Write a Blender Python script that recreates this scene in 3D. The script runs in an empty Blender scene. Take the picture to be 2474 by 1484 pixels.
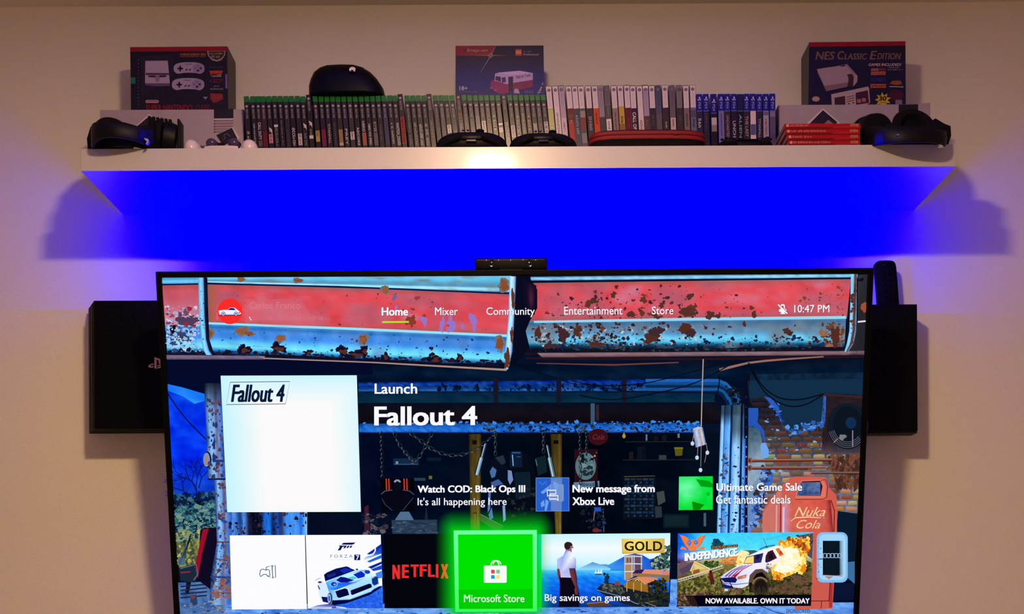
import bpy, bmesh, math, random
import numpy as np
from mathutils import Vector, Matrix

SC = bpy.context.scene
COL = SC.collection
R = math.radians

# ------------------------------------------------------------------ camera, exposure, lights
F = 2727.0                       # focal length in pixels of a 2474 px wide frame
PX, PY = 1253.0, 1512.0          # principal point (the photograph is cropped from the top of a wider one)
ROLL = R(-0.30)
CAM = Vector((0.0, 0.0, 1.0))
cd = bpy.data.cameras.new('camera')
cd.sensor_width = 36.0
cd.lens = F / 2474 * 36
cd.shift_x = -(PX - 1237) / 2474
cd.shift_y = (PY - 742) / 2474
cd.clip_start = 0.05
cam = bpy.data.objects.new('camera', cd)
COL.objects.link(cam)
cam.location = CAM
cam.rotation_euler = (Matrix.Rotation(R(90), 3, 'X') @ Matrix.Rotation(ROLL, 3, 'Z')).to_euler()
SC.camera = cam

SC.view_settings.view_transform = 'Standard'
SC.view_settings.look = 'None'
SC.view_settings.gamma = 1.0
SC.view_settings.exposure = 0.0
SC.view_settings.use_curve_mapping = False

w = bpy.data.worlds.new('night')
SC.world = w
w.use_nodes = True
w.node_tree.nodes['Background'].inputs[0].default_value = (0.02, 0.018, 0.016, 1)
w.node_tree.nodes['Background'].inputs[1].default_value = 0.2

LAMP_POS = (-0.08, 1.30, 2.472)
LAMP_W = 29.0
LAMP_FILL_W = 8.0
LAMP_COL = (1.0, 0.665, 0.375)
LED_STRENGTH = 860.0
LED_COLOR = (-0.074, -0.058, 1.0)   # a blue diode lies outside the display gamut
ld = bpy.data.lights.new('ceiling_lamp', 'AREA')
ld.shape = 'DISK'
ld.size = 0.15
ld.energy = LAMP_W
ld.color = LAMP_COL
lo = bpy.data.objects.new('ceiling_lamp', ld)
COL.objects.link(lo)
lo.location = LAMP_POS            # a disk light under the ceiling, shining down

lp = bpy.data.lights.new('ceiling_lamp_fill', 'POINT')
lp.shadow_soft_size = 0.06
lp.energy = LAMP_FILL_W
lp.color = LAMP_COL
lo = bpy.data.objects.new('ceiling_lamp_fill', lp)
COL.objects.link(lo)
lo.location = (LAMP_POS[0], LAMP_POS[1], LAMP_POS[2] - 0.02)   # weak point light added in the lamp's place to lift the upper wall

# ------------------------------------------------------------------ helpers
def lin(c):
    return tuple(((x / 255) / 12.92 if x / 255 <= 0.04045 else ((x / 255 + 0.055) / 1.055) ** 2.4) for x in c[:3])

cR, sR = math.cos(ROLL), math.sin(ROLL)
def ray(x, y):
    u, v = (x - PX) / F, (PY - y) / F
    return Vector((u * cR - v * sR, 1.0, u * sR + v * cR))
def at(x, y, d):
    """point seen at photo pixel x, y on the vertical plane d metres in front of the camera"""
    return CAM + ray(x, y) * d

def principled(name, rgb, rough=0.5, metal=0.0, coat=0.0, var=0.0, scale=40.0, bump=0.0, bscale=300.0, spec=0.5):
    m = bpy.data.materials.new(name)
    m.use_nodes = True
    nt = m.node_tree
    p = nt.nodes['Principled BSDF']
    c = lin(rgb)
    p.inputs['Base Color'].default_value = (*c, 1)
    p.inputs['Roughness'].default_value = rough
    p.inputs['Metallic'].default_value = metal
    p.inputs['Coat Weight'].default_value = coat
    p.inputs['Coat Roughness'].default_value = 0.08
    p.inputs['Specular IOR Level'].default_value = spec
    tc = nt.nodes.new('ShaderNodeTexCoord')
    if var > 0:
        n = nt.nodes.new('ShaderNodeTexNoise')
        n.inputs['Scale'].default_value = scale
        n.inputs['Detail'].default_value = 3
        nt.links.new(tc.outputs['Object'], n.inputs['Vector'])
        r = nt.nodes.new('ShaderNodeValToRGB')
        r.color_ramp.elements[0].position = 0.3
        r.color_ramp.elements[1].position = 0.7
        r.color_ramp.elements[0].color = (*[x * (1 - var) for x in c], 1)
        r.color_ramp.elements[1].color = (*[min(1, x * (1 + var)) for x in c], 1)
        nt.links.new(n.outputs['Fac'], r.inputs['Fac'])
        nt.links.new(r.outputs['Color'], p.inputs['Base Color'])
    if bump > 0:
        n = nt.nodes.new('ShaderNodeTexNoise')
        n.inputs['Scale'].default_value = bscale
        n.inputs['Detail'].default_value = 2
        nt.links.new(tc.outputs['Object'], n.inputs['Vector'])
        b = nt.nodes.new('ShaderNodeBump')
        b.inputs['Strength'].default_value = bump
        b.inputs['Distance'].default_value = 0.002
        nt.links.new(n.outputs['Fac'], b.inputs['Height'])
        nt.links.new(b.outputs['Normal'], p.inputs['Normal'])
    return m

def print_material(name, rough=0.35, spec=0.4):
    """printed card or plastic: the ink colours come from the mesh's colour attribute"""
    m = bpy.data.materials.new(name)
    m.use_nodes = True
    nt = m.node_tree
    a = nt.nodes.new('ShaderNodeAttribute')
    a.attribute_name = 'Col'
    p = nt.nodes['Principled BSDF']
    p.inputs['Roughness'].default_value = rough
    p.inputs['Specular IOR Level'].default_value = spec
    nt.links.new(a.outputs['Color'], p.inputs['Base Color'])
    return m

def screen_material(name, alpha=False):
    """lit display pixels"""
    m = bpy.data.materials.new(name)
    m.use_nodes = True
    nt = m.node_tree
    nt.nodes.clear()
    a = nt.nodes.new('ShaderNodeAttribute')
    a.attribute_name = 'Col'
    e = nt.nodes.new('ShaderNodeEmission')
    o = nt.nodes.new('ShaderNodeOutputMaterial')
    nt.links.new(a.outputs['Color'], e.inputs['Color'])
    if alpha:
        t = nt.nodes.new('ShaderNodeBsdfTransparent')
        x = nt.nodes.new('ShaderNodeMixShader')
        nt.links.new(a.outputs['Alpha'], x.inputs[0])
        nt.links.new(t.outputs[0], x.inputs[1])
        nt.links.new(e.outputs[0], x.inputs[2])
        nt.links.new(x.outputs[0], o.inputs[0])
    else:
        nt.links.new(e.outputs[0], o.inputs[0])
    m.cycles.emission_sampling = 'NONE'
    return m

M = {}
M['wall'] = principled('wall_paint', (238, 232, 214), 0.7, var=0.015, scale=3, bump=0.25, bscale=220)
M['ceiling'] = principled('ceiling_paint', (226, 218, 200), 0.8, bump=0.2, bscale=160)
M['floor'] = principled('floor_boards', (196, 178, 154), 0.45, var=0.25, scale=6)
M['lacquer'] = principled('white_lacquer', (206, 201, 204), 0.32, coat=0.1, var=0.01, scale=8)
M['black'] = principled('black_plastic', (7, 6, 10), 0.5, var=0.15, scale=60, spec=0.2)
M['gloss'] = principled('gloss_black_plastic', (4, 4, 7), 0.4, var=0.1, scale=30, spec=0.16)
M['matte'] = principled('matte_black_fabric', (9, 8, 11), 0.8, var=0.3, scale=250, bump=0.3, bscale=900, spec=0.2)
M['bezel'] = principled('bezel_plastic', (3, 3, 7), 0.5, var=0.1, scale=20, spec=0.1)
M['gold'] = principled('gold_ink', (178, 150, 92), 0.35, metal=0.3, var=0.05)
M['white_p'] = principled('white_plastic', (205, 196, 198), 0.35, var=0.02, scale=60)
M['grey_p'] = principled('grey_rubber', (74, 66, 86), 0.4, var=0.05)
M['navy'] = principled('blue_lacquer', (8, 8, 86), 0.4, var=0.1, spec=0.2)
M['silver'] = principled('silver_print', (190, 190, 195), 0.3, metal=0.2, var=0.05)
M['redzip'] = principled('red_zip_tape', (132, 4, 15), 0.6, var=0.12, scale=400, bump=0.3, bscale=1500)
M['card'] = principled('pale_grey_card', (176, 160, 168), 0.6, var=0.04, scale=25)
M['case_dark'] = principled('dark_case_plastic', (34, 30, 36), 0.25, var=0.1, scale=80)
M['case_green'] = principled('green_case_plastic', (16, 112, 40), 0.25, var=0.12, scale=80)
M['case_olive'] = principled('pale_green_case_plastic', (122, 132, 84), 0.25, var=0.1, scale=80)
M['case_blue'] = principled('blue_case_plastic', (22, 30, 150), 0.25, var=0.1, scale=80)
M['case_red'] = principled('red_case_plastic', (168, 18, 34), 0.3, var=0.08, scale=80)
M['case_clear'] = principled('clear_grey_case_plastic', (92, 84, 92), 0.2, var=0.08, scale=80)
M['glass'] = principled('lens_glass', (6, 6, 10), 0.05, coat=1.0)
M['print'] = print_material('printed_card', 0.45)
M['spine'] = print_material('sleeved_spine_print', 0.22, 0.5)
M['screen'] = screen_material('screen_picture')
M['overlay'] = screen_material('screen_overlay', True)

def led_material():
    m = bpy.data.materials.new('blue_led')
    m.use_nodes = True
    nt = m.node_tree
    nt.nodes.clear()
    e = nt.nodes.new('ShaderNodeEmission')
    c = nt.nodes.new('ShaderNodeCombineXYZ')
    for i in range(3):
        c.inputs[i].default_value = LED_COLOR[i] * LED_STRENGTH
    e.inputs['Strength'].default_value = 1.0
    o = nt.nodes.new('ShaderNodeOutputMaterial')
    nt.links.new(c.outputs[0], e.inputs['Color'])
    nt.links.new(e.outputs[0], o.inputs[0])
    return m
M['led'] = led_material()

def tag(o, label=None, cat=None, group=None, kind=None):
    if label: o['label'] = label
    if cat: o['category'] = cat
    if group: o['group'] = group
    if kind: o['kind'] = kind
    return o

def thing(name, loc, label, cat, group=None):
    o = bpy.data.objects.new(name, None)
    o.empty_display_size = 0.05
    COL.objects.link(o)
    o.location = loc
    o['org'] = [float(v) for v in loc]
    return tag(o, label, cat, group)

def origin_of(parent):
    p = parent
    while p.parent is not None:
        p = p.parent
    return Vector(p['org']) if 'org' in p else Vector(p.location)

def link_mesh(name, me, mat, parent, label=None):
    o = bpy.data.objects.new(name, me)
    if mat is not None:
        me.materials.append(mat)
    COL.objects.link(o)
    if parent is not None:
        o.parent = parent
    if label: o['label'] = label
    return o

class MB:
    """collects shapes in world space and links them as one mesh object"""
    def __init__(s):
        s.bm = bmesh.new()
    def add(s, verts, faces):
        vs = [s.bm.verts.new(v) for v in verts]
        for f in faces:
            try: s.bm.faces.new([vs[i] for i in f])
            except ValueError: pass
        return vs
    def box(s, x0, x1, y0, y1, z0, z1, bev=0.0, seg=2, mat=None):
        t = bmesh.new()
        bmesh.ops.create_cube(t, size=1.0)
        for v in t.verts:
            v.co = Vector((x0 + (v.co.x + .5) * (x1 - x0), y0 + (v.co.y + .5) * (y1 - y0), z0 + (v.co.z + .5) * (z1 - z0)))
        if bev > 0:
            bmesh.ops.bevel(t, geom=t.edges[:], offset=bev, segments=seg, affect='EDGES', profile=0.5)
        s.merge(t, mat)
    def prism(s, pts, a0, a1, axis='y', bev=0.0, seg=2, mat=None):
        t = bmesh.new()
        def co(p, a):
            return {'y': (p[0], a, p[1]), 'z': (p[0], p[1], a), 'x': (a, p[0], p[1])}[axis]
        A = [t.verts.new(co(p, a0)) for p in pts]
        B = [t.verts.new(co(p, a1)) for p in pts]
        n = len(pts)
        t.faces.new(A); t.faces.new(B[::-1])
        for i in range(n):
            t.faces.new((A[i], B[i], B[(i + 1) % n], A[(i + 1) % n]))
        bmesh.ops.recalc_face_normals(t, faces=t.faces[:])
        if bev > 0:
            es = [e for e in t.edges if any(len(f.verts) == n for f in e.link_faces) and len(e.link_faces) == 2 and n > 4 or n == 4]
            bmesh.ops.bevel(t, geom=es, offset=bev, segments=seg, affect='EDGES', profile=0.5)
        s.merge(t, mat)
    def rings(s, rings, caps=True, mat=None):
        t = bmesh.new()
        rows = [[t.verts.new(p) for p in r] for r in rings]
        n = len(rows[0])
        for a, b in zip(rows, rows[1:]):
            for i in range(n):
                t.faces.new((a[i], a[(i + 1) % n], b[(i + 1) % n], b[i]))
        if caps:
            t.faces.new(rows[0][::-1]); t.faces.new(rows[-1])
        bmesh.ops.recalc_face_normals(t, faces=t.faces[:])
        s.merge(t, mat)
    def tube(s, path, r, n=10, mat=None, sx=1.0):
        path = [Vector(p) for p in path]
        rr = []
        for i, p in enumerate(path):
            d = (path[min(i + 1, len(path) - 1)] - path[max(i - 1, 0)]).normalized()
            up = Vector((0, 0, 1)) if abs(d.z) < 0.9 else Vector((0, 1, 0))
            a = d.cross(up).normalized(); b = a.cross(d).normalized()
            ri = r[i] if isinstance(r, (list, tuple)) else r
            rr.append([p + a * math.cos(2 * math.pi * k / n) * ri * sx + b * math.sin(2 * math.pi * k / n) * ri for k in range(n)])
        s.rings(rr, True, mat)
    def ellipsoid(s, c, r, rot=None, seg=20, rng=12, mat=None):
        t = bmesh.new()
        bmesh.ops.create_uvsphere(t, u_segments=seg, v_segments=rng, radius=1.0)
        for v in t.verts:
            p = Vector((v.co.x * r[0], v.co.y * r[1], v.co.z * r[2]))
            if rot is not None: p = rot @ p
            v.co = Vector(c) + p
        s.merge(t, mat)
    def disc(s, c, axis, prof, n=28, mat=None):
        """lathe: prof = [(radius, offset along axis), ...]"""
        c, axis = Vector(c), Vector(axis).normalized()
        up = Vector((0, 0, 1)) if abs(axis.z) < 0.9 else Vector((0, 1, 0))
        a = axis.cross(up).normalized(); b = axis.cross(a).normalized()
        s.rings([[c + axis * h + (a * math.cos(2 * math.pi * k / n) + b * math.sin(2 * math.pi * k / n)) * max(r, 1e-4) for k in range(n)] for r, h in prof], True, mat)
    def merge(s, t, mat=None):
        if mat is not None:
            t.transform(mat)
        me = bpy.data.meshes.new('tmp')
        t.to_mesh(me); t.free()
        s.bm.from_mesh(me)
        bpy.data.meshes.remove(me)
    def build(s, name, mat, parent=None, smooth=False, label=None, org=None, angle=40):
        if org is None:
            org = origin_of(parent) if parent is not None else Vector((0, 0, 0))
        s.bm.transform(Matrix.Translation(-Vector(org)))
        me = bpy.data.meshes.new(name)
        s.bm.to_mesh(me); s.bm.free()
        if smooth:
            me.shade_smooth() if hasattr(me, 'shade_smooth') else None
            try: me.set_sharp_from_angle(angle=R(angle))
            except Exception: pass
        return link_mesh(name, me, mat, parent, label)

# ---------------------------------------------------------------- flat art: printed faces and the lit display
def vnoise(x, y, seed=0):
    x = np.asarray(x, float); y = np.asarray(y, float)
    xi = np.floor(x).astype(np.int64); yi = np.floor(y).astype(np.int64)
    xf = x - xi; yf = y - yi
    xf = xf * xf * (3 - 2 * xf); yf = yf * yf * (3 - 2 * yf)
    def h(a, b):
        n = (a * 374761393 + b * 668265263 + seed * 974634761) & 0x7fffffff
        n = ((n ^ (n >> 13)) * 1274126177) & 0x7fffffff
        return ((n ^ (n >> 16)) & 0xffff) / 65535.0
    return (h(xi, yi) * (1 - xf) + h(xi + 1, yi) * xf) * (1 - yf) + (h(xi, yi + 1) * (1 - xf) + h(xi + 1, yi + 1) * xf) * yf
def fbm(x, y, seed=0, o=4):
    s = 0; a = 0.5; t = 0
    for i in range(o):
        s = s + a * vnoise(np.asarray(x) * 2 ** i, np.asarray(y) * 2 ** i, seed + i); t += a; a *= 0.5
    return s / t
def mixc(a, b, t):
    t = np.clip(np.asarray(t)[..., None], 0, 1)
    return np.asarray(a, float) * (1 - t) + np.asarray(b, float) * t
def ramp(t, stops):
    t = np.asarray(t, float)
    ps = [p for p, _ in stops]
    return np.stack([np.interp(t, ps, [c[k] for _, c in stops]) for k in range(3)], -1)
def lin_a(c):
    c = np.clip(np.asarray(c, float) / 255, 0, 1)
    return np.where(c <= 0.04045, c / 12.92, ((c + 0.055) / 1.055) ** 2.4)

def curve(pts, n=6):
    out = []
    m = len(pts)
    for i in range(m - 1):
        P = [pts[max(i - 1, 0)], pts[i], pts[i + 1], pts[min(i + 2, m - 1)]]
        for k in range(n):
            f = k / n
            out.append(tuple(0.5 * (2 * P[1][c] + (P[2][c] - P[0][c]) * f + (2 * P[0][c] - 5 * P[1][c] + 4 * P[2][c] - P[3][c]) * f * f + (3 * P[1][c] - P[0][c] - 3 * P[2][c] + P[3][c]) * f ** 3) for c in (0, 1)))
    return out + [tuple(pts[-1])]

_glyphs = {}
def glyphs(s, bold=0.0, shear=0.0, space=1.0):
    k = (s, bold, shear, space)
    if k not in _glyphs:
        c = bpy.data.curves.new('lettering', 'FONT')
        c.body = s; c.size = 1.0; c.offset = bold; c.shear = shear; c.space_character = space
        c.resolution_u = 3
        o = bpy.data.objects.new('lettering', c)
        COL.objects.link(o)
        dg = bpy.context.evaluated_depsgraph_get()
        dg.update()
        me = bpy.data.meshes.new_from_object(o.evaluated_get(dg))
        v = np.array([(p.co.x, p.co.y) for p in me.vertices]) if len(me.vertices) else np.zeros((0, 2))
        f = [tuple(p.vertices) for p in me.polygons]
        bpy.data.objects.remove(o); bpy.data.curves.remove(c); bpy.data.meshes.remove(me)
        if len(v):
            v = v - v.min(0)
            v = v / np.maximum(v.max(0), 1e-6)
        _glyphs[k] = (v, f)
    return _glyphs[k]

class Art:
    """flat coloured shapes drawn in x, y with y downwards; map(x, y, layer) places them in the world"""
    def __init__(s, mp, T=None):
        s.mp = mp; s.v = []; s.c = []; s.f = []; s.T = T; s.rnd = random.Random(7)
    def _pt(s, p):
        return (p[0] / s.T[0] + s.T[1], p[1] / s.T[0] + s.T[2]) if s.T else p
    def raw(s, pts, cols, faces, layer):
        b = len(s.v)
        for p in pts:
            q = s._pt(p); s.v.append((q[0], q[1], layer))
        s.c.extend([tuple(c) if len(c) == 4 else (*c, 1.0) for c in cols])
        s.f.extend([tuple(i + b for i in f) for f in faces])
    def poly(s, pts, col, layer=0, alpha=1.0):
        if isinstance(col[0], (tuple, list)):
            cs = [(*lin(c), c[3] if len(c) > 3 else alpha) for c in col]
        else:
            cs = [(*lin(col), col[3] if len(col) > 3 else alpha)] * len(pts)
        s.raw(pts, cs, [tuple(range(len(pts)))], layer)
    def rect(s, x0, y0, x1, y1, col, layer=0, alpha=1.0):
        s.poly([(x0, y0), (x1, y0), (x1, y1), (x0, y1)], col, layer, alpha)
    def ell(s, cx, cy, rx, ry, col, layer=0, n=28, a0=0, a1=360):
        pts = [(cx + rx * math.cos(R(a0 + (a1 - a0) * k / n)), cy + ry * math.sin(R(a0 + (a1 - a0) * k / n))) for k in range(n + (a1 - a0 != 360))]
        s.poly(pts, col, layer)
    def ring(s, cx, cy, rx, ry, wd, col, layer=0, n=32, a0=0, a1=360):
        s.line([(cx + rx * math.cos(R(a0 + (a1 - a0) * k / n)), cy + ry * math.sin(R(a0 + (a1 - a0) * k / n))) for k in range(n + 1)], wd, col, layer)
    def rrect(s, x0, y0, x1, y1, r, col, layer=0, line=0, n=5):
        pts = []
        for cx, cy, a in ((x1 - r, y0 + r, -90), (x1 - r, y1 - r, 0), (x0 + r, y1 - r, 90), (x0 + r, y0 + r, 180)):
            for k in range(n + 1):
                t = R(a + 90 * k / n); pts.append((cx + r * math.cos(t), cy + r * math.sin(t)))
        if line: s.line(pts + [pts[0]], line, col, layer)
        else: s.poly(pts, col, layer)
    def line(s, pts, wd, col, layer=0, alpha=1.0):
        n = len(pts); L = []; Rr = []
        for i, p in enumerate(pts):
            a, b = pts[max(i - 1, 0)], pts[min(i + 1, n - 1)]
            if i in (0, n - 1) and pts[0] == pts[-1] and n > 3: a, b = pts[-2], pts[1]
            dx, dy = b[0] - a[0], b[1] - a[1]
            l = math.hypot(dx, dy) or 1
            w_ = (wd[i] if isinstance(wd, (list, tuple)) else wd) / 2
            L.append((p[0] - dy / l * w_, p[1] + dx / l * w_)); Rr.append((p[0] + dy / l * w_, p[1] - dx / l * w_))
        c = (*lin(col), col[3] if len(col) > 3 else alpha)
        s.raw(L + Rr, [c] * (2 * n), [(i, i + 1, n + i + 1, n + i) for i in range(n - 1)], layer)
    def blob(s, cx, cy, rx, ry, col, layer=0, seed=0, n=11, rough=0.45):
        r = random.Random(seed)
        n = max(n, int(8 + 1.1 * (rx + ry) * (1 if s.T is None else 1 / s.T[0])))
        n = min(n, 34)
        ph = [r.uniform(0, 6.28) for _ in range(3)]; am = [r.uniform(.3, 1) for _ in range(3)]
        pts = []
        for k in range(n):
            a = 2 * math.pi * (k + 0.6 * r.random()) / n
            q = 1 + rough * (.55 * am[0] * math.sin(2 * a + ph[0]) + .45 * am[1] * math.sin(3 * a + ph[1]) + .35 * am[2] * math.sin(5 * a + ph[2]) + .75 * (r.random() - .5))
            pts.append((cx + rx * q * math.cos(a), cy + ry * q * math.sin(a)))
        s.poly(pts, col, layer + 0.6 * r.random())
    def chips(s, region, num, size, cols, layer=0, seed=0, dens=None, asp=1.0):
        """scatter of irregular flakes; region(u, v) -> (x, y); dens(u, v) keeps some"""
        r = random.Random(seed)
        for k in range(int(num * 1.5)):
            u, v = r.random(), r.random()
            if dens is not None and r.random() > dens(u, v): continue
            x, y = region(u, v)
            q = size * .72 * (0.35 + 1.3 * r.random() ** 2.4)
            s.blob(x, y, q * (0.7 + 0.8 * r.random()), q * asp * (0.6 + 0.6 * r.random()), r.choice(cols), layer, r.random(), 8)
    def patch(s, quad, nx, ny, fn, layer=0):
        """bilinear patch, quad = TL, TR, BR, BL; fn(u, v, x, y) -> sRGB array"""
        u, v = np.meshgrid(np.linspace(0, 1, nx + 1), np.linspace(0, 1, ny + 1))
        q = np.asarray(quad, float)
        P = ((1 - u) * (1 - v))[..., None] * q[0] + (u * (1 - v))[..., None] * q[1] + (u * v)[..., None] * q[2] + ((1 - u) * v)[..., None] * q[3]
        c = np.asarray(fn(u, v, P[..., 0], P[..., 1]), float)
        if c.ndim == 1: c = np.broadcast_to(c, u.shape + (len(c),))
        a = c[..., 3:4] if c.shape[-1] > 3 else np.ones(u.shape + (1,))
        cl = np.concatenate([lin_a(c[..., :3]), a], -1).reshape(-1, 4)
        w_ = nx + 1
        s.raw([tuple(p) for p in P.reshape(-1, 2)], [tuple(x) for x in cl],
              [(j * w_ + i, j * w_ + i + 1, (j + 1) * w_ + i + 1, (j + 1) * w_ + i) for j in range(ny) for i in range(nx)], layer)
    def text(s, st, box, col, layer=0, bold=0.0, shear=0.0, space=1.0, rot=0, slope=0.0, alpha=1.0):
        """fit lettering into box x0, y0, x1, y1; rot=90 reads downwards; bold overdraws with small shifts"""
        v, f = glyphs(st, 0.0, shear, space)
        if not len(v): return
        x0, y0, x1, y1 = box
        h = abs((x1 - x0) if rot == 90 else (y1 - y0))
        k = bold * h * .95
        offs = [(0, 0)] if bold < .004 else [(-k, -k * .5), (k, -k * .5), (-k, k * .5), (k, k * .5), (0, 0)]
        for n_, (ox, oy) in enumerate(offs):
            if rot == 90:
                pts = [(x0 + k + p[1] * (x1 - x0 - 2 * k) + ox, y0 + k + p[0] * (y1 - y0 - 2 * k) + oy) for p in v]
            else:
                pts = [(x0 + k + p[0] * (x1 - x0 - 2 * k) + ox, y1 - k * .5 - p[1] * (y1 - y0 - k) + p[0] * (x1 - x0) * slope + oy) for p in v]
            s.raw(pts, [(*lin(col), alpha)] * len(pts), f, layer + .12 * n_)
    def scribble(s, box, col, layer=0, seed=0, rot=0, n=7):
        """lettering too small to read: rows of letter-like strokes"""
        r = random.Random(seed)
        x0, y0, x1, y1 = box
        def rc(a, b, c, d):                       # a..b along the line, c..d from top to foot
            if rot == 90: s.rect(x0 + (x1 - x0) * (1 - d), y0 + (y1 - y0) * a, x0 + (x1 - x0) * (1 - c), y0 + (y1 - y0) * b, col, layer)
            else: s.rect(x0 + (x1 - x0) * a, y0 + (y1 - y0) * c, x0 + (x1 - x0) * b, y0 + (y1 - y0) * d, col, layer)
        t = 0.0
        while t < .97:
            wd = (0.6 + .7 * r.random()) / n
            b = min(1, t + wd * .78); th = (b - t) * .32; k = r.randrange(6)
            top = 0.0 if r.random() < .6 else .25
            if k != 3: rc(t, t + th, top, 1)
            if k in (0, 1, 4): rc(b - th, b, .12 if k == 4 else .3, 1 if k != 1 else .7)
            if k in (0, 2, 3, 5): rc(t, b, top, top + .24)
            if k in (1, 2, 4): rc(t, b, .46, .66)
            if k in (2, 3, 5): rc(t, b, .78, 1)
            if k == 3: rc((t + b - th) / 2, (t + b + th) / 2, top, 1)
            t += wd * (1.0 if r.random() < .88 else 1.5)
    def build(s, name, parent, mat, label=None, org=None):
        if org is None: org = origin_of(parent)
        vs = [s.mp(x, y, l) - org for x, y, l in s.v]
        me = bpy.data.meshes.new(name)
        me.from_pydata(vs, [], s.f)
        at_ = me.color_attributes.new('Col', 'FLOAT_COLOR', 'POINT')
        at_.data.foreach_set('color', np.asarray(s.c, dtype=np.float32).ravel())
        me.update()
        return link_mesh(name, me, mat, parent, label)

# ------------------------------------------------------------------ the room
WALL = 2.71
CEIL = 2.492
XR = 2.3
def slab(name, *a, mat):
    b = MB(); b.box(*a); o = b.build(name, mat); o['kind'] = 'structure'; return o
slab('wall_back', -XR - .1, XR + .1, WALL, WALL + .1, 0, CEIL, mat=M['wall'])
slab('wall_left', -XR - .1, -XR, -2.6, WALL, 0, CEIL, mat=M['wall'])
slab('wall_right', XR, XR + .1, -2.6, WALL, 0, CEIL, mat=M['wall'])
slab('wall_front', -XR - .1, XR + .1, -2.7, -2.6, 0, CEIL, mat=M['wall'])
slab('floor', -XR - .1, XR + .1, -2.7, WALL + .1, -0.1, 0, mat=M['floor'])
slab('ceiling', -XR - .1, XR + .1, -2.7, WALL + .1, CEIL, CEIL + .1, mat=M['ceiling'])

# ------------------------------------------------------------------ floating shelf
SF = 2.45                        # distance of the shelf's front face
a_, b_ = at(195, 359, SF), at(2310, 402, SF)
SX0, SX1 = at(195, 386, SF).x, at(2310, 375, SF).x
ST = at(1253, 354, SF).z         # top face
SB = at(1253, 408, SF).z         # underside
shelf = thing('wall_shelf', ((SX0 + SX1) / 2, WALL, SB), 'long white glossy floating shelf mounted on the wall above the television', 'shelf')
b = MB(); b.box(SX0, SX1, SF, WALL, SB, ST, bev=0.0012); b.build('shelf_board', M['lacquer'], shelf)
# ------------------------------------------------------------------ things on the shelf
def face_map(d, gap=0.0004, step=0.00015):
    """printed front faces: photo pixels onto the vertical plane at distance d, layers proud of it"""
    return lambda x, y, l: at(x, y, d) + Vector((0, -gap - step * l, 0))

# ---- two long pale cards boxes at the ends of the shelf
GY = 2.58
def pale_box(x0, x1, ytop, label, marks):
    p0, p1 = at(x0, ytop[0], GY), at(x1, ytop[1], GY)
    z1 = (p0.z + p1.z) / 2
    t = thing('cardboard_box', ((p0.x + p1.x) / 2, 2.64, ST), label, 'box', 'pale cardboard boxes at the shelf ends')
    b = MB(); b.box(p0.x, p1.x, GY, 2.70, ST, z1, bev=0.0015); b.build('carton', M['card'], t)
    marks(t)
    return t, z1
def stripes(a, x0, x1, y0, y1, ys):
    a.poly([(x0, y0 + .4), (x1, y0 - .2), (x1, y1 - .2), (x0, y1 + .4)], (22, 18, 30), 0)
    a.poly([(x0, y1 + .2), (x1, y1 - .4), (x1, ys[-1] + 1.5), (x0, ys[-1] + 2)], (166, 146, 156), 0)
    a.poly([(x0, y1 + 1.5), (x1, y1 + .8), (x1, y1 + 3.2), (x0, y1 + 4)], (215, 195, 205), 1)
    for k, y in enumerate(ys):
        a.line([(x0, y), (x1, y - .6)], 1.1, (105, 78, 92), 1)
        a.rect(x0, y - .8, x0 + 3, y + 1.6, (48, 30, 44), 2)
def marks_left(t):
    a = Art(face_map(GY)); stripes(a, 517, 564, 263.5, 286, (292, 299, 306, 312.5, 319)); a.build('printed_stripes', t, M['print'])
    a = Art(face_map(GY))
    a.poly([(361, 276), (398, 306), (357, 345), (320, 312)], (226, 208, 216), 3)      # tilted label
    a.poly([(362, 280), (393, 306), (357, 340), (326, 310)], (34, 22, 38), 4)
    a.build('tilted_label', t, M['print'])
    a = Art(face_map(GY))
    a.poly([(524, 326.5), (562, 307), (580, 334), (541, 356)], (222, 204, 206), 3)
    a.poly([(523, 327), (560.5, 309), (574, 336), (540, 353)], (26, 16, 36), 4)
    a.line([(540, 338), (545, 334), (541, 328), (549, 323), (554, 329), (558, 328)], 1.3, (120, 104, 124), 5)
    a.build('tilted_label', t, M['print'])
def marks_right(t):
    a = Art(face_map(GY)); stripes(a, 2171, 2218, 252.5, 271, (276.5, 284, 291, 298)); a.build('printed_stripes', t, M['print'])
    a = Art(face_map(GY))
    a.poly([(1988, 262), (2030, 298), (1988, 340), (1946, 302)], (226, 208, 216), 3)
    a.poly([(1988, 266.5), (2023, 296), (1988, 331), (1952, 303)], (36, 22, 40), 4)
    a.poly([(2001, 290), (2012, 299), (1998, 318), (1986, 304)], (150, 120, 136), 5)
    a.build('tilted_label', t, M['print'])
pb1, PZ1 = pale_box(241, 589, (265.5, 263.5), 'long pale grey cardboard box at the left end of the shelf, behind the headset', marks_left)
pb2, PZ2 = pale_box(1880, 2248, (253.5, 251), 'long pale grey cardboard box at the right end of the shelf, behind the red cases', marks_right)
b = MB()
q = at(2248, 251, GY)
b.prism([(q.x - .040, PZ2), (q.x - .001, PZ2 + .0035), (q.x, PZ2 + .0035), (q.x, PZ2)], GY + .001, GY + .05, 'y')
b.build('lifted_flap', M['card'], pb2)

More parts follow.
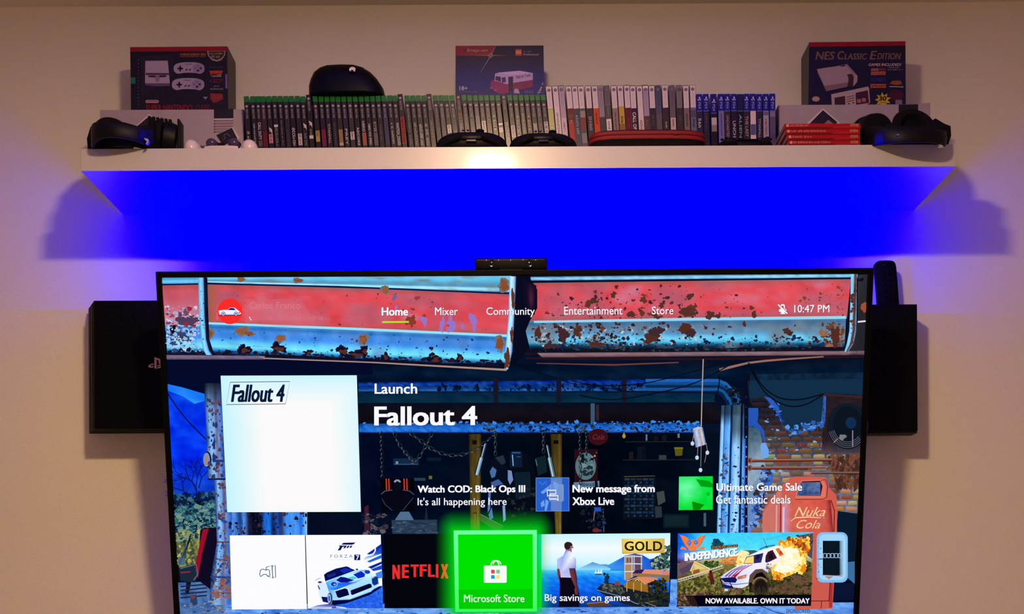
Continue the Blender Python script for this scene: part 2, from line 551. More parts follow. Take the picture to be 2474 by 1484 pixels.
# ---- console cartons standing on them
CY = 2.615
def carton(name, x0, x1, ytop, z0, depth, label, cat, side, art, d=CY, group=None):
    p0, p1 = at(x0, ytop[0], d), at(x1, ytop[1], d)
    z1 = (p0.z + p1.z) / 2
    t = thing(name, ((p0.x + p1.x) / 2, d + depth / 2, z0), label, cat, group)
    m = M['carton_' + side]
    b = MB(); b.box(p0.x, p1.x, d, d + depth, z0, z1, bev=0.0008, seg=1); b.build('carton', m, t)
    a = Art(face_map(d)); art(a); a.build('front_print', t, M['print'])
    return t, p0, p1, z1
M['carton_left'] = principled('carton_side_left', (70, 60, 52), 0.5, var=0.2, scale=14)
M['carton_right'] = principled('carton_side_right', (62, 62, 58), 0.5, var=0.2, scale=14)
M['carton_mid'] = principled('carton_side_mid', (40, 30, 44), 0.5, var=0.1, scale=14)

INK = (14, 10, 24)
def art_snes(a):
    a.T = (8.48, 300, 100)
    a.poly([(122, 122), (2100, 104), (2135, 1400), (145, 1400)], INK, 0)
    a.poly([(122, 122), (2104, 104), (2102, 200), (125, 212)], (150, 10, 14), 1)
    a.poly([(340, 300), (1000, 295), (1010, 700), (345, 1150)], (28, 22, 40), 1)
    for k in range(14): a.rect(284, 380 + 70 * k, 300, 398 + 70 * k, (120, 110, 110), 1)
    a.poly([(1120, 235), (1690, 225), (1690, 325), (1125, 335)], (70, 10, 12), 1)
    a.scribble((1160, 250, 1670, 285), (190, 140, 60), 2, 3, n=14)
    a.scribble((1160, 298, 1670, 322), (150, 110, 60), 2, 4, n=20)
    a.poly([(1700, 205), (2080, 200), (2060, 300), (1990, 390), (1900, 415), (1800, 390), (1720, 300)], (168, 152, 128), 2)
    a.poly([(1725, 212), (2060, 208), (2040, 300), (1980, 360), (1900, 385), (1810, 360), (1745, 300)], (52, 40, 40), 3)
    a.scribble((1750, 240, 2030, 270), (190, 160, 60), 4, 5, n=9)
    a.scribble((1790, 290, 2000, 340), (170, 150, 110), 4, 6, n=5)
    # console picture
    a.poly([(435, 402), (895, 398), (938, 860), (430, 862)], (178, 158, 184), 2)
    a.poly([(430, 862), (938, 860), (940, 915), (700, 925), (450, 905)], (96, 74, 118), 2)
    a.poly([(440, 650), (920, 655), (920, 690), (445, 690)], (66, 46, 88), 3)
    a.poly([(490, 700), (870, 695), (860, 735), (640, 745), (500, 735)], (52, 34, 76), 3)
    a.poly([(640, 690), (720, 690), (725, 830), (645, 830)], (140, 118, 150), 4)
    for dy in (0, 1):
        oy, ox, sc = (0, 0, 1.0) if dy == 0 else (330, -20, 1.05)
        pts = []
        cx, cy = 1330 + ox, 560 + oy
        for k in range(40):
            t = 2 * math.pi * k / 40
            x, y = math.cos(t), math.sin(t)
            px_ = cx + 315 * sc * (abs(x) ** .75) * (1 if x > 0 else -1)
            py_ = cy + 130 * sc * (abs(y) ** .7) * (1 if y > 0 else -1)
            if y > 0: py_ -= 45 * sc * max(0, 1 - (x / .62) ** 2)
            pts.append((px_, py_))
        a.poly(pts, (170, 152, 184), 2)
        for (w_, h_) in ((58, 18), (18, 58)): a.rect(cx - 180 - w_, cy - h_, cx - 180 + w_, cy + h_, (52, 34, 66), 3)
        for q_ in (-50, 20): a.line([(cx + q_ - 22, cy + 38), (cx + q_ + 22, cy + 12)], 26, (60, 42, 74), 3)
        a.ell(cx + 185, cy - 5, 118, 105, (150, 132, 170), 3)
        a.ell(cx + 185, cy + 42, 26, 24, (50, 36, 70), 4); a.ell(cx + 240, cy - 5, 26, 24, (50, 36, 90), 4)
        a.ell(cx + 130, cy - 8, 26, 24, (120, 104, 140), 4); a.ell(cx + 185, cy - 55, 26, 24, (120, 104, 160), 4)
        a.scribble((cx - 80, cy - 100, cx + 60, cy - 78), (110, 80, 110), 4, 8, n=8)
    a.rrect(440, 1205, 708, 1265, 28, (222, 190, 190), 2)
    a.rrect(452, 1214, 696, 1256, 22, (150, 40, 50), 3); a.text('Nintendo', (475, 1222, 675, 1250), (230, 200, 200), 4, bold=.01)
    a.text('SUPER NINTENDO', (450, 1300, 1400, 1440), (150, 8, 20), 2, bold=.02)
    a.text('CLASSIC', (1480, 1300, 1760, 1440), (120, 6, 26), 2, bold=.01)
    a.poly([(1615, 1140), (1715, 1140), (1668, 1195)], (150, 140, 150), 2)
    for (x0, y0, x1, y1, c, n_) in ((1740, 520, 2030, 540, (90, 88, 96), 10), (1790, 660, 1990, 730, (190, 180, 180), 6), (1760, 790, 2030, 830, (130, 70, 60), 7), (1830, 905, 1960, 935, (150, 130, 120), 5), (1760, 960, 2030, 995, (150, 140, 150), 9), (1890, 1250, 2070, 1262, (150, 50, 50), 12)):
        a.scribble((x0, y0, x1, y1), c, 2, x0 + y0, n=n_)
    a.poly([(1740, 605), (2030, 600), (2010, 660), (1780, 720), (1760, 660)], (170, 40, 26), 2)
    a.scribble((1770, 612, 2010, 645), (210, 120, 60), 3, 9, n=7)
    a.poly([(1765, 780), (2030, 775), (1960, 850), (1820, 850)], (96, 36, 40), 2)
    a.poly([(1765, 1065), (2020, 1080), (2030, 1190), (1830, 1270), (1770, 1180)], (140, 40, 36), 2)
    a.scribble((1800, 1110, 2000, 1170), (180, 70, 50), 3, 11, n=4)
    a.poly([(2072, 675), (2112, 673), (2118, 965), (2078, 968)], (120, 92, 170), 2)
    a.rrect(138, 738, 232, 872, 20, (10, 120, 96), 2)
snes, p0, p1, sz1 = carton('console_carton', 315, 550, (113.5, 112), PZ1, 0.075, 'dark console carton with red top edge and two gamepads pictured, on the left pale box', 'box', 'left', art_snes, group='console cartons on the pale boxes')

def art_nes(a):
    a.T = (8.245, 1920, 90)
    a.poly([(288, 102), (2206, 82), (2206, 1360), (270, 1360)], (16, 10, 50), 0)
    a.poly([(288, 102), (2208, 82), (2206, 168), (288, 196)], (152, 10, 14), 1)
    a.poly([(290, 200), (2206, 172), (2206, 700), (290, 500)], [(16, 12, 40), (14, 12, 26), (22, 16, 60), (20, 14, 52)], 1)
    G = (124, 96, 84)
    a.text('NES', (400, 285, 800, 455), (64, 40, 44), 2, bold=.06, shear=.2)
    a.text('NES', (412, 290, 795, 450), G, 3, bold=.03, shear=.2)
    a.text('C', (850, 280, 985, 450), G, 3, bold=.03, shear=.2); a.text('LASSIC', (985, 325, 1440, 448), G, 3, bold=.03, shear=.2)
    a.text('E', (1490, 275, 1640, 448), G, 3, bold=.03, shear=.2); a.text('DITION', (1640, 318, 2115, 446), G, 3, bold=.03, shear=.2)
    a.text('GAMES INCLUDED!', (1470, 522, 2120, 578), (206, 186, 190), 3, bold=.03, shear=.25)
    a.scribble((1860, 598, 2080, 620), (170, 150, 160), 3, 3, n=9); a.scribble((1850, 640, 2170, 662), (170, 150, 160), 3, 5, n=14)
    # console picture
    a.poly([(440, 640), (820, 580), (1040, 535), (1250, 770), (1245, 880), (1190, 960), (625, 1080), (590, 960)], (150, 128, 142), 2)
    a.poly([(440, 640), (620, 610), (1010, 560), (1160, 730), (1065, 900), (590, 975)], (172, 148, 160), 3)
    a.poly([(440, 640), (590, 975), (625, 1080), (540, 900), (455, 720)], (112, 92, 108), 3)
    a.poly([(590, 975), (1065, 905), (1050, 990), (625, 1080)], (134, 104, 116), 4)
    a.poly([(1035, 750), (1140, 732), (1175, 790), (1160, 985), (1040, 1000), (1065, 900), (1065, 800)], (60, 30, 40), 5)
    a.poly([(1140, 732), (1250, 770), (1240, 900), (1160, 985)], (176, 152, 158), 3)
    a.poly([(890, 575), (1000, 548), (1010, 580), (930, 592)], (60, 40, 54), 4)
    # gamepad picture
    a.poly([(725, 1140), (1455, 985), (1478, 1005), (1500, 1310), (1400, 1360), (740, 1360)], (186, 164, 168), 2)
    a.poly([(790, 1210), (1000, 1172), (1010, 1360), (795, 1360)], (58, 26, 46), 3)
    a.poly([(1210, 1112), (1455, 1060), (1478, 1310), (1220, 1350)], (66, 20, 52), 3)
    for k in range(3): a.line([(1030, 1200 + 45 * k), (1190, 1165 + 45 * k)], 20, (120, 96, 110), 3)
    a.poly([(1020, 1310), (1200, 1270), (1205, 1350), (1025, 1360)], (190, 166, 172), 4)
    for k in range(2):
        a.ell(1075 + 90 * k, 1330 - 20 * k, 24, 12, (70, 40, 60), 5)
        a.rrect(1240 + 95 * k, 1235 - 20 * k, 1318 + 95 * k, 1312 - 20 * k, 16, (176, 108, 104), 4)
    a.ell(420, 1232, 78, 52, (196, 158, 136), 2); a.ring(420, 1232, 64, 42, 6, (150, 116, 100), 3)
    # game logos
    for k, (x0, y0, x1, y1, c) in enumerate(((1520, 625, 1665, 675, (190, 104, 84)), (1672, 618, 1812, 670, (120, 24, 20)), (1518, 690, 1665, 755, (196, 116, 92)), (1672, 685, 1808, 752, (190, 110, 90)))):
        a.rect(x0, y0, x1, y1, c, 2); a.scribble((x0 + 12, y0 + 12, x1 - 12, y1 - 12), (150, 60, 50), 3, k, n=4)
    a.text('DONKEY', (1520, 812, 1812, 882), (58, 50, 160), 3, bold=.02)
    a.rect(1508, 935, 1815, 1012, (186, 96, 48), 2); a.scribble((1525, 950, 1800, 998), (110, 40, 30), 3, 8, n=6)
    a.poly([(1890, 930), (1940, 870), (2110, 865), (2140, 940), (2020, 960)], (150, 74, 22), 2)
    a.scribble((1930, 885, 2120, 935), (196, 120, 40), 3, 9, n=5)
    a.line([(1885, 985), (2150, 995)], 14, (190, 200, 190), 3); a.poly([(2130, 975), (2172, 995), (2130, 1012)], (180, 200, 200), 3)
    a.ell(2020, 1160, 150, 110, (70, 10, 40), 1)
    st = []
    for k in range(18):
        r_ = 165 if k % 2 == 0 else 95
        t_ = R(-97 + 20 * k); st.append((1755 + r_ * math.cos(t_), 1255 + r_ * .95 * math.sin(t_)))
    a.poly(st, (214, 178, 28), 4)
    a.text('30', (1670, 1180, 1825, 1270), (16, 12, 20), 5, bold=.06, shear=.15)
    a.scribble((1690, 1290, 1820, 1312), (120, 96, 20), 5, 4, n=7)
    a.rect(2005, 1250, 2140, 1340, (136, 110, 150), 2)
nes, p0, p1, nz1 = carton('console_carton', 1955, 2188, (102, 100), PZ2, 0.075, 'dark blue console carton with red top edge and yellow starburst, on the right pale box', 'box', 'right', art_nes, group='console cartons on the pale boxes')

# ---- game cases
CASE_Y = 2.55
PXM = CASE_Y / F                 # metres per photo pixel on the spines
ORD = ['first', 'second', 'third', 'fourth', 'fifth', 'sixth', 'seventh', 'eighth', 'ninth', 'tenth', 'eleventh', 'twelfth', 'thirteenth', 'fourteenth', 'fifteenth',
       'sixteenth', 'seventeenth', 'eighteenth', 'nineteenth', 'twentieth', 'twenty-first', 'twenty-second', 'twenty-third', 'twenty-fourth', 'twenty-fifth', 'twenty-sixth', 'twenty-seventh']
_shared = {}
def shared_mesh(key, make):
    if key not in _shared: _shared[key] = make()
    return _shared[key]
def box_mesh(name, *a, mat, bev=0.0006):
    b = MB(); b.box(*a, bev=bev, seg=1)
    me = bpy.data.meshes.new(name); b.bm.to_mesh(me); b.bm.free(); me.materials.append(mat); return me
def put(name, me, parent):
    o = bpy.data.objects.new(name, me); COL.objects.link(o); o.parent = parent; return o
def game_case(xpx, ytop, T_, H, D, lean, label, group, body, band, art):
    """a case standing on the shelf, spine to the room; band = (mesh material, height) of the coloured plastic strip on top"""
    ztop = at(xpx, ytop, CASE_Y).z
    xt = at(xpx, ytop + 20, CASE_Y).x
    al = -R(lean)
    H = (ztop - ST) / math.cos(al) - 0.0006
    base = Vector((xt - math.sin(al) * (H - 20 * PXM), CASE_Y, ST + abs(math.sin(al)) * T_ / 2 + 0.0001))
    t = thing('game_case', base, label, 'game case', group)
    t.rotation_euler = (0, al, 0)
    hb = band[1]
    me = shared_mesh(('shell', body.name, round(H, 3), T_), lambda: box_mesh('case_shell', -T_ / 2, T_ / 2, 0, D, 0, H - hb, mat=body))
    put('case_shell', me, t)
    if hb > 0:
        me = shared_mesh(('band', band[0].name, round(H, 3), T_), lambda: box_mesh('top_band', -T_ / 2, T_ / 2, 0, D, H - hb, H, mat=band[0]))
        put('top_band', me, t)
    # sleeve print on the spine: x in px from the spine's middle, y in px down from the case top
    a = Art(lambda x, y, l: Vector((x * PXM, -0.0003 - 0.00012 * l, H - y * PXM)))
    art(a, H / PXM)
    a.build('spine_print', t, M['spine'], org=Vector((0, 0, 0)))
    return t

def disc_logo(a, y, r, c, c2):
    a.ell(0, y, r, r, c, 2, n=18); a.line([(-r * .6, y - r * .6), (0, y), (r * .6, y - r * .6)], .8, c2, 3); a.line([(-r * .5, y + r * .6), (0, y + r * .1), (r * .5, y + r * .6)], .7, c2, 3)

def spine_dark(a, Hp, spec, tall=False, rnd=None):
    base = tuple(int(c * .82) for c in spec.get('base', (46, 38, 52)))
    hw = 5.2
    y0 = 1 if tall else 17
    a.rect(-hw, y0, hw, Hp - 1, base, 0)
    dy = 10 if tall else 25
    disc_logo(a, dy, 2.9, (196, 184, 190), (90, 80, 92))
    a.rect(-2.9, dy + 4.5, 2.9, dy + 31, tuple(min(255, int(x * 1.35)) for x in base), 1)
    a.text('XBOX ONE', (-2.1, dy + 6, 2.1, dy + 29), (168, 156, 162), 2, bold=.01, rot=90)
    for q_, op in enumerate(spec.get('ops', ())):
        k = op[0]
        if k == 'b': a.rect(-hw + .5, op[1], hw - .5, op[2], op[3], 1.4 + .4 * q_)
        elif k == 't': a.text(op[1], (-op[5] if len(op) > 5 else -3.2, op[2], op[5] if len(op) > 5 else 3.2, op[3]), op[4], 3, bold=.03, rot=90)
        elif k == 's': a.scribble((-op[4] if len(op) > 4 else -2.2, op[1], op[4] if len(op) > 4 else 2.2, op[2]), op[3], 3, op[1], 90, n=op[5] if len(op) > 5 else 8)
        elif k == 'f':   # slanted racing flag logo
            y = op[1]
            a.poly([(-3.5, y - 3), (3.8, y + 3), (3.8, y + 15), (1.5, y + 9), (-2, y + 8)], (214, 200, 206), 3)
            a.poly([(-2.6, y + 3), (1.2, y + 6), (1.2, y + 7.2), (-2.6, y + 4.2)], base, 4)
W_ = (206, 194, 198); G_ = (140, 128, 136)
X1 = [595.6, 611, 623.6, 635.8, 649.4, 663.3, 677, 691, 704.4, 719, 732.5, 746.2, 762, 776.4, 790.3, 804, 817.4, 831.2, 845.2, 859.2, 873.4, 887.3, 901, 914.6, 928, 942, 955, 968,
      984, 997.7, 1011, 1024.7, 1037.5, 1052.5, 1066, 1079.2, 1093, 1108.2, 1122, 1136, 1150, 1163.4, 1176.6, 1190, 1203.8, 1218, 1232.8, 1246.6, 1260, 1273.6, 1287, 1300.2, 1313.6]
NOBAND = {11, 27, 32, 37, 45}
SP = {
 0: dict(ops=[('s', 86, 112, W_, 2.6, 4)], d='short white squiggle low down'),
 1: dict(ops=[('s', 66, 121, W_, 1.6, 9)], d='thin white slanted lettering'),
 2: dict(ops=[('t', 'CALL DUTY', 64, 106, W_, 3.4), ('b', 108, 122, (92, 80, 84))], d='bold white lettering over a grey foot'),
 3: dict(base=(66, 48, 62), ops=[('b', 86, 122, (110, 16, 38))], d='maroon lower half'),
 4: dict(ops=[('f', 78), ('b', 92, 114, (196, 130, 150)), ('s', 94, 112, (110, 30, 50), 2, 5)], d='flag logo over a pink label'),
 5: dict(ops=[('b', 70, 76, W_), ('s', 78, 121, (150, 136, 142), 2.8, 10)], d='small white block above grey lettering'),
 6: dict(base=(38, 36, 58), ops=[('s', 60, 121, (150, 142, 156), 1.2, 16)], d='widely spaced tiny pale letters'),
 7: dict(base=(58, 52, 64), ops=[('s', 82, 120, (84, 76, 92), 1.6, 8)], d='plain dark grey face'),
 8: dict(base=(36, 28, 58), ops=[('s', 78, 121, W_, 3.0, 8)], d='heavy white lettering on violet'),
 9: dict(ops=[('b', 92, 120, (196, 182, 186)), ('s', 94, 118, (90, 70, 80), 2.2, 6)], d='pale block near the foot'),
 10: dict(ops=[('f', 68), ('s', 90, 121, (140, 128, 132), 2.6, 7)], d='flag logo above grey letters'),
 11: dict(base=(46, 36, 44), ops=[('f', 66), ('s', 84, 98, (170, 158, 160), 2.2, 5), ('b', 99, 107, W_)], d='white flag logo'),
 12: dict(ops=[('b', 84, 111, (170, 150, 84)), ('s', 86, 98, (110, 90, 40), 3, 4)], d='olive yellow block'),
 13: dict(base=(40, 32, 56), ops=[('b', 82, 122, (120, 20, 62))], d='magenta lower half'),
 14: dict(ops=[('t', 'TITANFALL', 68, 116, (176, 164, 168), 2.6)], d='tall thin grey capitals'),
 15: dict(base=(40, 36, 60), ops=[('s', 66, 120, (110, 100, 120), 1.4, 10)], d='faint thin grey lettering'),
 16: dict(base=(60, 50, 58), ops=[('b', 82, 121, (146, 112, 74)), ('b', 114, 121, (190, 160, 130))], d='tan lower half'),
 17: dict(base=(46, 44, 66), ops=[('t', 'PREY', 80, 119, (190, 180, 186), 2.6)], d='four wide spaced pale capitals'),
 18: dict(base=(70, 58, 66), ops=[('b', 88, 107, (206, 190, 190)), ('s', 89, 106, (80, 60, 60), 2.2, 4)], d='small white label'),
 19: dict(base=(36, 30, 46), ops=[('t', 'RECORE', 78, 121, W_, 2.4)], d='spaced white capitals on black'),
 20: dict(ops=[('t', 'HERO', 62, 88, (200, 186, 180), 3.0), ('b', 90, 121, (156, 84, 70))], d='pale capitals above orange brown foot'),
 21: dict(ops=[('t', 'NEED FOR SPEED', 70, 121, W_, 2.4)], d='dense white capitals'),
 22: dict(ops=[('t', 'RYSE', 64, 88, (160, 148, 156), 3.2), ('b', 90, 121, (96, 88, 98))], d='grey capitals over a grey foot'),
 23: dict(ops=[('s', 70, 112, (140, 128, 140), 1.0, 12)], d='hair thin grey lettering'),
 24: dict(base=(44, 38, 72), ops=[('b', 52, 121, (60, 52, 92))], d='plain violet face'),
 25: dict(ops=[('s', 68, 121, (196, 184, 190), 2.2, 12)], d='small tight white lettering'),
 26: dict(ops=[('t', 'WATCH_DOGS', 66, 121, W_, 3.6)], d='very bold white capitals'),
 27: dict(base=(54, 40, 46), ops=[('b', 56, 121, (150, 28, 30)), ('s', 60, 118, (96, 8, 14), 3, 9)], d='bright red lower part'),
 28: dict(ops=[('s', 56, 121, (140, 130, 136), 2.4, 12)], d='long grey lettering'),
 29: dict(ops=[('s', 66, 121, (190, 178, 182), 2.6, 10)], d='long white lettering on grey'),
 30: dict(base=(60, 52, 66), ops=[('s', 70, 121, W_, 3.2, 11)], d='heavy blocky white lettering'),
 31: dict(base=(34, 28, 48), ops=[('s', 68, 121, W_, 2.8, 6)], d='broken white brush lettering'),
 32: dict(base=(78, 68, 74), ops=[('s', 66, 108, (160, 148, 152), 1.8, 8)], d='small pale lettering'),
 33: dict(base=(56, 48, 60), ops=[('s', 50, 90, G_, 2.4, 10)], d='grey lettering under a teal top'),
 34: dict(base=(72, 62, 92), ops=[('s', 46, 92, G_, 2.0, 10)], d='blue violet face'),
 35: dict(ops=[('b', 72, 92, (206, 192, 184)), ('s', 74, 90, (120, 90, 90), 2, 4)], d='pale cream block above the gamepad'),
 36: dict(base=(50, 46, 70), ops=[('s', 88, 96, W_, 3, 2)], d='single white mark above the gamepad'),
 37: dict(base=(52, 42, 44), ops=[('b', 48, 54, (120, 40, 20)), ('s', 58, 92, (170, 156, 158), 2.4, 6)], d='black top before the toy box'),
 38: dict(ops=[('s', 56, 92, (176, 160, 160), 2.4, 8)], d='thin warm grey lettering'),
 39: dict(ops=[('s', 60, 92, (150, 138, 150), 2.2, 7)], d='grey lettering behind the gamepad stick'),
 40: dict(base=(76, 68, 82), ops=[('b', 52, 92, (104, 96, 108))], d='smooth grey face'),
 41: dict(ops=[('b', 64, 92, (206, 192, 190)), ('s', 66, 90, (90, 60, 70), 2.4, 6)], d='white label with dark letters'),
 42: dict(base=(70, 54, 66), ops=[('s', 52, 90, G_, 1.8, 8)], d='mauve face'),
 43: dict(ops=[('s', 50, 92, (206, 200, 180), 2.6, 6)], d='sparkling pale dots'),
 44: dict(base=(74, 70, 72), ops=[('b', 70, 74, (240, 236, 220)), ('b', 80, 92, (200, 186, 180)), ('s', 50, 66, G_, 2, 4)], d='bright square and pale block'),
 45: dict(base=(50, 46, 48), ops=[('t', 'ROCK', 72, 118, (170, 158, 156), 3.0)], d='dark top between two gamepads'),
 46: dict(ops=[('b', 76, 104, (190, 176, 178)), ('s', 78, 102, (80, 60, 66), 2.6, 6)], d='pale label near right gamepad'),
 47: dict(base=(84, 74, 80), ops=[('s', 54, 102, W_, 2.4, 8)], d='pale grey face with white lettering'),
 48: dict(ops=[('s', 46, 96, (200, 184, 176), 2.4, 9)], d='warm white lettering'),
 49: dict(base=(64, 52, 60), ops=[('s', 50, 92, (206, 186, 176), 2.0, 6)], d='glinting thin lettering'),
 50: dict(ops=[('b', 70, 94, (130, 120, 126)), ('s', 72, 92, W_, 2.4, 6)], d='grey label with white letters'),
 51: dict(base=(72, 64, 76), ops=[('s', 52, 92, G_, 2.0, 9)], d='ash grey face'),
 52: dict(ops=[('b', 66, 94, (186, 172, 176)), ('s', 68, 92, (70, 50, 60), 2.4, 5)], d='white label with dark letters'),
}
r_ = random.Random(3)
for i, x in enumerate(X1):
    nb = i in NOBAND
    if i < 27: where = ORD[i] + ' from left in long row'
    else: where = ORD[52 - i] + ' left of white cases'
    sp = SP[i]
    lab = ('bandless dark' if nb else 'green-topped') + ' case, ' + sp['d'] + ', ' + where
    yt = 232.5 - 4.5 * (x - 590) / 730 + r_.uniform(-.8, .8) - (3 if nb else 0)
    game_case(x, yt, 0.0113, .157, .115, 3.3 + 2.6 * min(1, i / 36), lab, 'dark green-topped game cases in the long row',
              M['case_dark'], (M['case_green'], 0 if nb else 15 * PXM),
              lambda a, Hp, sp=sp, nb=nb: spine_dark(a, Hp, sp, nb))

def spine_white(a, Hp, sp):
    hw = 6.3
    kind = sp['k']
    hdr = (222, 206, 208) if kind == 'w' else sp.get('h', (150, 138, 148))
    split = sp.get('y', 56)
    a.rect(-hw, 2.5, hw, split, hdr, 0)
    a.rect(-hw, split, hw, Hp - 1, sp['c'], 0)
    disc_logo(a, 11.5, 4.0, sp.get('dc', (104, 88, 88)), (180, 168, 168))
    a.text('XBOX 360', (-2.2, 19, 2.2, 50), tuple(int(x * .9) for x in hdr), 2, rot=90)
    for q_, op in enumerate(sp.get('ops', ())):
        if op[0] == 'b': a.rect(-hw + .4, op[1], hw - .4, op[2], op[3], 1.4 + .4 * q_)
        elif op[0] == 's': a.scribble((-op[4], op[1], op[4], op[2]), op[3], 3, op[1], 90, n=op[5])
        elif op[0] == 't': a.text(op[1], (-op[5], op[2], op[5], op[3]), op[4], 3, bold=.03, rot=90)
XW = [1326.6, 1342.3, 1356.8, 1374.6, 1389.2, 1403.8, 1421.4, 1437.2, 1451.2, 1466.4, 1483.4, 1499, 1514.8, 1529.2, 1545.4, 1559.8, 1575, 1590, 1606.4, 1623.5, 1640.8, 1657.3, 1673.6]
LW = (232, 216, 216)
SW = [
 dict(k='w', c=(176, 184, 96), ops=[('b', 60, 130, (190, 196, 120)), ('s', 92, 106, (240, 240, 190), 2.5, 2)], d='lime green lower part'),
 dict(k='w', c=(212, 194, 202), y=150, ops=[('s', 66, 120, (150, 136, 160), 2.2, 10)], d='all white face with faint lettering'),
 dict(k='g', c=(206, 186, 196), h=(176, 160, 178), y=80, ops=[('s', 90, 112, (140, 110, 130), 1.6, 4)], d='soft lilac face'),
 dict(k='w', c=(104, 26, 26), ops=[('b', 70, 80, (120, 60, 40)), ('b', 88, 140, (170, 34, 36)), ('s', 84, 92, (220, 160, 150), 3, 3)], d='red lower part with a brown picture'),
 dict(k='w', c=(66, 66, 86), ops=[('s', 70, 118, (170, 170, 190), 2.6, 7)], d='slate blue lower part'),
 dict(k='w', c=(80, 84, 92), ops=[('b', 62, 100, (150, 144, 132)), ('b', 78, 108, (128, 62, 52)), ('b', 116, 140, (130, 126, 132))], d='grey lower part with a brick red figure'),
 dict(k='w', c=(58, 38, 50), ops=[('s', 76, 110, (190, 176, 182), 3.4, 5)], d='black lower part with a white scrawl'),
 dict(k='w', c=(206, 74, 30), ops=[('s', 66, 98, (150, 36, 14), 2.2, 7)], d='bright orange lower part'),
 dict(k='g', c=(76, 66, 76), y=78, ops=[('s', 88, 110, (110, 98, 110), 2, 4)], d='dull grey face, dark foot'),
 dict(k='g', c=(92, 84, 84), h=(112, 100, 106), y=50, ops=[('s', 46, 76, (150, 156, 130), 1.2, 6), ('b', 82, 112, LW), ('s', 88, 108, (90, 60, 60), 2.2, 4)], d='shaded face with a white label'),
 dict(k='w', c=(150, 128, 122), ops=[('s', 66, 110, (100, 72, 70), 1.8, 8)], d='dusty brown lower part'),
 dict(k='w', c=(200, 166, 70), y=52, ops=[('s', 76, 92, (90, 66, 30), 3, 4), ('b', 94, 120, (150, 110, 44))], d='golden yellow lower part'),
 dict(k='w', c=(106, 18, 40), ops=[('s', 80, 104, (160, 60, 70), 2.2, 6)], d='wine red lower part'),
 dict(k='w', c=(62, 26, 60), ops=[('t', 'CALL OF', 66, 108, LW, 4.0)], d='purple lower part with bold white capitals'),
 dict(k='w', c=(206, 188, 186), y=140, ops=[('t', 'ASSASSIN', 84, 128, (150, 90, 90), 3.0)], d='white face with red capitals at the foot'),
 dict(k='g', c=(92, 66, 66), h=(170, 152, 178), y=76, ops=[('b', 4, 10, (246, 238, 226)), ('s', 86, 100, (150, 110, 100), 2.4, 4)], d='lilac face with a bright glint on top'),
 dict(k='w', c=(52, 44, 60), ops=[('s', 72, 100, (120, 110, 110), 2.2, 7)], d='dark lower part, dim grey capitals'),
 dict(k='g', c=(96, 90, 104), h=(80, 84, 112), y=70, ops=[('s', 76, 100, (130, 124, 130), 2.2, 6)], d='slate blue face from top to foot'),
 dict(k='w', c=(60, 46, 56), ops=[('s', 90, 106, (200, 190, 190), 2.2, 3)], d='charcoal lower part with one pale mark'),
 dict(k='g', c=(200, 180, 184), h=(108, 98, 108), y=80, ops=[('s', 84, 102, (130, 70, 70), 1.6, 5)], d='grey face fading to a white foot'),
 dict(k='g', c=(62, 50, 58), h=(128, 118, 126), y=56, dc=(50, 40, 50), ops=[('s', 74, 96, (110, 96, 100), 3.0, 3)], d='grey top with black disc logo'),
 dict(k='w', c=(130, 108, 108), ops=[('s', 70, 100, (90, 66, 70), 2.2, 6)], d='mauve brown lower part'),
 dict(k='w', c=(110, 106, 146), ops=[('b', 62, 80, (84, 80, 110)), ('s', 84, 104, (60, 56, 80), 2.6, 4)], d='blue grey lower part'),
]
for i, (x, sp) in enumerate(zip(XW, SW)):
    lab = 'white case, ' + sp['d'] + ', ' + ORD[i] + ' white one from left'
    game_case(x, 206.3 - 2 * i / 22 + r_.uniform(-.7, .7), 0.0134, .18, .12, 5.0 - 3.2 * i / 22, lab, 'white game cases right of the dark row',
              M['case_clear'], (M['case_olive'], 2.2 * PXM), lambda a, Hp, sp=sp: spine_white(a, Hp, sp))

def spine_blue(a, Hp, sp):
    hw = 6.6
    Y = 41 + sp.get('dy', 0)
    blue = sp.get('h', (26, 32, 150))
    a.rect(-hw, 2, hw, Y, blue, 0)
    a.rect(-hw, Y + 1.2, hw, Hp - 1, sp['c'], 0)
    a.rect(-hw, Y, hw, Y + 1.2, (130, 122, 190), 1)
    y = 12 + sp.get('dy', 0)
    if not sp.get('nologo'):
        wc = (206, 198, 214)
        a.poly([(-.8, y - 5), (2.2, y - 4), (2.2, y + 3), (-.8, y + 4)], wc, 2)      # upright and ellipse mark
        a.ell(0, y + 2.6, 4.6, 1.7, wc, 2, n=16)
        a.text('PS4', (-3, y + 8, 3, y + 24), (150, 146, 200), 2, bold=.02, rot=90)
    for q_, op in enumerate(sp.get('ops', ())):
        if op[0] == 'b': a.rect(-hw + .4, op[1], hw - .4, op[2], op[3], 1.4 + .4 * q_)
        elif op[0] == 's': a.scribble((-op[4], op[1], op[4], op[2]), op[3], 3, op[1], 90, n=op[5])
        elif op[0] == 't': a.text(op[1], (-op[5], op[2], op[5], op[3]), op[4], 3, bold=.02, rot=90)
XB = [1689.7, 1705.6, 1724.2, 1741.9, 1757, 1773, 1788.2, 1803.4, 1819, 1834.4, 1850.2, 1866.2]
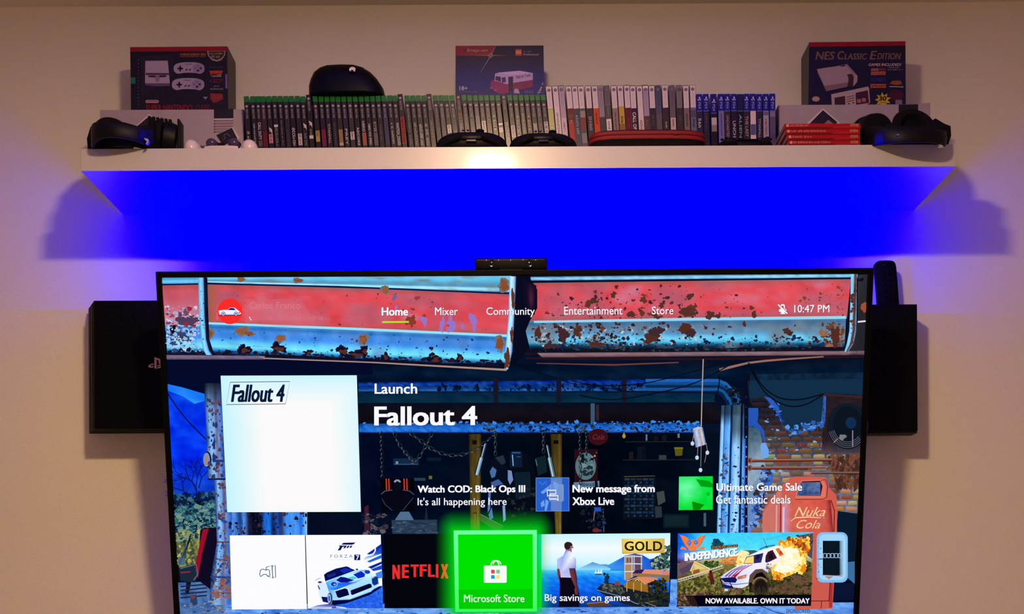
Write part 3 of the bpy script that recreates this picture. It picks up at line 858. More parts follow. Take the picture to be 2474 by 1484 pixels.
SBL = [
 dict(c=(46, 40, 66), ops=[('s', 60, 84, (206, 200, 206), 3.6, 3)], d='splashy white emblem'),
 dict(c=(40, 32, 60), ops=[('s', 48, 90, (96, 88, 84), 2.6, 8)], d='dim brownish lettering'),
 dict(c=(22, 16, 30), dy=6, h=(24, 30, 130), ops=[('b', 58, 66, (150, 132, 120)), ('b', 66, 92, (140, 124, 112)), ('b', 58, 76, (190, 180, 184))], d='black face with a tan figure'),
 dict(c=(120, 112, 176), ops=[('s', 48, 104, (84, 80, 128), 1.8, 12)], d='pale periwinkle lower part'),
 dict(c=(54, 38, 48), ops=[('t', 'UNCHARTED', 52, 106, (170, 150, 140), 3.0)], d='sandy narrow capitals'),
 dict(c=(34, 22, 42), ops=[('t', 'UNCH', 66, 106, (206, 196, 200), 3.4)], d='tall white capitals on black'),
 dict(c=(16, 14, 26), h=(24, 34, 70), nologo=1, ops=[('t', 'ALIEN', 50, 106, (150, 170, 150), 3.0)], d='spaced greenish capitals'),
 dict(c=(58, 34, 46), ops=[('t', 'THE LAST', 54, 104, (190, 164, 158), 3.4)], d='rusty capitals on maroon'),
 dict(c=(226, 204, 206), ops=[('b', 74, 100, (90, 90, 130))], d='white lower part with a blue figure'),
 dict(c=(46, 36, 58), ops=[('t', 'TITANFALL', 60, 106, (180, 170, 178), 2.8)], d='grey wide capitals'),
 dict(c=(176, 158, 166), ops=[('b', 43, 52, (100, 104, 150)), ('s', 62, 104, (128, 112, 124), 2.4, 8)], d='ash white lower part'),
 dict(c=(92, 84, 116), ops=[('b', 43, 56, (130, 122, 160)), ('b', 96, 120, (80, 70, 110))], d='smoky violet lower part'),
]
for i, (x, sp) in enumerate(zip(XB, SBL)):
    lab = 'blue-topped case, ' + sp['d'] + ', ' + ORD[i] + ' blue one from left'
    game_case(x, 226.5 - (i % 3) * .3, 0.0135, .16, .118, 1.2 - .9 * i / 11, lab, 'blue game cases right of the white ones',
              M['case_blue'], (M['case_blue'], 3 * PXM), lambda a, Hp, sp=sp: spine_blue(a, Hp, sp))
CASE_TOP = at(840, 230, CASE_Y).z + 0.0005

# ---- toy box standing on the cases
def art_toy(a):
    a.T = (5.3, 960, 90)
    a.patch([(745, 112), (1872, 106), (1882, 790), (745, 790)], 12, 16, lambda u, v, x, y: ramp(v, [(0, (24, 18, 28)), (.25, (26, 14, 42)), (.5, (16, 10, 96)), (.75, (14, 8, 116)), (1, (32, 10, 98))]), 0)
    a.poly([(745, 112), (1262, 108), (1190, 240), (748, 240)], [(130, 12, 34), (120, 16, 24), (150, 30, 26), (126, 10, 40)], 1)
    a.text('Snap-on', (845, 150, 1170, 205), (40, 20, 30), 2, bold=.04, shear=.25)
    a.text('Snap-on', (880, 150, 1160, 200), (170, 146, 116), 3, bold=.03, shear=.25)
    a.line([(1262, 110), (1195, 240), (1060, 460)], [2, 7, 1.5], (190, 170, 190), 3)
    a.line([(990, 236), (1195, 236), (1400, 236)], [1, 6, 1], (190, 150, 150), 3)
    a.ell(1195, 238, 17, 16, (246, 226, 214), 4)
    for k in range(8):
        t = R(45 * k + 20); a.line([(1195, 238), (1195 + 40 * math.cos(t), 238 + 40 * math.sin(t))], [7, .5], (220, 190, 190), 4)
    a.rect(1512, 155, 1592, 238, (190, 60, 34), 2); a.text('LEGO', (1520, 175, 1585, 215), (232, 176, 110), 3, bold=.05)
    a.scribble((1612, 175, 1720, 195), (130, 110, 120), 2, 5, n=8); a.text('Professional', (1612, 208, 1808, 236), (176, 160, 176), 3, bold=.01)
    # delivery van
    a.poly([(1190, 610), (1205, 565), (1240, 540), (1735, 545), (1735, 640), (1500, 690), (1330, 735), (1230, 690)], (140, 20, 100), 2)
    a.poly([(1500, 585), (1735, 548), (1735, 640), (1500, 690)], (126, 14, 84), 3)
    a.poly([(1250, 470), (1290, 455), (1570, 432), (1735, 462), (1735, 548), (1480, 590), (1400, 605), (1330, 580), (1245, 560)], (188, 160, 210), 3)
    a.poly([(1290, 455), (1570, 432), (1735, 462), (1440, 490)], (206, 180, 222), 4)
    a.poly([(1260, 500), (1325, 510), (1325, 575), (1255, 550)], (40, 24, 80), 5)
    a.poly([(1335, 520), (1385, 515), (1390, 575), (1340, 585)], (60, 40, 110), 5)
    a.poly([(1420, 512), (1482, 505), (1482, 690), (1425, 700)], (26, 16, 60), 5)
    a.text('Snap-on Tools', (1518, 490, 1705, 545), (110, 24, 90), 5, bold=.01, slope=-.14)
    for (x, y) in ((1205, 650), (1255, 678)): a.ell(x, y, 15, 15, (150, 90, 160), 4)
    a.poly([(1490, 720), (1500, 670), (1525, 655), (1550, 672), (1570, 725)], (186, 160, 190), 5)
    a.ell(1525, 650, 14, 14, (120, 60, 60), 6)
    for k in range(5):
        a.poly([(1630 + 24 * k, 720), (1640 + 24 * k, 665 + 10 * (k % 2)), (1652 + 24 * k, 720)], (90, 80, 150), 4)
        a.line([(1790 + 14 * k, 720 - 20 * k), (1840 + 6 * k, 705 - 30 * k)], 8, (200, 190, 190), 5)
    a.text('18+', (795, 630, 900, 682), (206, 200, 214), 3, bold=.02)
    a.scribble((800, 694, 1035, 708), (130, 126, 170), 3, 6, n=16)
toy, p0, p1, tz1 = carton('toy_box', 1101, 1313, (111.5, 109.5), CASE_TOP, 0.055, 'dark blue toy box picturing a red and white van, standing on dark game cases', 'box', 'mid', art_toy, d=2.60)

# ---- glossy black domed case lying on the game cases
pts = [(746, 236), (745.5, 210), (750, 193), (758, 176), (772, 165), (789, 159), (826, 157), (855, 158), (877, 164), (897.5, 177), (913, 193), (926, 213), (931, 236)]
DY = 2.56
dome = thing('domed_case', (at(838, 230, DY).x, 2.60, CASE_TOP), 'glossy black domed hard case lying on top of the green-topped cases', 'case')
b = MB()
cx, cz = at(838, 236, DY).x, CASE_TOP
out = [at(x, y, DY) for x, y in pts]
out[0].z = out[-1].z = CASE_TOP
rings = []
for dy, s_ in ((0.0, 0.45), (0.004, 0.72), (0.012, 0.89), (0.024, 0.98), (0.036, 1.0), (0.06, 0.97), (0.078, 0.85), (0.084, 0.7)):
    rings.append([Vector((cx + (p.x - cx) * s_, DY - 0.03 + dy, CASE_TOP + (p.z - CASE_TOP) * s_)) for p in out])
b.rings(rings); b.build('shell', M['gloss'], dome, smooth=True, angle=60)
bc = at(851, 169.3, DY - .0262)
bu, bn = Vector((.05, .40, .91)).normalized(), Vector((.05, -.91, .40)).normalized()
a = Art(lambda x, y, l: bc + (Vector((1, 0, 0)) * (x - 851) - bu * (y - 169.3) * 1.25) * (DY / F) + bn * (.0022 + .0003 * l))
a.ell(851, 169.3, 7.2, 6.4, (246, 236, 222), 0, n=20); a.rect(852, 166, 858.6, 175.5, (246, 236, 222), .5); a.poly([(846.5, 176.5), (849.5, 171.5), (854, 171.5), (856, 176.5)], (10, 9, 12), 1)  # the ceiling lamp's reflection on the shell, drawn as a pale notched disc
a.build('lamp_glint', dome, M['print'], label='small round white lamp reflection, painted on')
# ------------------------------------------------------------------ gamepads, zip case, headsets, red cases
def superd(t, e=2.6, f=2.0):
    return max(0.0, 1 - abs(t) ** e) ** (1 / f)
def black_pad(x0, x1, ytop, label, nub_px, d=2.463):
    """rounded gamepad lying flat, trigger side towards the room"""
    a, b_ = at(x0, 350, d), at(x1, 350, d)
    cx, hw = (a.x + b_.x) / 2, (b_.x - a.x) / 2
    H = at((x0 + x1) / 2, ytop, d).z - ST
    t = thing('game_controller', (cx, d + .05, ST), label, 'gamepad', 'black rounded gamepads on the shelf edge')
    b = MB(); rings = []
    for i in range(25):
        u = -1 + 2 * i / 24
        uu = max(-.995, min(.995, u))
        s = superd(uu, 2.4, 2.3)
        y0 = d + .013 * abs(uu) ** 4
        y1 = d + .062 + .040 * math.exp(-((abs(uu) - .72) / .26) ** 2)
        zt = ST + H * (.30 + .70 * math.sqrt(max(0, 1 - abs(uu) ** 5)))
        zb = ST + .0005 + .010 * (1 - s)
        ring = []
        for k in range(16):
            th = 2 * math.pi * k / 16
            c, s2 = math.cos(th), math.sin(th)
            e = .55
            ring.append(Vector((cx + hw * uu, (y0 + y1) / 2 + (y1 - y0) / 2 * math.copysign(abs(c) ** e, c) * (.55 + .45 * s), (zt + zb) / 2 + (zt - zb) / 2 * math.copysign(abs(s2) ** e, s2))))
        rings.append(ring)
    b.rings(rings); b.build('body', M['black'], t, smooth=True, angle=60)
    nx = at(nub_px, 320, d).x
    for k, (x, y) in enumerate(((nx, d + .030), (cx - (nx - cx) * .35, d + .058))):
        b = MB(); b.disc((x, y, ST + H + (-.002 if k == 0 else -.010)), (0, 0, 1), [(.0075, -.009), (.007, .0), (.006, .007), (.0085, .009), (.009, .0115), (.0075, .013), (.004, .012)], 20); b.build('thumbstick', M['black'], t, smooth=True)
    for sgn in (-1, 1):
        b = MB()
        b.rings([[Vector((cx + sgn * hw * (.30 + .5 * i / 6), d - .004 + .016 * (i / 6) ** 2 + .007 * math.cos(th), ST + H * (.60 - .25 * i / 6) + .006 * math.sin(th))) for th in [2 * math.pi * k / 10 for k in range(10)]] for i in range(7)])
        b.build('trigger', M['black'], t, smooth=True)
    b = MB(); b.box(cx - hw * .3, cx + hw * .3, d - .004, d + .01, ST + H * .45, ST + H * .72, bev=.003); b.build('front_bar', M['gloss'], t, smooth=True)
    b = MB(); b.box(cx - .011, cx + .011, d - .0055, d, ST + H * .34, ST + H * .45, bev=.001); b.build('port', M['glass'], t)
    for k in range(2):
        b = MB(); b.disc((cx - hw * (.22 - .13 * k), d + .004, ST + H - .0012), (0, 0, 1), [(.003, 0), (.003, .002), (.002, .0026)], 12); b.build('button', M['grey_p'], t, smooth=True)
black_pad(1050, 1227, 312.5, 'black gamepad lying in front of the dark game cases, left one of the rounded pair', 1159)
black_pad(1229, 1397, 315, 'black gamepad lying below the dark and white cases, right one of the rounded pair', 1336)

def dual_pad(x0, x1, d, mats, label, ytop, grips_front, name='game_controller', group=None):
    a, b_ = at(x0, 350, d), at(x1, 350, d)
    cx, hw = (a.x + b_.x) / 2, (b_.x - a.x) / 2
    H = at((x0 + x1) / 2, ytop, d).z - ST
    body, stick, pad = mats
    t = thing(name, (cx, d + .04, ST), label, 'gamepad', group)
    g = -1 if grips_front else 1
    yc = d + .05
    b = MB()
    b.box(cx - hw * .62, cx + hw * .62, yc - .022, yc + .026, ST + .008, ST + H * .70, bev=.009, seg=3)
    for s in (-1, 1):
        path = [(cx + s * hw * .58, yc + .012 * -g, ST + H * .48), (cx + s * hw * .68, yc + .008 * g, ST + H * .46), (cx + s * hw * .78, yc + .030 * g, ST + H * .40), (cx + s * hw * .82, yc + .046 * g, ST + H * .36)]
        b.tube(path, [H * .36, H * .42, H * .40, H * .28], 16)
        b.ellipsoid((cx + s * hw * .82, yc + .042 * g, ST + H * .39), (hw * .18, .014, H * .37))
    b.build('body', body, t, smooth=True, angle=70)
    for s in (-1, 1):
        x, y, z = cx + s * hw * .345, yc + (.016 * g), ST + H * .58
        b = MB(); b.disc((x, y, z), (0, -.35 if grips_front else .1, 1), [(.010, -.006), (.012, .0), (.0125, .004), (.008, .005), (.007, .010), (.0115, .012), (.0128, .0145), (.0115, .0165), (.006, .0155)], 24)
        b.build('thumbstick', stick, t, smooth=True)
    b = MB(); b.box(cx - .025, cx + .025, yc - .02, yc + .022, ST + H * .69, ST + H * .75, bev=.002); b.build('touch_pad', pad, t)
    for s in (-1, 1):
        b = MB(); b.rings([[Vector((cx + s * hw * (.40 + .30 * i / 4), yc - g * .028 + .008 * math.cos(th), ST + H * .52 + (.009 - .002 * abs(i - 2)) * math.sin(th))) for th in [2 * math.pi * k / 12 for k in range(12)]] for i in range(5)])
        b.build('trigger', pad, t, smooth=True)
        for k in range(4):
            x, y = cx + s * hw * .66 + .008 * math.cos(k * math.pi / 2), yc - .008 * g + .008 * math.sin(k * math.pi / 2)
            b = MB(); b.disc((x, y, ST + H * .80), (0, 0, 1), [(.0036, 0), (.0036, .002), (.0028, .003)], 10); b.build('button', pad, t, smooth=True)
    return t, cx, hw, H
M['lilac_w'] = principled('white_pad_shell', (222, 206, 210), 0.25, var=0.01)
# pale pad: grips towards the room, sticks and dark middle behind them
def pale_pad():
    d = 2.462
    t = thing('game_controller', (at(528, 350, d).x, 2.50, ST), 'pale white gamepad with dark sticks beside the left headset', 'gamepad')
    b = MB()
    for x, rx in ((459.5, 19.5), (600, 20.5)):
        c = at(x, 352, d); top = at(x, 335.5, d).z
        rr = rx * d / F
        b.ellipsoid((c.x, d + .012, ST + .006), (rr, .022, top - ST - .004))
        sgn = 1 if x < 520 else -1
        b.tube([(c.x, d + .015, ST + .012), (c.x + sgn * .012, d + .05, ST + .016), (c.x + sgn * .022, d + .075, ST + .018)], [.014, .014, .012], 14)
    xa, xb = at(484, 350, d + .03).x, at(585, 350, d + .03).x
    b.box(xa, xb, d + .03, d + .085, ST + .006, ST + .026, bev=.008, seg=3)
    xm0, xm1 = at(492, 350, d).x, at(574, 350, d).x
    b.prism([(xm0, d + .004), (xm0 + .016, d + .001), (xm1 - .016, d + .001), (xm1, d + .004), (xm1 - .004, d + .035), (xm0 + .004, d + .035)], ST + .002, ST + .0125, 'z', bev=.004)
    b.build('body', M['lilac_w'], t, smooth=True, angle=60)
    for x in (508.5, 562):
        c = at(x, 342, d + .008)
        b = MB()
        b.ellipsoid((c.x, d + .018, c.z - .001), (.0125, .0125, .0115), seg=24, rng=14); b.build('thumbstick', M['stick_v'], t, smooth=True)
        b = MB(); b.disc((c.x - .0005, d + .034, c.z + .006), (0, .25, 1), [(.011, -.012), (.0125, -.003), (.0125, 0.0), (.010, .002), (.005, .0015)], 22); b.build('stick_collar', M['black'], t, smooth=True)
    c0, c1 = at(527, 343, d), at(543, 347, d)
    b = MB(); b.box(c0.x, c1.x, d - .002, d + .006, ST + .0125, ST + .0165, bev=.002); b.build('home_button', M['black'], t, smooth=True)
    p = [at(x, y, d) for x, y in ((472, 338), (482, 341.5), (495, 341), (501, 346), (494, 354), (486, 353))]
    b = MB(); b.prism([(q.x, max(ST + .004, q.z)) for q in p], d + .022, d + .050, 'y', bev=.001); b.build('grip_inlay', M['grey_p'], t)
M['stick_v'] = principled('violet_grey_rubber', (66, 56, 86), 0.22, var=0.05)
pale_pad()
t, cx, hw, H = dual_pad(1736, 1889, 2.46, (M['black'], M['black'], M['black']), 'black gamepad with humped grips in front of the blue cases', 309, False)

# ---- red and black zip case
def zip_case():
    d = 2.463
    a, b_ = at(1427, 350, d), at(1709, 350, d)
    x0, x1 = a.x, b_.x
    t = thing('zip_case', ((x0 + x1) / 2, d + .055, ST), 'long black zip case with two bright red bands at the shelf edge', 'case')
    z = lambda y: at(1568, y, d).z
    def layer(name, zs, mat, ins=0.0):
        rings = []
        for zz, i_ in zs:
            ring = []
            ca = (x0 + .050, x1 - .050)
            for k in range(48):
                th = 2 * math.pi * k / 48
                c, s = math.cos(th), math.sin(th)
                e = 2 / 4.2
                hx, hy = (x1 - x0) / 2 - i_, .056 - i_
                ring.append(Vector(((x0 + x1) / 2 + hx * math.copysign(abs(c) ** e, c), d + .056 + hy * math.copysign(abs(s) ** e, s), zz)))
            rings.append(ring)
        b = MB(); b.rings(rings); b.build(name, mat, t, smooth=True, angle=50)
    layer('bottom_shell', [(ST + .0005, .010), (ST + .003, .004), (z(337), .001), (z(335.5), .0)], M['matte'])
    layer('zip_band', [(z(335.5), -.0005), (z(333), -.0022), (z(328), -.0022), (z(326), -.0008)], M['redzip'])
    layer('zip_teeth', [(z(326), .0006), (z(324.6), .0006)], M['zipdark'])
    layer('zip_band', [(z(324.6), -.0008), (z(322), -.0022), (z(317), -.0020), (z(315), .0)], M['redzip'])
    layer('top_shell', [(z(315), .0006), (z(312), .003), (z(309.5), .008), (z(308.6), .016)], M['matte'])
    b = MB(); b.box(x1 - .075, x1 - .062, d - .005, d, z(327), z(323.5), bev=.001); b.build('zip_pull', M['redzip'], t)
M['zipdark'] = principled('dark_red_zip_teeth', (84, 4, 12), 0.5, var=0.1)
zip_case()

# ---- stack of four red cases lying flat
for k in range(4):
    ys = (302.3, 316, 330, 343)
    d = 2.4535 + .0006 * k
    xa = (1895, 1897, 1901, 1904)[k]
    p0, p1 = at(xa, ys[k], d), at((2079.5, 2078, 2078.5, 2079)[k], ys[k] - 6, d)
    top = at(1985, ys[k] - 3.0, d).z if k < 3 else at(1985, ys[3] - 3.0, d).z
    th = .0117
    zz = ST + .0003 + (3 - k) * (th + .0003)
    lab = ('uppermost', 'second from the top', 'third from the top', 'lowest')[k]
    t = thing('game_case', ((p0.x + p1.x) / 2, d + .05, zz), 'flat red game case, ' + lab + ' of the stack beside the right headset', 'game case', 'red game cases stacked flat')
    b = MB(); b.box(p0.x, p1.x, d, d + .10, zz, zz + th, bev=.0006, seg=1); b.build('case_shell', M['case_red'], t)
    b = MB(); b.box(p0.x - .0004, p0.x + .004, d + .004, d + .1, zz + .001, zz + th - .001); b.build('case_edge', M['case_clear'], t)
    W__ = p1.x - p0.x
    a = Art(lambda x, y, l, p0=p0, d=d, zz=zz, W__=W__: Vector((p0.x + W__ * x / 184.0, d - .0003 - .00012 * l, zz + th - th * y / 12.9)))
    a.rect(1, .6, 183, 12.3, (176, 14, 30), 0)
    a.poly([(1, 8.5), (120, 8.5), (112, 12.3), (1, 12.3)], (120, 6, 16), 1)
    a.line([(120, 8), (182, 7.6)], .6, (200, 70, 60), 1)
    a.rrect(4.5, 1.5, 11, 8, 1.2, (214, 150, 140), 2)
    a.scribble((13.5, 2.2, (60, 100, 64, 106)[k], 7), (214, 140, 136), 2, 31 + k, n=(8, 15, 8, 16)[k])
    a.rect(159, 1.6, 178, 7.4, (206, 128, 96), 2); a.scribble((161, 2.6, 176, 6.4), (150, 60, 50), 3, 51 + k, n=5)
    a.build('spine_print', t, M['spine'])

# ---- headsets: band swept as a flat strap, two ear cups
def strap(name, pts, mat, parent, thick=.006):
    """pts = (x, y, z_bottom, z_top)"""
    def spline(t):
        n = len(pts) - 1
        i = min(int(t * n), n - 1); f = t * n - i
        P = [pts[max(i - 1, 0)], pts[i], pts[i + 1], pts[min(i + 2, n)]]
        return [0.5 * (2 * P[1][k] + (P[2][k] - P[0][k]) * f + (2 * P[0][k] - 5 * P[1][k] + 4 * P[2][k] - P[3][k]) * f * f + (3 * P[1][k] - P[0][k] - 3 * P[2][k] + P[3][k]) * f ** 3) for k in range(4)]
    S = [spline(i / 36) for i in range(37)]
    rings = []
    for i, q in enumerate(S):
        a, b_ = S[max(i - 1, 0)], S[min(i + 1, 36)]
        dx, dy = b_[0] - a[0], b_[1] - a[1]
        l = math.hypot(dx, dy) or 1
        nx, ny = dy / l * thick / 2, -dx / l * thick / 2
        zb, zt = q[2], q[3]
        m = (zt - zb) * .12
        rings.append([Vector((q[0] + nx * s, q[1] + ny * s, z)) for s, z in ((.5, zb), (1, zb + m), (1.25, (zb + zt) / 2), (1, zt - m), (.5, zt), (-.5, zt), (-1, zt - m), (-1, zb + m), (-.5, zb))])
    b = MB(); b.rings(rings); return b.build(name, mat, parent, smooth=True, angle=50)
def ear_cup(t, c, axis, r, th, mat=None, lobes=True):
    c = Vector(c); axis = Vector(axis).normalized()
    b = MB(); b.disc(c, axis, [(r * .55, -th * .5), (r * .92, -th * .42), (r, -th * .15), (r, th * .12), (r * .9, th * .2)], 30); cup = b.build('ear_cup', mat or M['black'], t, smooth=True)
    b = MB(); b.disc(c, axis, [(r * .8, th * .2), (r * 1.02, th * .26), (r * 1.05, th * .42), (r * .95, th * .56), (r * .68, th * .58), (r * .6, th * .44), (r * .55, th * .3)], 30); b.build('ear_cushion', M['matte'], cup, smooth=True)
    return cup
# left headset
t = thing('headset', (-.855, 2.48, ST), 'black headset lying at the left end of the shelf, band over the edge', 'headset')
z = lambda y, d: at(330, y, d).z
strap('headband', [(-.775, 2.50, ST + .006, ST + .060), (-.792, 2.455, ST + .003, ST + .052), (-.815, 2.422, ST + .003, ST + .036), (-.850, 2.403, ST + .003, ST + .034), (-.885, 2.405, ST + .002, ST + .038), (-.910, 2.430, ST - .002, ST + .044), (-.922, 2.475, ST + .0005, ST + .055), (-.915, 2.515, ST + .0005, ST + .058)], M['black'], t, .009)
strap('band_pad', [(-.800, 2.480, ST + .004, ST + .048), (-.818, 2.450, ST + .002, ST + .046), (-.850, 2.440, ST + .002, ST + .052), (-.882, 2.445, ST + .002, ST + .056), (-.904, 2.47, ST + .001, ST + .054)], M['matte'], t, .010)
ear_cup(t, (-.775, 2.505, ST + .041), (-1, -.25, .12), .039, .045)
ear_cup(t, (-.905, 2.525, ST + .049), (.6, -.8, .15), .043, .045)
b = MB(); b.prism([(-.945, ST + .002), (-.948, ST + .04), (-.940, ST + .066), (-.930, ST + .072), (-.918, ST + .066), (-.905, ST + .03)], 2.49, 2.502, 'y', bev=.003); b.build('yoke', M['black'], t, smooth=True)
b = MB(); b.box(-.747, -.742, 2.488, 2.522, ST + .001, ST + .082, bev=.002); b.build('yoke', M['black'], t, smooth=True)
b = MB()
for k in range(6): b.box(-.762 - .009 * k, -.756 - .009 * k, 2.474, 2.482, ST + .062, ST + .0745 + .0015 * k, bev=.001)
b.build('hinge_ridges', M['matte'], t)
e0 = [at(x, y - 9, 2.426) for x, y in ((348, 342), (352, 344), (357, 344), (358.5, 350), (356, 356), (352, 356.5), (356, 350), (351, 348))]
b = MB(); b.prism([(q.x, q.z) for q in e0], 2.4255, 2.434, 'y'); b.build('emblem', M['silver'], t, label='small silver sliver standing in for a glint')  # a glint, shaped as a silver sliver
strap('band_inlay', [(-.7925, 2.4535, ST + .008, ST + .044), (-.803, 2.437, ST + .007, ST + .036), (-.813, 2.4235, ST + .007, ST + .030)], M['navy'], t, .0115)
# right headset
t = thing('headset', (.86, 2.48, ST), 'black headset lying at the right end of the shelf beside the red cases', 'headset')
ear_cup(t, (.790, 2.500, ST + .044), (-.25, 1, .15), .042, .050)
ear_cup(t, (.885, 2.528, ST + .058), (.1, -1, .35), .049, .040)
strap('headband', [(.765, 2.475, ST + .002, ST + .050), (.782, 2.440, ST - .006, ST + .036), (.812, 2.412, ST - .014, ST + .018), (.850, 2.400, ST - .017, ST + .013), (.890, 2.402, ST - .018, ST + .011), (.920, 2.425, ST - .013, ST + .017), (.932, 2.470, ST + .0005, ST + .034), (.930, 2.520, ST + .002, ST + .044)], M['black'], t, .008)
strap('band_pad', [(.800, 2.440, ST + .003, ST + .040), (.830, 2.428, ST - .004, ST + .030), (.870, 2.424, ST - .006, ST + .026), (.905, 2.442, ST - .002, ST + .034), (.918, 2.475, ST + .001, ST + .048)], M['matte'], t, .010)
b = MB(); b.prism([(.880, ST + .03), (.896, ST + .049), (.912, ST + .058), (.932, ST + .046), (.945, ST + .041), (.946, ST + .020), (.940, ST + .002), (.89, ST + .002)], 2.452, 2.466, 'y', bev=.002); b.build('yoke', M['black'], t, smooth=True)
q = at(2168.5, 326.5, 2.405)
b = MB(); b.prism([(q.x - .003, q.z - .0010), (q.x - .001, q.z + .001), (q.x + .0032, q.z + .0012), (q.x + .001, q.z - .0008)], 2.4035, 2.412, 'y'); b.build('emblem', M['silver'], t, label='small silver sliver standing in for a glint')  # a white glint on the band, shaped as a silver sliver
strap('band_inlay', [(.777, 2.442, ST - .005, ST + .022), (.784, 2.4345, ST - .006, ST + .020), (.792, 2.426, ST - .008, ST + .017)], M['navy'], t, .007)

# ------------------------------------------------------------------ consoles on the wall, remote control
def wall_console_left():
    d = 2.632
    tl, br = at(227, 727, d), at(400, 1038, d)
    x0, x1, z1, z0 = tl.x, at(420, 727, d).x + .10, tl.z, br.z
    t = thing('game_console', ((x0 + x1) / 2, 2.67, z0), 'flat black game console with golden logo on the wall left of the television', 'game console')
    sl = .013
    xs = at(212.5, 900, d + .064).x
    n = 3
    for k in range(3):
        y0 = d + .022 * k; y1 = y0 + .0200
        o0 = (x0 - xs) * k / 3; o1 = (x0 - xs) * (k + .85) / 3
        b = MB()
        rings = []
        for y, o in ((y0, o0), (y0 + .001, o0 + .0005), (y1, o1)):
            rings.append([Vector((x0 - o, y, z0 + .002)), Vector((x1, y, z0 + .002)), Vector((x1, y, z1 - .0003 * k)), Vector((x0 - o, y, z1 - .0003 * k))])
        b.rings(rings); b.build('case_layer', M['console'], t)
    b = MB(); b.box(x0 - .006, x1 - .004, d + .006, d + .062, z0 + .0045, z1 - .003); b.build('core', M['glass'], t)
    a = Art(lambda x, y, l: at(x, y, d) + Vector((0, -.0004 - .0002 * l, 0)))
    G = (250, 206, 112)
    a.poly([(373, 863), (377, 864.5), (386, 867), (388, 871), (388, 880), (384, 879), (383, 871), (378.5, 869), (378.5, 892), (373, 890)], G, 0)
    a.poly([(371, 878), (371, 881), (363, 884), (364, 886), (371, 884.5), (371, 888), (362, 889), (358, 886), (360, 882)], G, 0)
    a.poly([(380.5, 883), (388, 880.5), (394, 882), (395, 886), (388, 889), (380.5, 891), (380.5, 888), (388, 885.5), (387, 884), (380.5, 886)], G, 0)
    a.build('logo', t, M['print'], label='golden console logo')
    b = MB(); b.box(x0 + .08, x1 - .08, d + .0665, WALL, z0 + .08, z1 - .08); b.build('wall_bracket', M['black'], t)
M['console'] = principled('console_plastic', (2, 2, 4), 0.55, var=0.15, scale=60, spec=0.1)
wall_console_left()
d = 2.640
p0, p1 = at(2060, 736, d), at(2217.5, 1043, d)
t = thing('game_console', ((p0.x + p1.x) / 2, 2.67, p1.z), 'tall plain black game console on the wall right of the television', 'game console')
b = MB(); b.box(p0.x - .06, p1.x, d, 2.685, p1.z + .002, p0.z, bev=.0012); b.build('case_shell', M['console'], t)
b = MB(); b.box(p0.x - .055, p1.x - .001, d + .002, 2.680, p1.z - .003, p1.z + .0025); b.build('bottom_vent', M['black'], t)
b = MB(); b.box(p0.x, p1.x - .04, 2.684, WALL, p1.z + .08, p0.z - .06); b.build('wall_bracket', M['black'], t)
CZ = p0.z
dd = 2.672
rp = [at(x, y, dd) for x, y in ((2122, 735), (2118, 690), (2114, 652), (2113, 644), (2114, 638), (2117, 633.5), (2122, 630.5), (2128, 629.2), (2140, 628.5), (2152, 629), (2158, 630.2), (2162, 633), (2164.5, 637.5), (2166, 645), (2170, 690), (2173.5, 735))]
t = thing('remote_control', (rp[0].x + .025, dd + .008, CZ), 'black remote control standing on the right console against the wall', 'remote control')
rp[0].z = rp[-1].z = CZ + .0003
b = MB(); b.prism([(p.x, p.z) for p in rp], dd, dd + .014, 'y', bev=.002, seg=2); b.build('body', M['remote'] if 'remote' in M else M['console'], t, smooth=True)
c = at(2137, 640, dd)
b = MB(); b.disc((c.x, dd - .0004, c.z), (0, -1, 0), [(.003, -.001), (.003, .0006), (.002, .001)], 14); b.build('power_button', M['redbtn'] if 'redbtn' in M else M['black'], t)
b = MB()
for r in range(5):
    for k in range(3):
        c = at(2131 + 12 * k + r, 656 + 14 * r, dd); b.disc((c.x, dd - .0002, c.z), (0, -1, 0), [(.0024, -.001), (.0024, .0005)], 10)
b.build('button_pad', M['black'], t)

# ------------------------------------------------------------------ television, tilted forward on its bracket
TD = 2.453
tl, tr = at(377, 657, TD), at(2110, 648, TD)
TZ = (tl.z + tr.z) / 2
TX0, TX1 = tl.x, tr.x
pb = at(1250, 1484, 2.572)
T0 = Vector(((TX0 + TX1) / 2, TD, TZ))                     # middle of the front top edge
TDN = (Vector((0, 2.572, pb.z)) - Vector((0, TD, TZ))).normalized()   # down the screen
TXV = Vector((1, 0, 0))
TN = TXV.cross(TDN).normalized()                           # towards the room
if TN.y > 0: TN = -TN
TW = TX1 - TX0
TH = TW * 9 / 16 + .012
def tvp(u, v, n):
    """u metres right of the middle, v down from the top edge, n out of the screen"""
    return T0 + TXV * u + TDN * v + TN * n
tv = thing('television', (T0.x, WALL - .02, TZ - TH / 2), 'large flat television showing a games menu, tilted down under the shelf', 'television')
def tv_box(u0, u1, v0, v1, n0, n1, name, mat, parent, bev=.0, smooth=False):
    b = MB(); b.box(u0, u1, n0, n1, v0, v1, bev=bev, seg=2)
    for v in b.bm.verts:
        v.co = tvp(v.co.x, v.co.z, v.co.y)
    bmesh.ops.recalc_face_normals(b.bm, faces=b.bm.faces[:])
    return b.build(name, mat, parent, smooth=smooth)
hw = TW / 2
BZ = .0125
tv_box(-hw, hw, 0, BZ, -.03, .006, 'frame_top', M['bezel'], tv, .002)
tv_box(-hw, hw, TH - BZ, TH, -.03, .006, 'frame_bottom', M['bezel'], tv, .002)
tv_box(-hw, -hw + BZ, BZ * .8, TH - BZ * .8, -.03, .006, 'frame_side', M['bezel'], tv, .002)
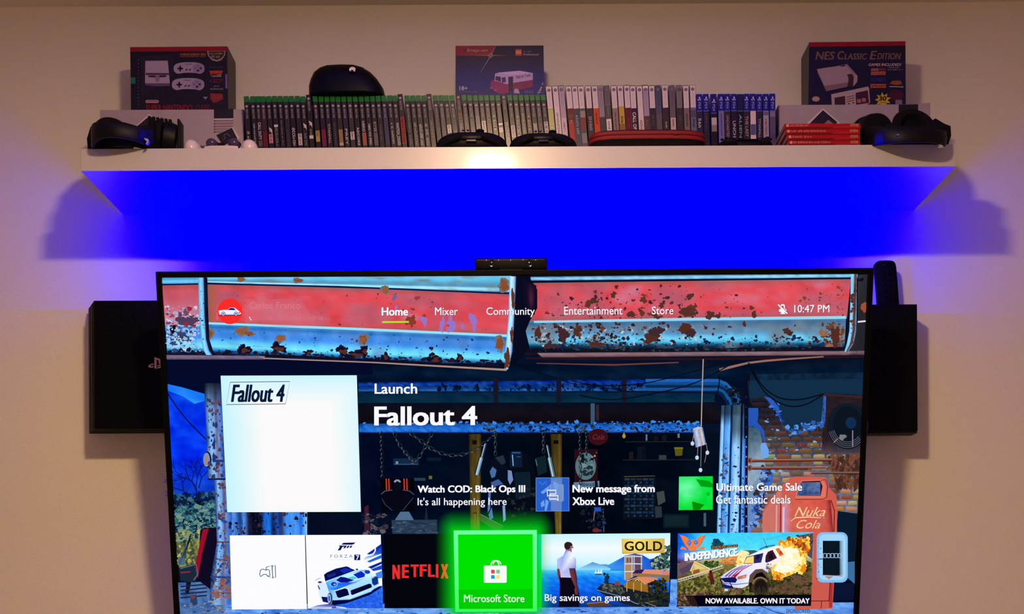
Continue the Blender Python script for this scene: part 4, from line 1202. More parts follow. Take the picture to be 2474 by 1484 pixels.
tv_box(hw - BZ, hw, BZ * .8, TH - BZ * .8, -.03, .006, 'frame_side', M['bezel'], tv, .002)
tv_box(-hw + .004, hw - .004, .004, TH - .004, -.045, -.004, 'back_shell', M['black'], tv, .004)
b = MB(); b.box(-.25, .25, 2.62, WALL, TZ - .62, TZ - .28, bev=.004); b.build('wall_bracket', M['black'], tv)

# a strip of blue diodes along the top of the television's back, shining on wall and shelf
LTN = (-TDN * .75 - TN * .66).normalized()             # the diodes face up and towards the wall
LTT = TXV.cross(LTN).normalized()
lc = tvp(0, .022, -.052)
b = MB()
b.rings([[lc + TXV * u + LTT * s_ * .005 + LTN * n_ for s_, n_ in ((-1, 0), (1, 0), (1, -.004), (-1, -.004))] for u in (-.725, .725)])
ls = b.build('light_strip', M['black'], tv, label='blue glowing light strip behind the television')
b = MB()
for i in range(40):
    u0, u1 = -.725 + 1.45 * i / 40, -.725 + 1.45 * (i + 1) / 40
    q = [lc + TXV * u + LTT * s_ * .0045 + LTN * .0004 for u, s_ in ((u0, -1), (u1, -1), (u1, 1), (u0, 1))]
    b.add(q, [(0, 1, 2, 3)] if (q[1] - q[0]).cross(q[3] - q[0]).dot(LTN) > 0 else [(3, 2, 1, 0)])
b.build('diode_row', M['led'], ls)

# ---- camera bar clipped on the top edge
cd0 = TD - .006
c0, c1 = at(1147.5, 623, cd0), at(1322.5, 650, cd0)
t = thing('console_camera', ((c0.x + c1.x) / 2, TD, TZ), 'small black twin-lens camera bar clipped on top of the television', 'camera')
ct = (at(1147, 624, cd0).z + at(1322, 622, cd0).z) / 2
cb = (at(1147, 650.5, cd0).z + at(1322, 649.5, cd0).z) / 2
b = MB(); b.box(c0.x, c1.x, cd0, cd0 + .026, cb, ct, bev=.0022); b.build('camera_body', M['console'], t, smooth=True)
b = MB(); b.box(at(1206, 650, cd0).x, at(1262, 650, cd0).x, cd0 + .001, cd0 + .022, TZ - .004, cb + .002, bev=.001); b.build('clip', M['console'], t)
for x in (1188, 1279):
    c = at(x, 636, cd0)
    b = MB(); b.disc((c.x, cd0, c.z), (0, -1, 0), [(.0078, -.001), (.0078, .0012), (.0062, .0012), (.0050, .0004), (.0025, .0010), (.0003, .0013)], 24); b.build('lens', M['glass'], t, smooth=True)
a = Art(face_map(cd0, .0004))
a.line([(1152, 629), (1316, 627.5)], 1.0, (60, 40, 70), 0)
for x, y in ((1175, 629), (1204.5, 629), (1234, 629), (1264, 628), (1294, 628.5)): a.ell(x, y, 1.1, 1.5, (190, 176, 190), 1, n=10)
a.build('sensor_row', t, M['print'])
# ------------------------------------------------------------------ what the television shows
def scr(x, y, l):
    r = ray(x, y)
    n = .0003 + .0001 * l
    t = (n - (CAM - T0).dot(TN)) / r.dot(TN)
    return CAM + r * t
b = MB()
b.add([tvp(-hw + .008, .008, .0001), tvp(hw - .008, .008, .0001), tvp(hw - .008, TH - .008, .0001), tvp(-hw + .008, TH - .008, .0001)], [(3, 2, 1, 0)])
panel = b.build('screen_panel', M['glass'], tv)

RUST = [(92, 44, 30), (70, 36, 36), (110, 56, 36), (60, 34, 48)]
DRUST = [(20, 18, 40), (14, 20, 48), (34, 26, 44)]
def lerp(a, b, t): return a + (b - a) * t
def edge(p, q): return lambda u: (lerp(p[0], q[0], u), lerp(p[1], q[1], u))
def band(a, L0, L1, R0, R1, stops, layer, nx=60, ny=10, amp=18, seed=0, sc=(14, 3), spots=None):
    """horizontal pipe or board: left end L0..L1, right end R0..R1, colours across from top to bottom"""
    def fn(u, v, x, y):
        c = ramp(v, stops)
        n = fbm(u * sc[0] * 3, v * sc[1] + u * 4, seed) - .5
        c = c + (n * amp * 2)[..., None]
        if spots is not None:
            m = np.clip((fbm(u * sc[0], v * sc[1], seed + 50) - spots[1]) * spots[2], 0, 1)
            c = mixc(c, spots[0], 0) * (1 - m[..., None]) + np.asarray(spots[0], float) * m[..., None]
        return c
    a.patch([L0, R0, R1, L1], nx, ny, fn, layer)

wp = Art(scr)
# dark ground of the picture
wp.patch([(392, 664), (2098, 656), (2054, 1606), (443, 1606)], 40, 46, lambda u, v, x, y: ramp(v, [(0, (10, 14, 34)), (.28, (4, 18, 44)), (.5, (4, 14, 34)), (.8, (3, 12, 32)), (1, (8, 24, 60))]) + ((fbm(u * 20, v * 12, 3) - .5) * 14)[..., None], 0)
# ---------------- painted red boards between pale blue pipes along the top
def red(u, v, x, y, seed=0):
    n = fbm(x / 90, y / 45, 11 + seed)
    m = fbm(x / 30, y / 24, 21 + seed)
    c = ramp(n, [(.25, (184, 88, 108)), (.42, (206, 88, 104)), (.56, (224, 70, 80)), (.68, (218, 92, 110)), (.82, (206, 116, 142))])
    e = np.minimum(v, 1 - v)
    c = mixc(c, (150, 92, 84), np.clip(.14 - e, 0, .14) / .14 * .7)
    return c + ((m - .5) * 26)[..., None]
wp.patch([(392, 688), (480, 687), (484, 800), (400, 800)], 14, 14, lambda u, v, x, y: mixc(red(u, v, x, y, 3), (206, 150, 176), np.clip(v * 1.6 - .45, 0, .85)), 1)
wp.patch([(498, 686), (1234, 708), (1226, 812), (500, 782)], 80, 16, lambda u, v, x, y: red(u, v, x, y), 1)
wp.patch([(1278, 684), (2056, 674), (2046, 770), (1270, 776)], 80, 16, lambda u, v, x, y: red(u, v, x, y, 9), 1)
wp.poly([(498, 686), (530, 687), (520, 784), (500, 784)], [(150, 96, 70, .9), (190, 90, 90, 0.9), (190, 90, 90, .9), (160, 84, 60, .9)], 2)
CY_ = (124, 224, 252); MB_ = (70, 140, 232)
band(wp, (392, 671), (392, 686), (479, 670), (479, 685), [(0, (70, 150, 190)), (.3, (80, 170, 226)), (.7, (130, 220, 255)), (1, (60, 140, 220))], 2, 20, 5, 14, 1)
band(wp, (498, 670), (500, 683), (1236, 665), (1234, 707), [(0, (120, 190, 236)), (.25, (104, 204, 244)), (.55, (86, 156, 190)), (.7, (96, 150, 190)), (.76, (150, 236, 255)), (.92, (170, 236, 255)), (1, (40, 90, 150))], 2, 70, 10, 16, 2, spots=((120, 130, 130), .6, 4))
wp.line([(392, 688), (479, 686.5)], 3.5, (8, 20, 70), 3)
wp.line([(498, 685.5), (820, 693), (1234, 709.5)], 4, (10, 26, 74), 3)
band(wp, (1282, 669), (1282, 678), (2060, 660), (2058, 671), [(0, (70, 120, 180)), (.5, (150, 220, 250)), (1, (90, 160, 210))], 2, 70, 4, 40, 5, sc=(40, 2))
wp.line([(1276, 680.5), (2056, 672.5)], 4.5, (6, 14, 44), 3)
# lower rims and round pipes
PIPE = [(0, (86, 170, 220)), (.10, (40, 110, 190)), (.22, (70, 140, 226)), (.42, (64, 140, 236)), (.60, (104, 214, 255)), (.74, (124, 236, 255)), (.84, (40, 130, 200)), (.93, (10, 34, 80)), (1, (8, 14, 40))]
band(wp, (400, 785), (404, 857), (484, 786), (492, 857), PIPE, 2, 24, 16, 20, 7)
band(wp, (500, 781), (512, 858), (1226, 811), (1218, 889), PIPE, 2, 90, 18, 22, 8, spots=((90, 130, 190), .62, 3))
band(wp, (1266, 775), (1272, 846), (2044, 768), (2040, 842), [(0, (90, 150, 190)), (.10, (60, 110, 160)), (.25, (96, 124, 150)), (.45, (90, 150, 196)), (.62, (110, 210, 250)), (.74, (90, 200, 240)), (.84, (24, 90, 130)), (.93, (14, 34, 60)), (1, (14, 18, 40))], 2, 90, 18, 24, 9, spots=((110, 130, 146), .5, 3))
wp.line([(498, 781), (860, 795), (1226, 811.5)], [5, 6, 6], (150, 226, 255), 4)
wp.line([(1290, 778), (1660, 771.5), (2044, 767)], [5, 7, 7], (150, 216, 244), 4)
wp.line([(410, 787), (482, 786)], 5, (130, 210, 250), 4)
# flakes and rust
L_ = lambda p, q, r, s: (lambda u, v: (lerp(lerp(p[0], q[0], u), lerp(s[0], r[0], u), v), lerp(lerp(p[1], q[1], u), lerp(s[1], r[1], u), v)))
wp.chips(L_((398, 740), (480, 740), (488, 852), (404, 850)), 260, 3.6, [(170, 196, 236), (150, 170, 220), (196, 206, 240)], 4, 1, lambda u, v: .35 + .6 * v)
wp.chips(L_((402, 745), (470, 745), (476, 800), (404, 800)), 40, 5, [(150, 40, 60), (120, 70, 100), (92, 60, 96)], 5, 2)
wp.blob(452, 776, 24, 12, (80, 60, 86), 5, 3, 15); wp.blob(424, 806, 13, 22, (72, 60, 90), 5, 4, 15); wp.blob(436, 820, 18, 14, (66, 58, 84), 5, 41, 15); wp.blob(418, 796, 7, 9, (6, 10, 30), 6, 5)
wp.chips(L_((404, 788), (470, 796), (470, 846), (408, 848)), 70, 4.5, [(130, 190, 240), (180, 214, 246), (40, 70, 120)], 6, 6)
wp.chips(L_((404, 840), (484, 846), (486, 857), (406, 857)), 40, 5, DRUST, 6, 8)
for k, (x, y, rx, ry) in enumerate(((504, 806, 9, 12), (584, 800, 12, 9), (602, 806, 10, 5), (678, 818, 9, 8), (878, 820, 9, 10), (876, 822, 5, 7), (1208, 830, 8, 16), (930, 700, 8, 8), (1218, 690, 12, 12), (582, 675, 8, 5), (720, 678, 9, 5))):
    wp.blob(x, y, rx * 1.4, ry * 1.3, (120, 110, 110), 4, k + 60, 13, .3); wp.blob(x, y, rx, ry, (146, 90, 54) if k % 2 else (132, 78, 44), 5, k + 70, 13)
for k, (x, y, rx, ry) in enumerate(((590, 845, 15, 13), (672, 842, 17, 12), (744, 852, 10, 7), (828, 848, 14, 13), (862, 856, 24, 9), (880, 848, 10, 12), (930, 862, 9, 10), (1050, 868, 17, 10), (1044, 858, 7, 6), (1110, 865, 7, 12), (1042, 842, 4, 5))):
    wp.blob(x, y, rx, ry, (14, 14, 40), 6, k + 90, 14, .55)
    wp.blob(x + 2, y + 2, rx * .6, ry * .5, (84, 44, 40), 7, k + 99, 11, .55)
wp.chips(L_((520, 846), (1210, 872), (1215, 886), (520, 857)), 150, 6, DRUST, 6, 9, asp=.7)
wp.chips(L_((520, 790), (1210, 820), (1215, 870), (520, 850)), 90, 2.4, [(30, 50, 110), (40, 60, 130)], 5, 10)
wp.chips(L_((560, 700), (1220, 715), (1220, 800), (560, 775)), 90, 2.6, [(120, 40, 50), (140, 60, 60)], 4, 11, lambda u, v: .25 + .5 * (abs(u - .65) < .08))
for k, (x, y, rx, ry) in enumerate(((953, 718, 5, 9), (1024, 775, 7, 12), (1068, 785, 6, 16), (1090, 785, 10, 20), (1144, 776, 9, 18), (1117, 788, 4, 6), (957, 744, 4, 5))):
    wp.blob(x, y, rx, ry, (150, 116, 200) if k else (120, 96, 150), 4, k + 120, 12, .5)
wp.blob(993, 776, 12, 14, (138, 58, 44), 5, 131); wp.blob(1008, 720, 6, 5, (150, 60, 56), 5, 132)
bell = lambda u: math.exp(-((u - .33) / .28) ** 2)
wp.chips(L_((1290, 690), (2040, 684), (2030, 766), (1285, 772)), 460, 3.7, RUST, 4, 12, lambda u, v: bell(u) * (.15 + .9 * v))
for k, (x, y, rx, ry) in enumerate(((1420, 735, 9, 9), (1432, 728, 11, 8), (1482, 712, 8, 9), (1555, 725, 10, 9), (1667, 716, 10, 9), (1660, 755, 24, 12), (1672, 745, 14, 12), (1716, 762, 14, 10), (1735, 764, 8, 7), (1816, 744, 7, 6), (1822, 760, 7, 10), (1598, 738, 8, 7), (1550, 755, 8, 10), (1586, 765, 9, 7), (1524, 760, 10, 10))):
    wp.blob(x, y, rx * .85, ry * .85, (84, 48, 40) if k % 3 else (100, 52, 40), 5, k + 140, 13, .5)
wp.chips(L_((1285, 782), (2030, 776), (2030, 840), (1285, 846)), 430, 4.4, RUST + [(34, 30, 40)], 5, 13, lambda u, v: .10 + .95 * math.exp(-((u - .20) / .22) ** 2))
wp.chips(L_((1285, 790), (1700, 786), (1700, 832), (1285, 838)), 90, 3.6, [(160, 176, 190), (186, 200, 214)], 4, 14)
wp.chips(L_((1290, 815), (2030, 812), (2030, 838), (1290, 838)), 130, 4, [(20, 50, 90), (16, 30, 60)], 6, 15)
for k, (x, y, rx, ry) in enumerate(((1360, 808, 14, 26), (1395, 800, 12, 12), (1300, 805, 10, 16), (1585, 805, 20, 18), (1572, 818, 18, 14), (1658, 796, 24, 16), (1668, 806, 14, 12), (1440, 832, 16, 10), (1900, 800, 12, 8), (1908, 806, 9, 7), (1798, 783, 6, 8), (2018, 812, 15, 26), (1330, 836, 20, 8))):
    wp.blob(x, y, rx * .82, ry * .82, (82, 44, 34) if k % 3 else (64, 40, 44), 7, k + 160, 14, .5)
wp.chips(L_((1880, 690), (2040, 686), (2040, 764), (1960, 766)), 60, 3.5, [(150, 70, 40), (110, 60, 40)], 4, 16, lambda u, v: u)
wp.chips(L_((1980, 780), (2040, 780), (2036, 840), (1990, 838)), 110, 4.5, [(110, 64, 46), (90, 56, 44), (150, 100, 70)], 6, 17, lambda u, v: .3 + u)
wp.chips(L_((1300, 840), (1960, 836), (1960, 846), (1300, 850)), 120, 5, [(30, 50, 64), (20, 26, 40), (50, 70, 80)], 7, 18, asp=.5)
# upright tubes
def post(xs, lay, cols, seed):
    """xs: (y, x left, x right) rows"""
    n = len(xs)
    for (ya, la, ra), (yb, lb, rb) in zip(xs, xs[1:]):
        wp.patch([(la, ya), (ra, ya), (rb, yb), (lb, yb)], 8, 8, lambda u, v, x, y: ramp(u, cols) + ((fbm(x / 5, y / 22, seed) - .5) * 40)[..., None], lay)
post([(671, 479, 501), (755, 481, 503), (820, 486, 506), (846, 491, 514), (858, 498, 522)], 8, [(0, (90, 170, 230)), (.25, (150, 226, 255)), (.52, (104, 180, 236)), (.6, (6, 20, 60)), (1, (6, 12, 40))], 30)
wp.chips(L_((481, 690), (492, 690), (496, 820), (486, 820)), 14, 2, [(20, 60, 110)], 9, 19)
wp.poly([(1247, 666), (1278, 668), (1298, 700), (1298, 745), (1280, 776), (1270, 800), (1280, 842), (1236, 888), (1226, 880), (1236, 760)], (8, 10, 30), 7)
wp.patch([(1262, 676), (1296, 690), (1292, 760), (1270, 770)], 10, 10, lambda u, v, x, y: mixc((14, 12, 36), (84, 30, 56), np.clip(1 - abs(u - .62) * 3, 0, 1) * np.clip(1.2 - abs(v - .45) * 2.4, 0, 1)), 8)
post([(668, 1231, 1247), (760, 1229, 1243), (850, 1221, 1238), (893, 1219, 1228)], 9, [(0, (110, 190, 236)), (.3, (206, 240, 255)), (.7, (170, 220, 250)), (1, (60, 100, 160))], 31)
for k, (x, y, rx, ry) in enumerate(((1239, 715, 4, 16), (1240, 735, 4, 12), (1236, 810, 4, 18), (1226, 862, 6, 20), (1224, 880, 5, 12))): wp.blob(x, y, rx, ry, (96, 50, 36), 10, k + 200, 12)
post([(662, 2056, 2073), (740, 2054, 2071), (800, 2052, 2069), (830, 2046, 2063), (850, 2040, 2050)], 9, [(0, (120, 200, 244)), (.35, (150, 214, 250)), (.5, (96, 60, 50)), (.75, (80, 60, 70)), (.85, (120, 180, 230)), (1, (20, 30, 60))], 32)
wp.chips(L_((2058, 690), (2068, 690), (2062, 830), (2054, 830)), 30, 4, [(100, 54, 36), (80, 48, 40)], 10, 20)
wp.poly([(2074, 664), (2098, 663), (2090, 858), (2052, 858), (2068, 800)], [(50, 50, 56), (40, 40, 46), (34, 34, 44), (44, 40, 46), (40, 36, 40)], 8)
wp.blob(2088, 742, 7, 13, (160, 80, 50), 9, 210); wp.line([(2072, 778), (2092, 776)], 4, (220, 224, 236), 9); wp.line([(2071, 671), (2071, 780)], 2.5, (6, 8, 24), 10); wp.blob(2080, 676, 8, 4, (16, 16, 26), 9, 211)
# ledges under the boards
band(wp, (402, 858), (403, 869), (640, 860), (640, 869), [(0, (110, 92, 120)), (.4, (130, 108, 136)), (1, (80, 70, 100))], 8, 40, 4, 20, 33)
wp.poly([(404, 869), (900, 872), (900, 905), (404, 915)], (4, 10, 40), 7)
wp.line([(628, 861), (640, 866), (900, 876), (1224, 894)], [2, 3, 3, 5], (170, 140, 130), 9); wp.line([(628, 858), (900, 870), (1220, 888)], 4, (16, 12, 30), 9)
band(wp, (1272, 845), (1268, 858), (2092, 838), (2092, 850), [(0, (14, 14, 30)), (1, (22, 20, 34))], 7, 30, 3, 8, 34)
band(wp, (1298, 853), (1310, 864), (2092, 848), (2092, 858), [(0, (126, 96, 110)), (.5, (140, 110, 118)), (1, (90, 64, 70))], 8, 60, 4, 24, 35)
wp.line([(1270, 866), (1700, 868), (2090, 862)], [5, 6, 5], (40, 18, 26), 8)
wp.line([(1296, 878), (1480, 882), (1640, 876)], [2, 4, 3], (104, 60, 56), 8)
wp.line([(1738, 894), (1754, 890), (1770, 886), (1808, 877), (1850, 872), (1900, 868), (1990, 862)], [7, 6, 6, 5, 5, 4, 3], (150, 106, 96), 9)
# ---------------- roof beams of the garage
band(wp, (866, 880), (866, 925), (2090, 870), (2088, 940), [(0, (5, 14, 34)), (.5, (3, 26, 52)), (1, (3, 13, 34))], 3, 50, 8, 12, 36)
band(wp, (866, 924), (866, 947), (1720, 914), (1730, 946), [(0, (4, 20, 70)), (.2, (10, 60, 176)), (.45, (12, 52, 120)), (.7, (14, 60, 130)), (.92, (34, 104, 180)), (1, (4, 16, 50))], 5, 90, 8, 34, 37, sc=(30, 4))
band(wp, (866, 948), (866, 974), (1726, 948), (1728, 972), [(0, (5, 34, 64)), (1, (8, 46, 66))], 5, 50, 4, 12, 38)
wp.chips(L_((1060, 930), (1640, 928), (1640, 946), (1060, 942)), 130, 4, [(4, 16, 40), (6, 30, 70)], 6, 21, asp=1.5)
band(wp, (868, 974), (868, 1026), (1738, 972), (1740, 1024), [(0, (6, 14, 30)), (.5, (20, 14, 22)), (1, (10, 8, 16))], 4, 40, 5, 6, 39)
band(wp, (868, 1024), (868, 1046), (1690, 1022), (1700, 1046), [(0, (20, 80, 170)), (.4, (30, 104, 206)), (.8, (40, 120, 226)), (1, (10, 40, 110))], 6, 110, 6, 36, 40, sc=(40, 3))
wp.chips(L_((1150, 1022), (1700, 1020), (1700, 1046), (1180, 1044)), 330, 3.4, [(20, 26, 30), (8, 24, 60), (60, 60, 56)], 7, 22, lambda u, v: .35 + .6 * v)
wp.chips(L_((880, 1020), (1700, 1018), (1700, 1025), (880, 1023)), 150, 4, [(60, 140, 226), (8, 20, 50)], 7, 23, asp=.8)
for x in (1198, 1350, 1508): wp.rect(x - 6, 915, x + 6, 974, (22, 22, 40), 7)
wp.rect(1427, 975, 1437, 1022, (60, 84, 110), 7); wp.rect(1440, 978, 1447, 1018, (50, 34, 44), 7)
# bent duct and its upright
pts_o = [(1735, 918), (1760, 926), (1778, 944), (1790, 968), (1794, 978)]
for i, (off, c) in enumerate(((0, (30, 96, 180)), (7, (18, 74, 138)), (14, (8, 40, 80)), (21, (24, 84, 150)), (28, (8, 32, 66)))):
    wp.line([(1560, 920 + off), (1735, 920 + off), (1752 + 1 - off * .3, 927 + off * .9), (1772 - off * .8, 946 + off * .5), (1784 - off, 968), (1788 - off, 980)], 8, c, 8)
wp.chips(L_((1750, 930), (1776, 935), (1794, 975), (1778, 978)), 60, 4, [(8, 14, 30), (30, 34, 40)], 9, 24)
wp.line([(1737, 905), (1738, 925), (1733, 950), (1726, 968)], 3, (6, 10, 30), 9)
COLS = [(0, (20, 60, 130)), (.03, (120, 190, 250)), (.11, (170, 226, 255)), (.13, (20, 60, 140)), (.16, (70, 140, 236)), (.34, (120, 200, 255)), (.36, (14, 36, 90)), (.41, (20, 50, 110)), (.43, (100, 170, 250)), (.58, (170, 220, 255)), (.70, (130, 200, 255)), (.72, (8, 16, 50)), (.77, (14, 30, 80)), (.79, (110, 180, 250)), (.88, (60, 120, 220)), (.91, (6, 12, 40)), (1, (8, 16, 50))]
def colfn(u, v, x, y):
    c = ramp(u, COLS) + ((fbm(x / 5, y / 30, 41) - .5) * 60)[..., None]
    d_ = np.clip((1030 - y) / 30, 0, 1)
    d2 = np.clip((1080 - y) / 40, 0, 1) * (u > .4)
    return c * (1 - .62 * np.maximum(d_, d2 * .8))[..., None]
wp.patch([(1742, 980), (1810, 976), (1806, 1292), (1731, 1292)], 64, 60, colfn, 8)
wp.chips(L_((1744, 1080), (1760, 1080), (1756, 1280), (1738, 1280)), 70, 3, [(40, 60, 120), (90, 70, 90)], 9, 25)
wp.chips(L_((1770, 1060), (1800, 1060), (1800, 1290), (1766, 1290)), 110, 3, [(10, 30, 90), (30, 60, 140)], 9, 26, lambda u, v: v * .9)
wp.poly([(1798, 905), (1812, 903), (1810, 1060), (1798, 1060)], (8, 12, 30), 9)
for k in range(14): wp.ell(1803, 960 + 24 * k, 2, 2.4, (90, 140, 200) if k > 3 else (20, 40, 80), 10, n=8)
# ---------------- inside of the garage
wp.patch([(872, 1046), (1738, 1046), (1732, 1290), (876, 1290)], 40, 14, lambda u, v, x, y: ramp(u, [(0, (3, 12, 36)), (.25, (2, 12, 32)), (.55, (1, 6, 16)), (.8, (1, 8, 22)), (1, (3, 13, 28))]) + ((fbm(u * 16, v * 8, 42) - .5) * 14)[..., None], 5)
def chain(p, n, layer=8, c=(34, 40, 48), s=7.0, sl=.55):
    for k in range(n):
        t = k / max(1, n - 1)
        x, y = p(t); x2, y2 = p(min(1, t + .02)) if t < .98 else (x + (x - p(t - .02)[0]), y + (y - p(t - .02)[1]))
        an = math.atan2(y2 - y, x2 - x)
        wd = s * (sl if k % 2 == 0 else .22)
        ps = [(x + s * math.cos(th) * math.cos(an) - wd * math.sin(th) * math.sin(an), y + s * math.cos(th) * math.sin(an) + wd * math.sin(th) * math.cos(an)) for th in [2 * math.pi * i / 14 for i in range(15)]]
        wp.line(ps, 2.0, c, layer)
        wp.line(ps[4:8], 1.0, (110, 124, 140), layer + 1)
chain(lambda t: (921 + 3 * t, 1050 + 104 * t), 11, c=(18, 24, 34))
chain(lambda t: (954 + 46 * t, 1050 + 66 * t ** .7 ), 8)
chain(lambda t: (1000 + 42 * t, 1116 - 66 * t ** 1.4), 7)
chain(lambda t: (996 + 46 * t, 1050 + 34 * t), 5)
chain(lambda t: (1042 + 152 * t, 1084 + 40 * t * (1 - t) * 2.2 - 36 * t ** 2.2), 13)
for x, y0, y1 in ((1197, 1050, 1096), (1313, 1050, 1090)): chain(lambda t, x=x, y0=y0, y1=y1: (x, y0 + (y1 - y0) * t), 5, s=6)
def ypost(x0, x1, xb0, xb1):
    wp.patch([(x0, 1049), (x1, 1049), (xb1, 1290), (xb0, 1290)], 8, 40, lambda u, v, x, y: ramp(u, [(0, (52, 46, 16)), (.3, (96, 78, 26)), (.55, (78, 64, 24)), (.8, (120, 96, 34)), (1, (40, 36, 18))]) * (.72 + .5 * v)[..., None] + ((fbm(x / 5, y / 14, 43) - .5) * 24)[..., None], 7)
ypost(1133, 1163, 1137, 1160); ypost(1330, 1358, 1342, 1357)
wp.rect(1141, 1064, 1152, 1074, (12, 12, 18), 8); wp.rect(1337, 1064, 1349, 1073, (12, 10, 16), 8); wp.rect(1143, 1238, 1152, 1286, (60, 46, 20), 8); wp.rect(1144, 1242, 1151, 1286, (110, 86, 40), 9)
wp.poly([(1160, 1242), (1214, 1274), (1206, 1290), (1160, 1258)], (60, 74, 50), 8)
wp.line([(1161, 1243), (1216, 1272)], 1.6, (120, 130, 100), 9)
# hoisted machinery between the posts: pistons, hanging metal shapes
for (xa, ya, xb, yb, w_, c) in ((1173, 1072, 1164, 1106, 5, (60, 80, 100)), (1163, 1106, 1152, 1148, 8, (110, 150, 180)), (1322, 1076, 1328, 1106, 5, (40, 60, 80)), (1327, 1106, 1337, 1152, 9, (84, 120, 130))):
    wp.line([(xa, ya), (xb, yb)], w_ + 4, (10, 20, 30), 8); wp.line([(xa, ya), (xb, yb)], w_, c, 9); wp.line([(xa - 1, ya), (xb - 1, yb)], w_ * .3, (190, 214, 230), 10)
DM = (6, 14, 30)
wp.poly([(1188, 1110), (1214, 1100), (1224, 1128), (1240, 1150), (1236, 1180), (1226, 1250), (1192, 1258), (1180, 1230), (1184, 1170), (1182, 1140)], DM, 8)
wp.poly([(1232, 1094), (1270, 1090), (1290, 1130), (1296, 1180), (1294, 1270), (1226, 1280), (1224, 1180)], (4, 10, 22), 8)
for k, (pl, c) in enumerate(((((1183, 1140), (1190, 1128), (1200, 1136), (1196, 1152), (1188, 1156)), (70, 110, 160)), (((1227, 1136), (1236, 1138), (1240, 1160), (1232, 1172), (1227, 1160)), (110, 140, 190)), (((1186, 1166), (1204, 1158), (1216, 1170), (1200, 1174), (1190, 1186)), (60, 90, 150)), (((1180, 1190), (1186, 1184), (1184, 1230), (1178, 1240)), (90, 120, 190)), (((1180, 1244), (1188, 1226), (1192, 1252), (1184, 1256)), (80, 120, 170)), (((1214, 1222), (1220, 1220), (1222, 1256), (1216, 1262)), (130, 160, 200)), (((1196, 1106), (1216, 1100), (1222, 1118), (1212, 1124)), (34, 48, 60)))):
    wp.poly(pl, c, 9 + (k % 2))
wp.rect(1232, 1096, 1262, 1130, (14, 26, 50), 9); wp.rect(1236, 1092, 1258, 1097, (40, 80, 130), 9); wp.line([(1238, 1099), (1240, 1126)], 2.5, (120, 170, 220), 10); wp.line([(1248, 1104), (1258, 1104)], 1.5, (60, 100, 140), 10)
wp.poly([(1242, 1142), (1280, 1140), (1284, 1200), (1246, 1206)], (12, 30, 44), 9)
wp.chips(L_((1228, 1180), (1290, 1180), (1290, 1270), (1228, 1270)), 40, 4, [(30, 40, 50), (50, 40, 40), (14, 30, 40)], 10, 27)
wp.poly([(1292, 1108), (1318, 1100), (1322, 1140), (1300, 1150)], (14, 34, 44), 9); wp.line([(1294, 1110), (1298, 1126)], 1.5, (90, 130, 140), 10)
# wall signs, shelf, notes
wp.ell(1445, 1056, 24, 20, (58, 14, 24), 8); wp.text('Cola', (1432, 1050, 1460, 1062), (110, 50, 60), 9, shear=.3)
wp.rect(1388, 1086, 1444, 1166, (40, 12, 22), 7)
wp.ell(1415, 1127, 25, 33, (84, 116, 124), 8)
wp.chips(L_((1398, 1104), (1432, 1104), (1432, 1148), (1398, 1148)), 22, 7, [(14, 20, 28), (30, 44, 52), (110, 140, 146)], 9, 28)
chain(lambda t: (1401 + 2 * t, 1050 + 116 * t), 13, 10, (24, 30, 36), 5.5); chain(lambda t: (1417, 1050 + 46 * t), 6, 10, (24, 30, 36), 5.5)
for k in range(10):
    th = R(36 * k - 90); pass
wp.ell(1437, 1102, 2.2, 2.8, (170, 170, 140), 9, n=5); wp.ell(1441, 1094, 1.6, 1.8, (150, 90, 70), 9, n=5)
wp.poly([(1386, 1166), (1448, 1162), (1448, 1176), (1386, 1180)], (96, 130, 150), 8); wp.scribble((1400, 1167, 1436, 1175), (30, 50, 90), 9, 3, n=8); wp.poly([(1437, 1162), (1443, 1160), (1445, 1177), (1437, 1177)], (10, 14, 30), 9)
for y, x0, x1 in ((1068, 1510, 1690), (1112, 1504, 1688)): wp.line([(x0, y), (x1, y - 1)], 2, (34, 34, 38), 7)
wp.ell(1507.5, 1054, 4, 5.5, (170, 150, 50), 8, n=12); wp.rect(1505, 1046, 1510, 1050, (110, 100, 50), 8)
wp.rect(1560, 1050, 1564, 1065, (90, 120, 140), 8); wp.rect(1637, 1048, 1642, 1058, (110, 120, 120), 8)
for x, y0, c in ((1540, 1080, (10, 20, 34)), (1550, 1078, (8, 16, 30)), (1580, 1054, (16, 18, 30)), (1600, 1052, (20, 20, 30)), (1520, 1092, (24, 24, 30))): wp.rect(x, y0, x + 10, 1110 if y0 > 1070 else 1067, c, 8)
wp.poly([(1629, 1082), (1650, 1081), (1648, 1101), (1632, 1102)], (92, 84, 22), 8); wp.rect(1629, 1081, 1650, 1085, (120, 110, 30), 9); wp.rect(1592, 1100, 1610, 1111, (50, 60, 60), 8)
wp.rect(1505, 1150, 1585, 1254, (10, 16, 26), 7)
for j in range(12):
    for i in range(5): wp.rect(1509 + 14.6 * i + (7 if j % 2 else 0), 1156 + 8 * j, 1521 + 14.6 * i, 1161 + 8 * j, (22, 46, 74) if (i + j) % 3 else (30, 58, 90), 8)
wp.line([(1508, 1152), (1582, 1150)], 1.6, (90, 84, 40), 9)
wp.poly([(1586, 1190), (1604, 1186), (1608, 1212), (1590, 1222)], (60, 72, 68), 8); wp.poly([(1582, 1224), (1598, 1224), (1600, 1250), (1584, 1252)], (40, 52, 56), 8)
wp.rect(1602, 1242, 1666, 1276, (10, 24, 34), 7); wp.rect(1606, 1246, 1662, 1272, (16, 34, 42), 8)
wp.chips(L_((1404, 1218), (1460, 1218), (1460, 1284), (1404, 1284)), 40, 5, [(16, 30, 50), (30, 24, 40), (20, 60, 120)], 8, 29)
